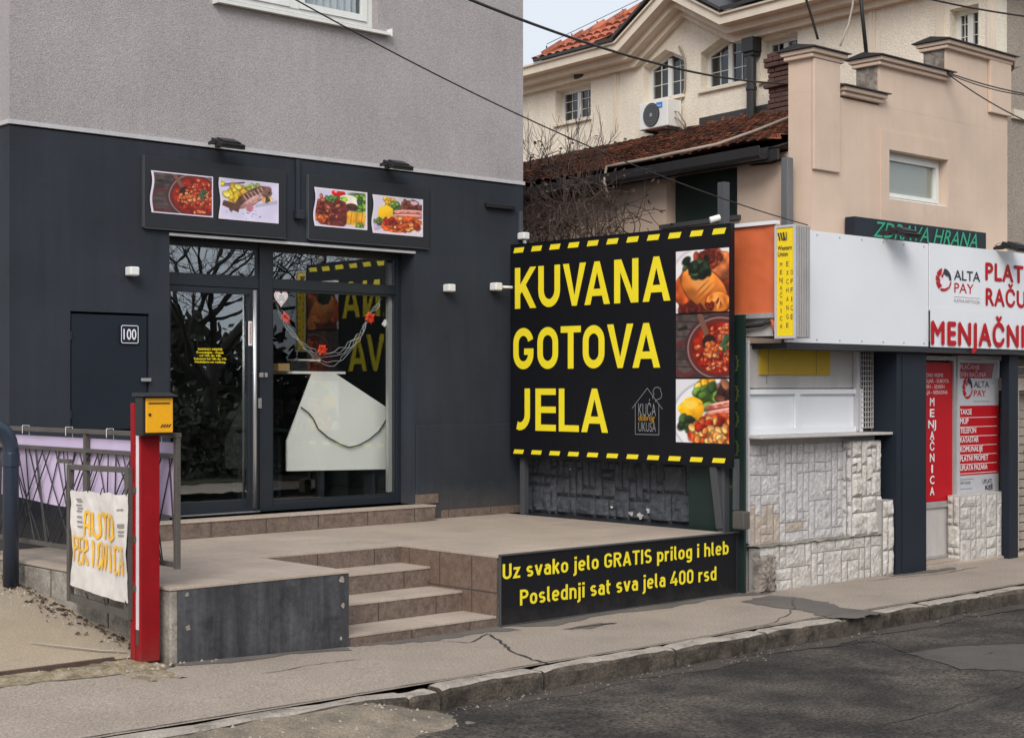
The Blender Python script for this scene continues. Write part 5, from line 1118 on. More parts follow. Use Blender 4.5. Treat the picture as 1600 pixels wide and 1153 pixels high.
# name panel with two sheets
NP_ = thing('name_panel', 'white panel with red writing and a round red logo on the fascia', 'sign', (jx, YS-.01, KZ0))
zs = onY(1451, 481, YS).z
mb = MB(); mb.box(jx, XR_, YS-.010, YS-.001, zs-.03, KZ1+.01); build('sign_sheet', mb, M['whitesign'], NP_)
vs = []; n_ = 50
for i in range(n_+1):
    x = jx+.004+(XR_-jx)*i/n_; vs += [(x, YS-.016, KZ0-.002), (x, YS-.016-.006*math.sin(i*.8)**2, zs+.012*math.sin(i*.45))]
mb = MB(); mb.raw(vs, [(2*i, 2*i+2, 2*i+3, 2*i+1) for i in range(n_)]); build('sign_sheet', mb, M['whitesign'], NP_, smooth=True)
U, V, Nn = (1,0,0), (0,0,1), (0,-1,0); ya = YS-.012
def T_(mb, s, pl_, pr, base, top, bold=.03, Y=ya, **k):
    a, b = onY(pl_, base, Y), onY(pr, base, Y); put_text(mb, s, (a.x, Y, a.z), U, V, Nn, onY(pl_, top, Y).z-a.z, width=b.x-a.x, bold=bold, **k)
mb = MB().use(M['redsign']); T_(mb, 'PLATI', 1540, 1604, 437, 411, .03, spacing=1.12); T_(mb, 'RAČUNE', 1540.5, 1632, 476.5, 451, .03, spacing=1.12); T_(mb, 'MENJAČNICA', 1455.5, 1640, 537, 502.5, .034, YS-.026, spacing=1.14)
T_(mb, 'PAY', 1491, 1521, 457, 442, -.005); mb.use(M['navy_ink']); T_(mb, 'ALTA', 1490.5, 1531, 437, 422, .005); mb.use(M['grey_ink']); T_(mb, 'PLATNA INSTITUCIJA', 1490.5, 1531, 472, 467, 0)
q0, q1 = onY(1490.5, 463, ya), onY(1531, 464, ya); mb.use(M['pink_ink']); mb.box(q0.x, q1.x, ya-.004, ya-.003, q0.z-.003, q0.z+.003); build('lettering', mb, None, NP_)
def round_logo(mb, c, rw, rh, U, V, n, lift=.004):
    c, U, V, n = Vector(c), Vector(U), Vector(V), Vector(n)
    def seg(a0, a1, r0, r1, m_, tw=0, l_=0):
        mb.use(M[m_]); k_ = 9; o_ = [(rw*r1*math.cos(R(a0+(a1-a0)*i/k_)), rh*r1*math.sin(R(a0+(a1-a0)*i/k_))) for i in range(k_+1)]; i_ = [(rw*r0*math.cos(R(a0+tw+(a1-a0)*i/k_)), rh*r0*math.sin(R(a0+tw+(a1-a0)*i/k_))) for i in range(k_+1)]
        mb.face([c+U*x+V*y+n*(lift+l_) for x, y in o_+i_[::-1]])
    for k, s in enumerate(((100,150,.55,1,'redsign',18), (158,185,.45,1,'redsign',20), (190,235,.55,1,'redsign',15), (240,300,.78,1,'redsign',10), (305,350,.86,1.02,'redsign',0), (355,395,.72,.98,'navy_ink',10), (20,85,.50,.98,'navy_ink',22), (95,135,.25,.5,'redsign',10))): seg(*s, l_=.0006*k)
mb = MB(); q = onY(1474, 437, ya); round_logo(mb, q, onY(1486, 437, ya).x-q.x, .125, U, V, Nn); build('logo', mb, None, NP_)
# orange flank of the fascia
oy = [yX(1212, 12.0), 10.6]; og = MB(); n_ = 26; vs = []
zt, zb = onX(1175, 354, 12.0).z, onX(1175, 490, 12.0).z
for j in range(n_+1):
    for i in range(n_+1): y = oy[0]+(oy[1]-oy[0])*i/n_; z = zb+(zt-zb)*j/n_; vs.append((12.0-.010*mn.noise((y*5, z*3, 1))-.006*mn.noise((y*14, z*9, 1)), y, z))
og.raw(vs, [(j*(n_+1)+i, j*(n_+1)+i+1, (j+1)*(n_+1)+i+1, (j+1)*(n_+1)+i) for j in range(n_) for i in range(n_)]); build('orange_sheet', og, M['orange'], K, smooth=True)
oc = MB(); oc.box(11.97, 12.04, YS-.04, 10.6, zt, zt+.035); build('edge_cap', oc, M['whitesign'], K); oc = MB(); oc.box(11.97, 12.05, YS-.02, 10.6, zb-.05, zb-.002); build('edge_rail', oc, M['alu'], K)
rc = MB(); q0 = 12.06; rc.box(q0, q0+.2, YS+.02, 10.2, zb-.21, zb-.055); rc.box(q0+.25, q0+.6, YS+.25, 9.72, zb-.16, zb-.06); build('shutter_case', rc, M['black'], K, bevel=.01)
rc = MB(); rc.tube([onX(1146, 497, 12.0), onX(1150, 506, 12.0), onX(1165, 511, 12.0), onX(1190, 508, 12.0), onX(1206, 500, 12.0)], .018, 8); build('cable_loop', rc, M['cable'], K, smooth=True)
rc = MB(); rc.tube([(12.0, YS+.02, zb-.06), (12.01, YS+.0, zb-.16), (12.10, YS-.01, zb-.23), (12.3, YS+.01, zb-.235)], .022, 8); build('orange_lead', rc, M['orange'], K, smooth=True)
# ---- yellow lightbox
LB = thing('lightbox_sign', 'narrow yellow lightbox with black writing at the corner of the fascia', 'sign', (11.93, 9.1, 2.5))
xl = 11.93; ly0, ly1 = yX(1241.5, xl), yX(1210.5, xl); lz1, lz0 = onX(1226, 352.5, xl).z, onX(1226, 528, xl).z; lx1 = xY(1266, ly0)
mb = MB(); mb.box(xl+.02, lx1, ly0, ly1, lz0, lz1)
for k in range(5): mb.box(xl+.03+(lx1-xl-.06)*(k+.15)/5, xl+.03+(lx1-xl-.06)*(k+.75)/5, ly0-.010, ly0-.001, lz0+.004, lz1-.004)
build('case', mb, M['alu'], LB, bevel=.004)
mb = MB(); mb.frame(ly0-.006, ly1+.004, lz0-.004, lz1+.004, .022, xl, xl+.0195, 'X'); build('rim', mb, M['greysheet'], LB, bevel=.004)
mb = MB(); mb.box(xl+.009, xl+.018, ly0+.018, ly1-.020, lz0+.02, lz1-.02); build('face', mb, M['wu_yellow'], LB)
U2, V2, N2 = (0,-1,0), (0,0,1), (-1,0,0); mb = MB(); xf = xl+.009
def TL(s, px, py, h, wd, bold=.0): q = onX(px, py, xf); put_text(mb, s, (xf, q.y, q.z), U2, V2, N2, h, width=wd, bold=bold, center=True)
q = onX(1222.5, 376, xf)
for k in range(3): y_ = q.y+.045-.030*k; mb.face([(xf-.004-.001*k, y_+.012, q.z+.075), (xf-.004-.001*k, y_-.006, q.z+.075), (xf-.004-.001*k, y_-.026, q.z), (xf-.004-.001*k, y_-.010, q.z)])
for k in range(2): y_ = q.y-.005-.030*k; mb.face([(xf-.009-.001*k, y_-.012, q.z+.078), (xf-.009-.001*k, y_-.022, q.z+.078), (xf-.009-.001*k, y_-.022, q.z), (xf-.009-.001*k, y_-.010, q.z)])
TL('Western', 1226.5, 390.5, .040, .165, .004); TL('Union', 1223.5, 400.5, .042, .115, .004)
for k, s in enumerate(['M','E','NJ','A','Č','N','I','C','A']): TL(s, 1220.7, 417+k*12.0, .042, .008 if s == 'I' else (.042 if s == 'NJ' else .028), 0)
for k, s in enumerate('EXCHANGE'): TL(s, 1230.6, 416+k*13.7, .044, .027, 0)
for k, s in enumerate('OFFICE'): TL(s, 1237.3, 429+k*13.9, .044, .008 if s == 'I' else .026, 0)
build('lettering', mb, M['navy_ink'], LB)
# ---- green and black name sign above the fascia
ZH = thing('green_letter_sign', 'black box sign with slanted green writing half hidden behind the fascia', 'sign', (xY(1336, YP-.15), YP-.15, 3.6))
yz = YP-.15; a, b = onY(1336, 338, yz), onY(1541, 360, yz); mb = MB(); mb.box(a.x, b.x, yz, yz+.13, a.z-.42, a.z); build('box', mb, M['column'], ZH, bevel=.006)
mb = MB(); q0, q1 = onY(1364, 384, yz), onY(1526, 388, yz); put_text(mb, 'ZDRAVA HRANA', (q0.x, yz, onY(1526, 388, yz).z), U, V, Nn, .165, width=q1.x-q0.x, bold=.005, shear=.35, lift=.004); build('lettering', mb, M['green_sign'], ZH)
floodlight((1376, 369), 'black floodlight on the fascia over the blank white sheet', YS+.10, 1.0, .28, 'floodlights over the white fascia')
floodlight((1552, 391), 'black floodlight on the fascia over the red writing', YS+.10, 1.0, .28, 'floodlights over the white fascia')
# ---- navy columns, door, window, their stickers
YC = 9.40
co_ = MB(); c0, c1 = xY(1401, YC), xY(1447.5, YC); co_.box(c0, c1, YC, YC+.30, .0, KZ0-.062); co_.box(c0+.10, c0+.115, YC-.006, YC-.001, .02, KZ0-.1); C1 = build('column', co_, M['column'], K, bevel=.006)
co_ = MB(); e0, e1 = xY(1577, YC), xY(1591, YC); co_.box(e0, e1, YC, YC+.1, .0, KZ0-.062); build('column', co_, M['column'], K, bevel=.004)
YD = 9.66; dx0, dx1 = xY(1428, YD), xY(1494, YD); ex0, ex1 = xY(1495, YD), xY(1573, YD)
dz1 = onY(1470, 556, YD).z
mb = MB(); mb.box(c1, XR_, YD+.08, YD+.12, dz1-.02, KZ0); build('lintel', mb, M['gutter'], K)
mb = MB(); mb.frame(dx0, dx1, .07, dz1, .05, YD, YD+.06, bot=.03); mb.box(dx0+.05, dx1-.05, YD+.002, YD+.058, onY(1470, 790, YD).z-.02, onY(1470, 786, YD).z+.02); OD = build('office_door', mb, M['alu'], K, bevel=.004)
mb = MB(); mb.box(dx0+.05, dx1-.05, YD+.025, YD+.035, .1, onY(1470, 786, YD).z); build('kick_panel', mb, M['pink_p'] if 'pink_p' in M else M['kioskpanel'], OD)
mb = MB(); zp0, zp1 = onY(1470, 784, YD).z+.01, onY(1470, 569, YD).z; mb.box(dx0+.05, dx1-.05, YD+.02, YD+.03, zp0, zp1+.02); build('red_sheet', mb, M['redsign'], OD)
mb = MB().use(M['pink_ink']); yt = YD+.019
for k, s in enumerate(('RADNO VREME', 'PONEDELJAK - SUBOTA', '08:00H - 20:00H', 'NEDELJA - NERADNA')):
    q = onY([1455.5, 1450.5, 1454.5, 1452][k], 589+k*8.9, yt); wd_ = [.42,.70,.50,.60][k]; r_ = onY([1473, 1482, 1475, 1480][k], 589, yt).x; put_text(mb, s, (r_-wd_, yt, q.z), U, V, Nn, .040, width=wd_, bold=.02)
mb.use(M['white_ink'])
for k, s in enumerate(['M','E','NJ','A','Č','N','I','C','A']):
    q = onY(1456, 634+k*17.4, yt); put_text(mb, s, (q.x, yt, q.z), U, V, Nn, .088, width={'I':.022, 'NJ':.15}.get(s, .085), bold=.02, center=True)
build('lettering', mb, None, OD)
mb = MB(); mb.box(c1-.02, xY(1500, 9.55), 9.50, YD+.1, .0, .065); mb.box(c1-.1, xY(1600, 9.55)+.4, 9.47, 9.56, -.03, .03); build('door_step', mb, M['tile'], K, bevel=.006)
wz0, wz1 = onY(1530, 780, YD).z, dz1+.01
mb = MB(); mb.frame(ex0+.004, ex1, wz0, wz1, .045, YD-.01, YD+.06); mb.box(ex1+.002, ex1+.10, YD-.03, YD+.08, wz0, KZ0-.08); OW = build('office_window', mb, M['trim'], K, bevel=.004)
p0, p1 = ex0+.052, ex1-.16; mb = MB(); mb.box(ex0+.05, ex1-.05, YD+.03, YD+.036, wz0+.04, wz1-.04); build('pane', mb, M['glass2'], OW)
yt = YD+.014
mb = MB().use(M['greysheet']); mb.box(p0, p1, yt, yt+.012, wz0+.05, wz1-.05); Z = lambda py: onY(1500, py, yt).z
mb.use(M['wine']); mb.face([(p0+.002, yt-.002, Z(591)), (p1-.16, yt-.002, Z(591)), (p1-.10, yt-.002, Z(567)), (p0+.002, yt-.002, Z(567))])
mb.use(M['redsign']); mb.box(p0+.002, p1-.002, yt-.003, yt-.001, Z(743), Z(634)); PO = build('sticker_sheet', mb, None, OW)
mb = MB().use(M['pink_ink'])
def TP(s, u, py, h, wd, bold=.004): put_text(mb, s, (p0+u, yt-.003, Z(py)), U, V, Nn, h, width=wd, bold=bold)
TP('PLAĆANJE', .03, 576.5, .050, .42); TP('SVIH RAČUNA', .03, 588.5, .052, .56); mb.use(M['white_ink'])
for k, (s, wd_) in enumerate((('TAKSE',.27), ('MUP',.19), ('TELEFON',.37), ('KATASTAR',.43), ('KOMUNALIJE',.53), ('PLATNI PROMET',.66), ('UPLATA PAZARA',.64))):
    TP(s, .03, 647.8+k*14.6, .062, wd_*.92, .008); z = Z(652.5+k*14.6); mb.box(p0+.03, p1-.05, yt-.0045, yt-.0035, z-.004, z+.002)
mb.use(M['navy_ink']); TP('ALTA', .33, 605.5, .075, .33, 0); mb.use(M['redsign']); TP('PAY', .33, 619.5, .075, .26, 0); mb.use(M['grey_ink']); TP('platna institucija', .33, 628, .018, .33, 0)
TP('Call Centar', .02, 756, .030, .24, .01); TP('011 123 456'[:0], .02, 762, .03, .2); mb.use(M['navy_ink']); TP('UPLATI', .52, 758, .05, .20, 0); TP('KEŠ', .58, 768, .05, .16, .02)
mb.use(M['grey_ink']); z0_, z1_ = Z(764), Z(749); mb.box(p0+.01, p0+.30, yt-.0045, yt-.0035, z0_-.003, z0_+.003); mb.box(p0+.01, p0+.33, yt-.0045, yt-.0035, z1_-.003, z1_+.003)
q = Vector((p0+.19, yt-.002, Z(606))); round_logo(mb, q, .105, .125, U, V, Nn); build('lettering', mb, None, PO)
clad('stone_base', K, (xY(1500, 9.5), 9.50, .02), (1,0,0), (0,0,1), (0,-1,0), xY(1588, 9.5)-xY(1500, 9.5), .74, .115, 31, depth=.008, gap=.008, rough=.010, pick=lambda u, v, r: 'stone_w'); clad('stone_base', K, (xY(1500, 9.5), 9.66, .02), (0,-1,0), (0,0,1), (-1,0,0), .16, .74, .08, 32, pick=lambda u, v, r: 'stone_w')
mb = MB(); mb.box(xY(1500, 9.5)+.006, xY(1588, 9.5)-.01, 9.512, 9.66, .0, .765); build('base_core', mb, M['stone_w'], K)
mb = MB(); r = random.Random(9)
for k in range(22): z = .04+k*.105; mb.box(xY(1569, 9.74), XR_, 9.74+r.uniform(0,.008), 9.85, z, z+.092)
build('brick_backing', mb, M['kerb'], K)
# neighbouring strip at the far right edge
mb = MB(); mb.box(e1+.05, XR_, 9.60, 9.70, 1.95, 2.1); mb.box(e1+.02, e1+.3, 9.56, 9.60, .05, 1.95); build('shutter', mb, M['stone_t'], K)

# ================================================================ cream house behind
SHEAR = (.10, 10.73)
XC = 18.5; YC0 = 10.73; YC1 = 21.6; CZ = 7.36
CHs = thing('cream_house', 'cream house with a gabled eyebrow cornice and orange tiled roof behind the pink house', 'house', (XC, 14, 0))
def cut(o, cutters):
    bm_o = []
    for c in cutters:
        t = build('cutter', c, M['cream']); bm_o.append(t); m_ = o.modifiers.new('b', 'BOOLEAN'); m_.object = t; m_.operation = 'DIFFERENCE'; m_.solver = 'EXACT'
    dg = bpy.context.evaluated_depsgraph_get(); dg.update(); me = bpy.data.meshes.new_from_object(o.evaluated_get(dg)); o.modifiers.clear(); o.data = me
    for t in bm_o: bpy.data.objects.remove(t)
org = ORG[CHs.name]
ga, gb, gc = yX(998, XC), yX(1072, XC), yX(1152, XC); GZ = 7.99
mb = MB(); mb.prism([(YC0, 0), (YC1, 0), (YC1, CZ+.3), (ga, CZ+.3), (gb, GZ+.3), (gc, CZ+.3), (YC0, CZ+.3)], 'X', XC, XC+.3); wall_o = build('wall', mb, M['cream'], None)
wins = [('r', 868, 923, 6.66, 7.26), ('p', 1005, 1069, 6.70, 7.50), ('p', 1095, 1168, 6.70, 7.50), ('r', 1190, 1246, 6.65, 7.27), ('r', 1484, 1529, 6.50, 7.06)]
cu = []; outs = []
for kind, a, b, z0, z1 in wins:
    y1, y0 = yX(a, XC), yX(b, XC)
    if kind == 'r': pts = [(y0, z0), (y1, z0), (y1, z1), (y0, z1)]
    else: m_ = (y0+y1)/2-.05; pts = [(y0, z0), (y1, z0), (y1, z1-.20), (m_, z1), (y0, z1-.20)]
    outs.append(pts); c = MB(); c.prism(pts, 'X', XC-.2, XC+.5); cu.append(c)
cut(wall_o, cu); wall_o.parent = CHs; wall_o.location = -org
for pts in outs:
    y0 = min(p[0] for p in pts); y1 = max(p[0] for p in pts); z0 = min(p[1] for p in pts); z1 = max(p[1] for p in pts); X_ = XC+.17
    m_ = MB(); n_ = len(pts); cy, cz = (y0+y1)/2, (z0+z1)/2
    inn = []
    for k in range(n_):                       # inset outline
        a, b, c = Vector(pts[k-1]), Vector(pts[k]), Vector(pts[(k+1) % n_]); d1 = (b-a).normalized(); d2 = (c-b).normalized(); nn = (Vector((-d1.y, d1.x))+Vector((-d2.y, d2.x))); nn = nn.normalized(); inn.append(b+nn*.07/max(.4, nn.dot(Vector((-d1.y, d1.x)))))
    vs = [(x, p[0], p[1]) for x in (X_, X_+.06) for p in list(pts)+[(q.x, q.y) for q in inn]]
    N2_ = 2*n_; fs = []
    for k in range(n_):
        l = (k+1) % n_; fs += [(k, l, n_+l, n_+k), (N2_+k, N2_+n_+k, N2_+n_+l, N2_+l), (n_+k, n_+l, N2_+n_+l, N2_+n_+k)]
    m_.raw(vs, fs); hz = z1-.10 if n_ == 5 else z1-.06; m_.box(X_-.01, X_+.05, cy-.045, cy+.045, z0+.06, hz-.02)
    for zz in (z0+(z1-z0)*.36, z0+(z1-z0)*.66): m_.box(X_+.015, X_+.035, y0+.06, y1-.06, zz-.005, zz+.005)
    for yy in (y0+(y1-y0)*.27, y0+(y1-y0)*.73): m_.box(X_+.0155, X_+.0345, yy-.005, yy+.005, z0+.06, z1-(.20 if n_ == 5 else .06))
    wo_ = build('window', m_, M['pvc'], CHs); g_ = MB(); g_.face([(X_+.03, p[0]*.98+cy*.02, p[1]*.98+cz*.02) for p in pts]); build('pane', g_, M['glass2'], wo_)
    g_ = MB(); g_.box(XC-.05, X_-.001, y0-.03, y1+.03, z0-.05, z0-.002); build('sill', g_, M['cornice'], wo_, bevel=.006)
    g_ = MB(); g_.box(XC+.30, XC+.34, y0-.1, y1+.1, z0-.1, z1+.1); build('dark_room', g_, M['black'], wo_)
sw = MB(); sw.box(XC+.305, 32, YC0, YC0+.3, 0, CZ+.3); build('wall', sw, M['pebble'], CHs); sw = MB(); sw.box(XC+.305, 32, YC1-.3, YC1, 0, CZ+.3); build('wall', sw, M['cream'], CHs)
for px in (962, 1361, 1467, 1547): y = yX(px, XC); st = MB(); st.box(XC-.03, XC-.002, y-.035, y+.035, 4, CZ+.02); st.box(XC-.018, XC-.002, y-.09, y-.036, 4, CZ+.02); build('wall_strip', st, M['cornice'], CHs)
st = MB(); st.box(XC+.4, 32, YC0-.05, YC0-.002, 5.55, 5.67); build('string_course', st, M['cornice'], CHs)
# cornice swept along the eaves and over the small gable, then round the street corner
prof = [(0,-.05), (.12,-.05), (.12,.04), (.17,.055), (.29,.055), (.29,.145), (.34,.16), (.48,.16), (.48,.285), (.52,.295), (.52,.325), (0,.345)]   # (projection, outward offset)
path = [(YC1+.3, CZ), (ga, CZ), (gb, GZ), (gc, CZ), (YC0-.0, CZ)]
def mit(k):
    P = [Vector(p) for p in path]
    d1 = (P[k]-P[k-1]).normalized() if k else None; d2 = (P[k+1]-P[k]).normalized() if k < len(P)-1 else None; d1 = d1 or d2; d2 = d2 or d1
    n1, n2 = Vector((d1.y, -d1.x)), Vector((d2.y, -d2.x)); m_ = (n1+n2).normalized(); return P[k], m_/m_.dot(n1)
cn = MB(); vs = []
for k in range(len(path)):
    P, m_ = mit(k); last = k == len(path)-1
    for pr_, of in prof:
        q = P+m_*of*(1 if m_.y > 0 else -1); vs.append((XC-pr_, q.x-(pr_ if last else 0), q.y))
n_ = len(prof)
for pr_, of in prof: vs.append((32, YC0-pr_, CZ+of))
cn.raw(vs, [(k*n_+i, k*n_+(i+1) % n_, (k+1)*n_+(i+1) % n_, (k+1)*n_+i) for k in range(len(path)) for i in range(n_)]); build('cornice', cn, M['cornice'], CHs)
# roof with hip ends
grid_lines(M['terracotta'], .21, .30, 'YX', (.16,.05,.03), .007, .22)
rz0 = CZ+.33; rs_ = .62
rf = tiles(XC-.50, rz0, XC+4.5, rz0+5*rs_, 9.9, 20.6, .34, .21, .05)
def hip(mb):
    """trim the roof sheet to the 45 degree hip lines at both ends"""
    vs = []
    for (x, y, z) in mb.v:
        s = x-(XC-.5); lo, hi = 10.25+s, 19.9-s; f = min(max(y, lo), hi) if lo < hi else (10.25+19.9)/2; vs.append((x, f, z))
    mb.v = vs; return mb
hip(rf); keep = []
for f in rf.f:                                    # leave the sheet open where the small gable roof stands
    cx_ = sum(rf.v[i][0] for i in f)/4-(XC-.5); cy_ = sum(rf.v[i][1] for i in f)/4
    if abs(cy_-gb) > 1.75*(1-cx_/1.45): keep.append(f)
rf.f = keep; rf.m = [0]*len(keep); RC = build('roof', rf, M['terracotta'], CHs)
hp = MB(); r = random.Random(3)
for k in range(17):
    s = .1+k*.28; p = Vector((XC-.5+s, 19.9-s, rz0+s*rs_+.05)); q = p+Vector((.27,-.27,.27*rs_+.03)); hp.tube([p, q], [.085,.10], 8)
build('hip_tile', hp, M['terracotta'], RC)
he = MB(); he.face([(XC-.5, 19.9, rz0-.02), (XC+4.3, 15.07, rz0+4.8*rs_-.02), (XC+9, 15.07, rz0+4.8*rs_), (XC+9, 19.9, rz0-.02)]); he.face([(XC-.5, 10.25, rz0-.02), (XC+9, 10.25, rz0-.02), (XC+9, 15.07, rz0+4.8*rs_), (XC+4.3, 15.07, rz0+4.8*rs_-.02)]); build('roof_end', he, M['terracotta'], RC)
# little gable roof over the eyebrow
gz_ = GZ+.66; gr = MB()
P1, m1 = mit(1); P2, m2 = mit(2); P3, m3 = mit(3)
A = P1+m1*.33*(1 if m1.y > 0 else -1); Bp = P2+m2*.33*(1 if m2.y > 0 else -1); Cp = P3+m3*.33*(1 if m3.y > 0 else -1)
for e, lift in ((XC-.56, .012),): gr.raw([(e, A.x+.05, A.y+lift), (e, Bp.x, Bp.y+.05), (e, Cp.x-.05, Cp.y+lift), (XC+3.5, A.x, Bp.y+.0), (XC+3.5, Bp.x, Bp.y+.04), (XC+3.5, Cp.x, Bp.y+.0), (e, A.x+.05, A.y+lift+.05), (e, Bp.x, Bp.y+.10), (e, Cp.x-.05, Cp.y+lift+.05)], [(0,1,4,3), (1,2,5,4), (0,1,7,6), (1,2,8,7)])
build('gable_roof', gr, M['cap'], RC)
ge_ = MB(); ge_.beam((XC-.53, 19.9, rz0+.03), (XC-.53, A.x, rz0+.03), .05, .05); ge_.beam((XC-.53, Cp.x, rz0+.05), (XC-.53, 10.3, rz0+.05), .05, .05); build('eaves_gutter', ge_, M['gutter'], RC)
sn = MB()
for k in range(14):
    s = .15+k*.33; p = Vector((XC-.5+s, 19.9-s, rz0+s*rs_+.14)); sn.tube([p-Vector((0,0,.1)), p+Vector((0,0,.06))], .012, 5)
sn.tube([(XC-.35, 19.75, rz0+.32), (XC+4, 15.4, rz0+4.5*rs_+.22)], .006, 5); build('lightning_rod', sn, M['gutter'], RC)
# black downpipe and hopper
dp = MB(); yd = yX(1174, XC-.12); dp.tube([(XC-.12, yd, 4.6), (XC-.12, yd, 7.05)], .078, 14); dp.tube([(XC-.12, yd, 6.5), (XC-.12, yd, 6.56)], .092, 14); dp.box(XC-.23, XC+.0-.004, yd-.12, yd+.12, 7.08, 7.30); dp.box(XC-.20, XC-.004, yd-.10, yd+.10, 7.02, 7.08); build('downpipe', dp, M['gutter'], CHs, bevel=.01)
vp = MB(); q = onX(912, 121, XC-.02); vp.tube([q+Vector((-.10,.12,.02)), q+Vector((0,-.30,0))], .055, 10); build('vent_pipe', vp, M['gutter'], CHs)
vs = []
SHEAR = (.10, 10.73); wl = MB(); q = [onX(px, py, XC-.03) for px, py in ((1061,73), (1066,82), (1070,92), (1071,110), (1070,140), (1064,158), (1055,172), (1052,195))]; wl.tube(q, .018, 6); build('refrigerant_pipe', wl, M['cable_l'], CHs, smooth=True)
# air conditioner
ac0 = onX(1018, 180, 18.10); AC = thing('air_conditioner', 'white outdoor air conditioner with a round black fan on the cream wall', 'air conditioner', (18.3, ac0.y, 6.05))
y0, y1 = yX(1043, 18.08), yX(998.5, 18.08); z0, z1 = onX(1018, 201, 18.08).z, onX(1018, 159, 18.08).z
mb = MB(); mb.box(18.08, 18.42, y0, y1, z0, z1); build('casing', mb, M['whiteplastic'], AC, bevel=.015)
fc = ((y1-.30), (z0+z1)/2); mb = MB(); mb.tube([(18.078, fc[0], fc[1]), (18.066, fc[0], fc[1])], .19, 28)
for k in range(6): P = [(18.064, fc[0]+.03*k+.02+math.cos(a)*(.03*k+.02)*0, fc[1]) for a in (0,)]
build('fan_grille', mb, M['ac_fan'], AC); mb = MB()
for k in range(1, 6): stroke(mb, arc(-fc[0], fc[1], (.033*k), (.033*k), 0, 345, 24), .006, (18.064, 0, 0), (0,-1,0), V, (-1,0,0), .0015, True)
mb.tube([(18.066, fc[0], fc[1]), (18.058, fc[0], fc[1])], .03, 12); build('fan_ring', mb, M['grey_ink'], AC)
mb = MB(); mb.box(18.074, 18.079, y0+.12, y0+.26, z1-.13, z1-.04); build('sticker', mb, M['acblue'], AC); mb = MB(); put_text(mb, 'Midea', (18.073, y0+.25, z1-.105), (0,-1,0), V, (-1,0,0), .03, width=.11, lift=.002); build('lettering', mb, M['white_ink'], AC)
mb = MB()
for y in (y0+.06, y1-.12): mb.box(18.10, 18.495, y-.02, y+.02, z0-.04, z0-.003); mb.box(18.46, 18.495, y-.02, y+.02, z0-.35, z0-.041)
build('bracket', mb, M['greydark'], AC); mb = MB(); mb.tube([(18.25, y0-.002, z0+.15), (18.26, y0-.06, z0+.12), (18.40, y0-.07, z0+.02), (18.46, y0-.05, z0-.1)], .014, 6); mb.tube([(18.25, y0-.002, z0+.24), (18.26, y0-.08, z0+.22), (18.42, y0-.09, z0+.05), (18.46, y0-.06, z0-.1)], .014, 6); build('pipe', mb, M['cable_l'], AC, smooth=True)
SHEAR = None

# ================================================================ left foreground: railing, gate, red post, mailbox, blue pipe
XG = 5.70
RL = thing('railing', 'dark steel railing with crossed thin bars and pale lavender sheets on the terrace edge', 'railing', (XG, 11, ZT))
ry0, ry1 = 9.62, 12.55; rt_, rb_ = 1.635, .727
mb = MB(); mb.box(XG-.025, XG+.025, ry0, ry1, rt_, rt_+.035); mb.box(XG-.018, XG+.018, ry0+.04, ry1, 1.490, 1.522); mb.box(XG-.018, XG+.018, ry0+.04, ry1, rb_, rb_+.035); build('rail', mb, M['greysteel'], RL, bevel=.003)
mid_y = yX(135, XG)
for y in (ry0+.02, mid_y, ry1-.02): mb = MB(); mb.box(XG-.019, XG+.019, y-.019, y+.019, rb_-.01 if y < 10 else ZT+.0, rt_-.001); build('post', mb, M['greysteel'], RL, bevel=.003)
mb = MB(); r = random.Random(12)
for k in range(38):
    y = ry0+.06+(ry1-ry0-.1)*(k+r.random())/38; dy = r.choice([-.55,-.35,-.16,.04,.12,.30,.50])*r.uniform(.6, 1.2); y2 = min(max(y+dy, ry0+.06), ry1-.04); x = XG+r.choice([-.010,-.004,.004,.010])
    mb.tube([(x, y, 1.489), (x, y2, rb_+.036)], .0055, 5)
build('thin_bar', mb, M['thinbar'], RL)
vs = []; n_ = 40
for i in range(n_+1):
    y = ry0+.05+(ry1-ry0-.07)*i/n_; vs += [(XG+.026+.003*math.sin(i*.9), y, 1.075+.02*math.sin(i*.2)), (XG+.026+.002*math.sin(i*.7), y, 1.600)]
mb = MB(); mb.raw(vs, [(2*i, 2*i+2, 2*i+3, 2*i+1) for i in range(n_)]); build('lavender_sheet', mb, M['lavender'], RL, smooth=True)
mb = MB()
for y in (9.9, 10.6, 11.25, 12.0): mb.tube([(XG-.03, y, rt_+.045), (XG+.032, y+.01, rt_+.045), (XG+.034, y+.01, 1.585)], .003, 5); mb.tube([(XG-.03, y, rt_+.045), (XG-.03, y, rt_-.02)], .003, 5)
build('tie', mb, M['whiteplastic'], RL)
# gate leaf folded along the terrace flank
GXx = 5.42; gy0, gy1 = yX(206.5, GXx), yX(107.5, GXx)
GT = thing('gate_leaf', 'grey steel gate leaf folded along the terrace behind the red post', 'gate', (GXx, gy0, .4))
gz0, gz1 = onX(206, 968, GXx).z, onX(206, 730, GXx).z; gl0, gl1 = onX(108, 938, GXx).z, onX(108, 725, GXx).z
mb = MB(); w_ = .055
mb.beam((GXx, gy0+.025, gz0), (GXx, gy0+.025, gz1), .07, .05); mb.beam((GXx, gy1-.025, gl0), (GXx, gy1-.025, gl1), w_*.8, .04)
for (a, b) in ((0,0), (1,1)): za, zb = (gz0+.028, gl0+.028) if a == 0 else (gz1-.02, gl1-.02); mb.beam((GXx, gy0+.054, za), (GXx, gy1-.05, zb), .035, w_ if a == 0 else .04)
mb.beam((GXx, gy0+.054, gz1-.24), (GXx, gy1-.05, gl1-.21), .03, .03); build('frame', mb, M['greysteel'], GT, bevel=.004)
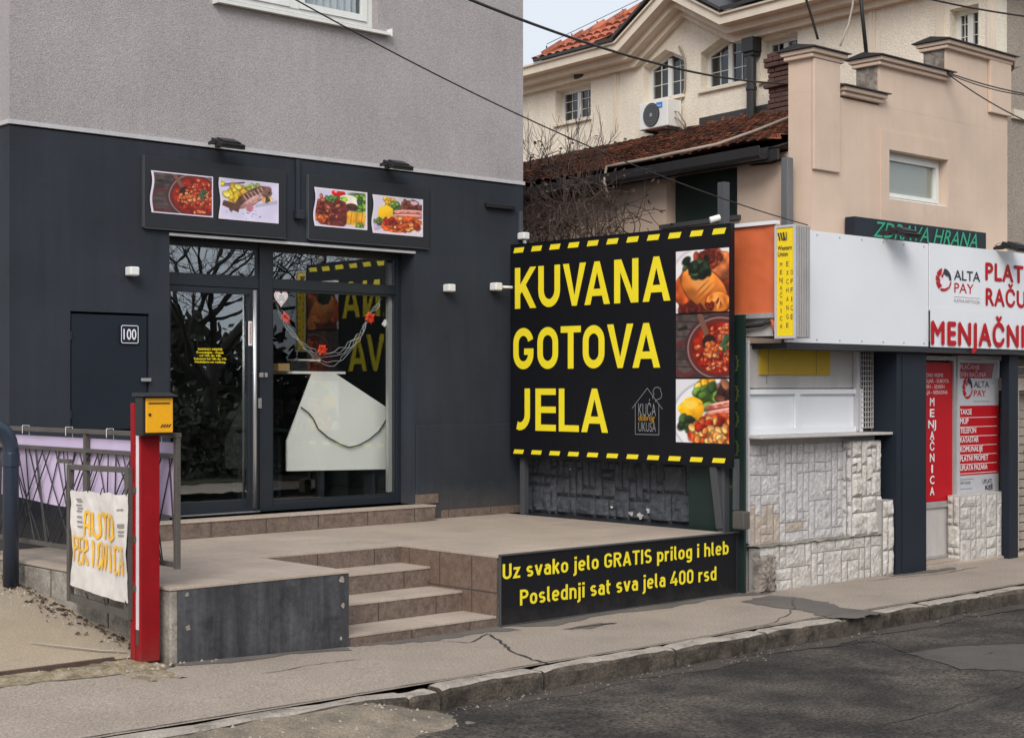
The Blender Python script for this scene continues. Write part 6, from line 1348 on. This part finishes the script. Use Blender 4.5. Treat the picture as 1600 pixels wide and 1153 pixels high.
mb = MB(); mb.beam((GXx, gy1-.03, gl1+.02), (GXx-.0, gy1+.16, gl1+.02), .03, .03); mb.box(GXx-.012, GXx+.012, gy1-.30, gy1-.24, gl1-.2, gl1-.04); build('latch', mb, M['greysteel'], GT)
mb = MB()
for z in (gz0+.18, gz0+.52, gz1-.20): mb.tube([(GXx+.02, gy0-.012, z), (GXx+.02, gy0-.012, z+.09)], .018, 8); mb.box(GXx+.0, GXx+.05, gy0-.035, gy0-.002, z+.02, z+.06)
build('hinge', mb, M['greysteel'], GT)
# banner tied to the gate
BN = thing('banner', 'crumpled white banner hand painted AUTO PERIONICA tied to the grey gate', 'banner', (GXx-.04, gy0+.5, .5))
GB_ = GXx-.06; b0, b1 = yX(196, GB_), yX(105.5, GB_); bt0, bt1 = onX(197, 772, GB_).z, onX(104, 764, GB_).z; bb0, bb1 = onX(197, 943, GB_).z, onX(104, 922, GB_).z
def bpos(u, v):                                   # u: 0 left (far) .. 1 right (near), v: 0 bottom .. 1 top
    y = b1+(b0-b1)*u; zt = bt1+(bt0-bt1)*u-.012*abs(math.sin(u*9.4)); zb = bb1+(bb0-bb1)*u+.02*math.sin(u*3.1+2)+.02; z = zb+(zt-zb)*v
    x = GXx-.040 - .010*math.sin(u*6.5+v*2.0)*(.4+.6*math.sin(v*3)) - .010*math.sin(u*17-v*7)*max(0, 1-abs(v-.6)*1.5) - .009*mn.noise((u*7, v*4, 3)) - .004*mn.noise((u*15, v*10, 6)) - .016*math.exp(-((u-.28)/.07)**2)*(v)
    return Vector((x, y-.05*math.sin(v*3.1)*(1-u), z))
mb = MB(); nu, nv = 60, 60; mb.raw([bpos(i/nu, j/nv) for j in range(nv+1) for i in range(nu+1)], [(j*(nu+1)+i, j*(nu+1)+i+1, (j+1)*(nu+1)+i+1, (j+1)*(nu+1)+i) for j in range(nv) for i in range(nu)]); build('sheet', mb, M['banner'], BN, smooth=True)
def painted(mb, word, u0, u1, v0, v1, th, sl=0, seed=1):
    G = {'A':[[(0,0),(.12,.9),(.5,1),(.88,.9),(1,0)],[(.05,.42),(.95,.40)]],'U':[[(0,1),(.05,.15),(.5,0),(.95,.15),(1,1)]],'T':[[(0,1),(1,.96)],[(.5,1),(.5,0)]],'O':[[(.5,1),(.05,.85),(.03,.15),(.5,0),(.97,.15),(.95,.85),(.5,1)]],'P':[[(.05,0),(.05,1),(.9,.95),(.95,.6),(.1,.5)]],'E':[[(1,1),(.05,1),(.05,0),(1,.02)],[(.05,.5),(.85,.5)]],'R':[[(.05,0),(.05,1),(.9,.95),(.92,.62),(.1,.5),(1,0)]],'I':[[(.5,0),(.5,1)]],'N':[[(0,0),(.05,1),(.95,0),(1,1)]],'C':[[(1,.85),(.6,1),(.06,.88),(.04,.1),(.6,0),(1,.12)]],'Y':[[(0,1),(.5,.55),(1,1)],[(.5,.55),(.5,0)]]}
    r = random.Random(seed); n_ = len(word); cw = (u1-u0)/n_; k = 0
    for i, chh in enumerate(word):
        for pl in G[chh]:
            dense = []
            for a, b in zip(pl, pl[1:]):
                for s in range(5): t = s/5; dense.append((a[0]+(b[0]-a[0])*t, a[1]+(b[1]-a[1])*t))
            dense.append(pl[-1]); pts = [Vector((u0+cw*(i+.12+.70*x), v0+sl*(i/n_)+(v1-v0)*y)) for x, y in dense]; L_ = []
            for j, p in enumerate(pts):
                d = pts[min(j+1, len(pts)-1)]-pts[max(j-1, 0)]; d = Vector((d.x*.95, d.y*.8)); d.normalize(); nn = Vector((-d.y, d.x)); ww = th*r.uniform(.8, 1.2)/2
                L_.append((p+nn*ww, p-nn*ww))
            k += 1; off = Vector((-.008-.0006*k, 0, 0)); vs = []
            for a, b in L_: vs += [bpos(*a)+off, bpos(*b)+off]
            mb.raw(vs, [(2*j, 2*j+1, 2*j+3, 2*j+2) for j in range(len(L_)-1)])
mb = MB(); painted(mb, 'AUTO', .24, .80, .56, .80, .034, .0, 2); painted(mb, 'PERIONICA', .03, .96, .27, .53, .027, -.02, 3); build('painted_lettering', mb, M['paint_y'], BN)
mb = MB(); r = random.Random(4)
for u, vs_ in ((.15, (.92,.86,.80,.74,.69,.64)), (.17, (.90,.83)), (.88, (.86,.72,.70,.655,.62))):
    for v in vs_:
        p = [bpos(u+du, v+dv)+Vector((-.005,0,0)) for du, dv in ((-.04,-.010), (.05,-.008), (.05,.010), (-.04,.007))]; mb.face(p)
build('faded_print', mb, M['ink'], BN)
mb = MB()
for u, v in ((.02,1), (.33,1), (.55,1), (.98,1), (.02,.02), (.3,.0), (.6,.0), (.97,.03)): p = bpos(u, v); mb.tube([p+Vector((-.006,0,-.01)), (GXx-.03, p.y, p.z+(.04 if v > .5 else -.06))], .004, 5)
build('tie', mb, M['cable'], BN)
# red post and mailbox
px0, px1, py0, py1 = 5.435, 5.585, 9.675, 9.79
RP = thing('red_post', 'tall red steel post with a white stripe at the terrace corner', 'post', ((px0+px1)/2, py0, .08))
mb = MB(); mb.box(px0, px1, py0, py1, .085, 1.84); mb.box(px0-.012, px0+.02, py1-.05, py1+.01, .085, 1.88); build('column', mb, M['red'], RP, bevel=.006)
mb = MB(); mb.box(px0-.003, px0-.0005, py0+.022, py0+.062, .31, 1.66); build('stripe', mb, M['stripe'], RP); mb = MB(); mb.box(px0-.003, px0-.0005, py0+.022, py0+.062, .20, .305); build('worn_stripe', mb, M['rust'], RP)
MBX = thing('mailbox', 'small yellow mailbox with a black hood on top of the red post', 'mailbox', (5.53, 9.58, 1.68))
ym = py0-.11; m0, m1 = xY(227.5, ym), xY(270.5, ym); mz0, mz1 = onY(250, 676, ym).z, onY(250, 621, ym).z
mb = MB(); mb.box(m0-.02, m1+.006, ym+.006, py0-.001, mz0-.02, mz1+.004); build('case', mb, M['black'], MBX, bevel=.006)
mb = MB(); mb.box(m0, m1-.004, ym-.006, ym+.0055, mz0, mz1-.003); build('flap', mb, M['mail'], MBX, bevel=.005)
mb = MB(); mb.prism([(ym-.035, mz1+.005), (ym-.035, mz1+.012), (py0-.02, mz1+.035), (py0+.02, mz1+.03), (py0+.02, mz1+.005)], 'X', m0-.035, m1+.025); build('hood', mb, M['black'], MBX, bevel=.003)
mb = MB(); mb.box(m0+.02, m1-.03, ym-.008, ym-.0062, mz1-.045, mz1-.036); xx, zz = m0+.028, mz0+.125; mb.tube([(xx, ym-.006, zz), (xx, ym-.012, zz)], .010, 10)
for k in range(4): x = m1-.105+k*.02; mb.face([(x, ym-.0075, mz0+.035), (x+.012, ym-.0075, mz0+.035), (x+.028, ym-.0075, mz0+.058), (x+.016, ym-.0075, mz0+.058)])
build('slot_and_emblem', mb, M['black'], MBX)
# blue steel pipe
bx_, by_ = 5.50, None; by_ = yX(17, 5.50); bzb = dz(bx_, by_)-.02
BP = thing('blue_pipe_barrier', 'thick dark blue bent pipe standing on the driveway at the left edge', 'pipe', (bx_, by_, bzb))
pts = [(bx_, by_, bzb), (bx_, by_, 1.48)]; zt = 1.48
ux, uy = -.74, .10
for k in range(1, 9): a = R(90*k/8); pts.append((bx_+ux*.20*(1-math.cos(a)), by_+uy*.2*(1-math.cos(a)), zt+.20*math.sin(a)))
pts.append((bx_+ux*1.6, by_+uy*1.6, zt+.205))
mb = MB(); mb.tube(pts, .062, 16); build('pipe', mb, M['bluepipe'], BP, smooth=True); mb = MB(); mb.tube([(bx_, by_, 1.36), (bx_, by_, 1.47)], .069, 16); build('collar', mb, M['bluepipe'], BP, bevel=.004); mb = MB(); mb.tube([(bx_+ux*1.55, by_+uy*1.55, dz(4.4, by_)-.02), (bx_+ux*1.55, by_+uy*1.55, zt+.2)], .062, 12); build('pipe_leg', mb, M['bluepipe'], BP)

# ================================================================ overhead cables and aerial wires
def wire(label, a, b, sag, rad, m='cable', nm='overhead_cable', cat='cable', n=24):
    a, b = Vector(a), Vector(b); pts = [a.lerp(b, k/n)-Vector((0,0,sag*4*(k/n)*(1-k/n))) for k in range(n+1)]
    mb = MB(); mb.tube(pts, rad, 6); o = build(nm, mb, M[m], smooth=True); return tag(o, label, cat, 'overhead cables')
wire('thick black cable crossing from the grey stucco wall to the brick chimney', onY(560, -75, 8.5), onX(1236, 131, 17.6), .22, .0125)
wire('thin grey cable sagging from the stucco wall to the yellow lightbox corner', onY(330, -75, 9.0), onX(1262, 352, 12.4), .18, .0055)
wire('upper of the two dark wires leaving the parapet to the right', onY(1476, 112, YP-.06), onY(1690, 158, 8.5), .06, .008)
wire('lower steep wire leaving the parapet to the right', onY(1478, 114, YP-.06), onY(1700, 224, 8.5), .10, .008)
wire('middle wire running right beside the upper wire from the parapet', onY(1476, 113.5, YP-.06), onY(1690, 152, 8.3), .10, .007)
wire('black cable across the top right corner above the parapet', onY(1400, -14, 10.3), onY(1680, 34, 9.0), .05, .011)
p = onY(1278, 62, YP+.15); wire('dark cable rising from the left parapet cap', p, onY(1236, -60, YP+.2), -.06, .015, 'cable', 'roof_cable')
p = onY(1355, 92, YP+.15); mb = MB(); mb.tube([p-Vector((0,0,.04)), onY(1338, -70, YP+.25)], .022, 8); tag(build('aerial_mast', mb, M['cable'], smooth=True), 'slim dark aerial mast standing on the middle parapet step', 'mast')
q = [onY(px, py, YP+.2) for px, py in ((1313,72), (1318,58), (1326,38), (1332,10), (1336,-40))]; mb = MB(); mb.tube(q, .012, 6); tag(build('roof_cable', mb, M['cable_l'], smooth=True), 'thin pale cable curving up beside the aerial mast', 'cable', 'overhead cables')
SHEAR = (.1375, 10.2)
def roofz(x): return 4.58+(x-13.22)*(6.13-4.58)/(18.32-13.22)+.07
q = []
for px, py in ((1237,182), (1180,205), (1120,226), (1060,238), (1010,250), (965,265), (948,272)):
    best = min((abs(onX(px, py, x).z-roofz(x)), x) for x in [13.2+.05*k for k in range(70)])[1]; v_ = onX(px, py, best); q.append((v_.x, v_.y, roofz(best)))
e = onX(944, 284, 13.05); q += [e, onX(948, 300, 13.1), onX(957, 315, 13.3), onX(962, 328, XP-.02)]; mb = MB(); mb.tube(q, .020, 7); tag(build('roof_cable', mb, M['cable_l'], smooth=True), 'beige cable lying across the old tiles and hanging over the gutter', 'cable', 'overhead cables')
q = [onX(px, py, XP-.03) for px, py in ((1150,248), (1175,258), (1205,255), (1228,246), (1229,262), (1228,300), (1226,322), (1222,338))]; mb = MB(); mb.tube(q, .014, 6); tag(build('wall_cable', mb, M['cable'], smooth=True), 'slack black cable looped under the gutter of the pink house', 'cable', 'overhead cables')

SHEAR = None
# ================================================================ bare vine and twigs in the gap between the houses
VN = thing('bare_vine', 'tangled bare brown vine behind the billboard', 'vine', (12.85, 12.9, 0))
r = random.Random(17); mb = MB()
for k in range(10):
    p = Vector((12.75+r.uniform(-.3,.5), r.uniform(12.2, 13.6), 0)); pts = [p]
    for s in range(14): p = p+Vector((r.gauss(0,.05), r.gauss(0,.06), .29)); pts.append(p.copy())
    mb.tube(pts, [.03-.0015*i for i in range(15)], 5)
build('stem', mb, M['twig'], VN)
mb = MB(); ends = []
for k in range(250):
    y = r.triangular(11.75, 13.9, 13.1); p = Vector((r.uniform(12.45, 13.45), y, r.triangular(3.2, 4.55 if y > 12.5 else 4.25, 4.0))); d = Vector((r.gauss(0,1), r.gauss(0,1), r.gauss(0,.8))).normalized(); pts = [p]; n_ = r.randint(7, 14)
    cv = Vector((r.gauss(0,.35), r.gauss(0,.35), r.gauss(0,.35)))
    for s in range(n_):
        d = (d+cv*.6+Vector((r.gauss(0,.25), r.gauss(0,.25), r.gauss(0,.25)))).normalized(); p = p+d*.055
        if p.x > XP-.06: p.x = XP-.06
        pts.append(p.copy())
    mb.tube(pts, [.0062*(1-.6*i/n_) for i in range(n_+1)], 4, cap=False); ends.append((pts[-1], d))
for k in range(34):                               # dense brown mass next to the dark building
    p = Vector((12.5+r.uniform(0,.9), r.uniform(13.2, 14.3), r.uniform(3.0, 4.9))); pts = [p]
    for s in range(12): p = p+Vector((r.gauss(0,.05), r.gauss(0,.06), r.gauss(0,.07))); pts.append(p.copy())
    mb.tube(pts, .006, 4, cap=False); ends += [(q_, Vector((0,0,1))) for q_ in pts[::2]]
build('tangle', mb, M['twig'], VN)
mb = MB()
for p, d in ends:
    for q in range(2):
        c = p+Vector((r.gauss(0,.03), r.gauss(0,.03), r.gauss(0,.03))); a = Vector((r.gauss(0,1), r.gauss(0,1), r.gauss(0,1))).normalized()*r.uniform(.018,.040); b = a.cross(Vector((r.gauss(0,1), r.gauss(0,1), r.gauss(0,1)))).normalized()*r.uniform(.010,.024); mb.face([c-a, c+b, c+a, c-b])
build('dry_leaf', mb, M['dryleaf'], VN)
def branching(mb, p, d, L_, rad, depth, r, spread=.5, up=.15, minr=.003, kids=(2,3), sides=5):
    n_ = 5; pts = [p]; rs = [rad]
    for s in range(n_):
        d = (d+Vector((r.gauss(0,.10), r.gauss(0,.10), r.gauss(0,.08)+up*.25))).normalized(); p = p+d*L_/n_; pts.append(p.copy()); rs.append(rad*(1-.42*(s+1)/n_))
    mb.tube(pts, rs, sides if rad > .02 else 4 if rad > .008 else 3, cap=False)
    if depth <= 0: return
    for k in range(r.randint(*kids)):
        i = r.randint(2, n_); nd = (d+Vector((r.gauss(0,spread), r.gauss(0,spread), r.gauss(0,spread*.7)))).normalized(); branching(mb, pts[i], nd, L_*r.uniform(.6,.85), max(minr, rs[i]*r.uniform(.5,.75)), depth-1, r, spread, up, minr, kids, sides)
SH = thing('bare_shrub', 'tall thin leafless twigs rising in front of the cream wall', 'shrub', (13.0, 13.0, 0))
mb = MB(); r = random.Random(30)
for (px, py, tx_, ty_) in ((872,300,925,205), (905,300,930,180), (880,310,868,165), (836,320,848,190)):
    a = onX(px, py, 13.0); b = onX(tx_, ty_, 13.0); d = (b-a); branching(mb, a-Vector((0,0,.3)), d.normalized(), d.length*.62, .014, 3, r, .38, .25, .0035, (2,4))
build('branch', mb, M['twig'], SH); mb = MB()
for k in range(5): y = 12.6+.25*k; mb.tube([(13.0, y, 0), (13.0+.05*math.sin(k), y+.05, 1.6), (13.0, y+.05*math.cos(k), 3.2), (13.0, y, 3.8)], [.03,.025,.02,.014], 6)
build('stem', mb, M['twig'], SH)

# ================================================================ across the street: bare trees and a dark hedge, mirrored in the shop glass
def make_tree(seed, label, loc):
    t = thing('bare_tree', label, 'tree', loc, 'bare trees across the street'); r = random.Random(seed); L0 = Vector(loc)
    tk = MB(); pts = [L0+Vector((.1*math.sin(k*.9+seed), .1*math.cos(k+seed), k*.62)) for k in range(5)]; tk.tube(pts, [.21,.18,.165,.15,.13], 10); build('trunk', tk, M['bark'], t, smooth=True)
    cr = MB()
    for k in range(7): a = k*.9+seed; branching(cr, pts[3 if k < 3 else 4], Vector((math.cos(a)*.75, math.sin(a)*.75, .75)).normalized(), 2.3, .085, 5, r, .55, .12, .006, (2,3), 5)
    build('crown', cr, M['bark'], t); return t
tA = make_tree(3, 'bare tree across the street with a wide low crown', (19, -4.5, .1)); tB = make_tree(8, 'bare tree across the street with a forked crown', (24.5, -6.5, .2))
for i, (x, y, z, s, src, lb) in enumerate(((14.2,-5.2,.1,1.05,tB,'bare tree across the street nearest the camera'), (29.5,-5.0,.1,1.1,tA,'bare tree across the street beyond the forked one'), (22,-11,.8,1.2,tA,'bare tree on the bank behind the hedge'), (35,-7.5,.3,1.15,tB,'farthest bare tree across the street'), (16.5,-10.5,.8,1.15,tB,'bare tree on the bank left of the hedge gap'))): dup(src, (x, y, z), lb, rotz=1.3*i+.5, scale=s)
r = random.Random(44)
def hedge(label, loc, size):
    t = thing('hedge', label, 'hedge', loc, 'dark hedges across the street'); mb = MB(); L0 = Vector(loc)
    for k in range(5200):
        u = Vector((r.uniform(-1,1), r.uniform(-1,1), r.uniform(0,1))); e = 1-.25*abs(mn.noise((u.x*4+loc[0], u.y*3, u.z*3)))
        c = L0+Vector((u.x*size[0], u.y*size[1]*(1-.5*u.z), u.z*size[2]*e*(.75+.35*mn.noise((u.x*5+loc[0], 1, 2))))); a = Vector((r.gauss(0,1), r.gauss(0,1), r.gauss(0,1))).normalized()*r.uniform(.06,.14); b = a.cross(Vector((r.gauss(0,1), r.gauss(0,1), r.gauss(0,1)))).normalized()*r.uniform(.04,.10); mb.face([c-a, c+b, c+a, c-b])
    build('foliage', mb, M['shrubleaf'], t); return t
h0 = hedge('dark clipped hedge across the street, the one nearest the camera', (15, -3.2, 0), (5, .9, 2.3))
dup(h0, (25.2, -3.3, 0), 'dark hedge across the street, the middle one', rotz=3.14); dup(h0, (35.4, -3.2, 0), 'dark hedge across the street, the farthest one', rotz=0)
dup(h0, (19, -9.5, .6), 'dark hedge on the bank behind the roadside one', rotz=0, scale=1.7); dup(h0, (35, -9.5, .6), 'dark hedge on the bank at the far end', rotz=3.14, scale=1.7)
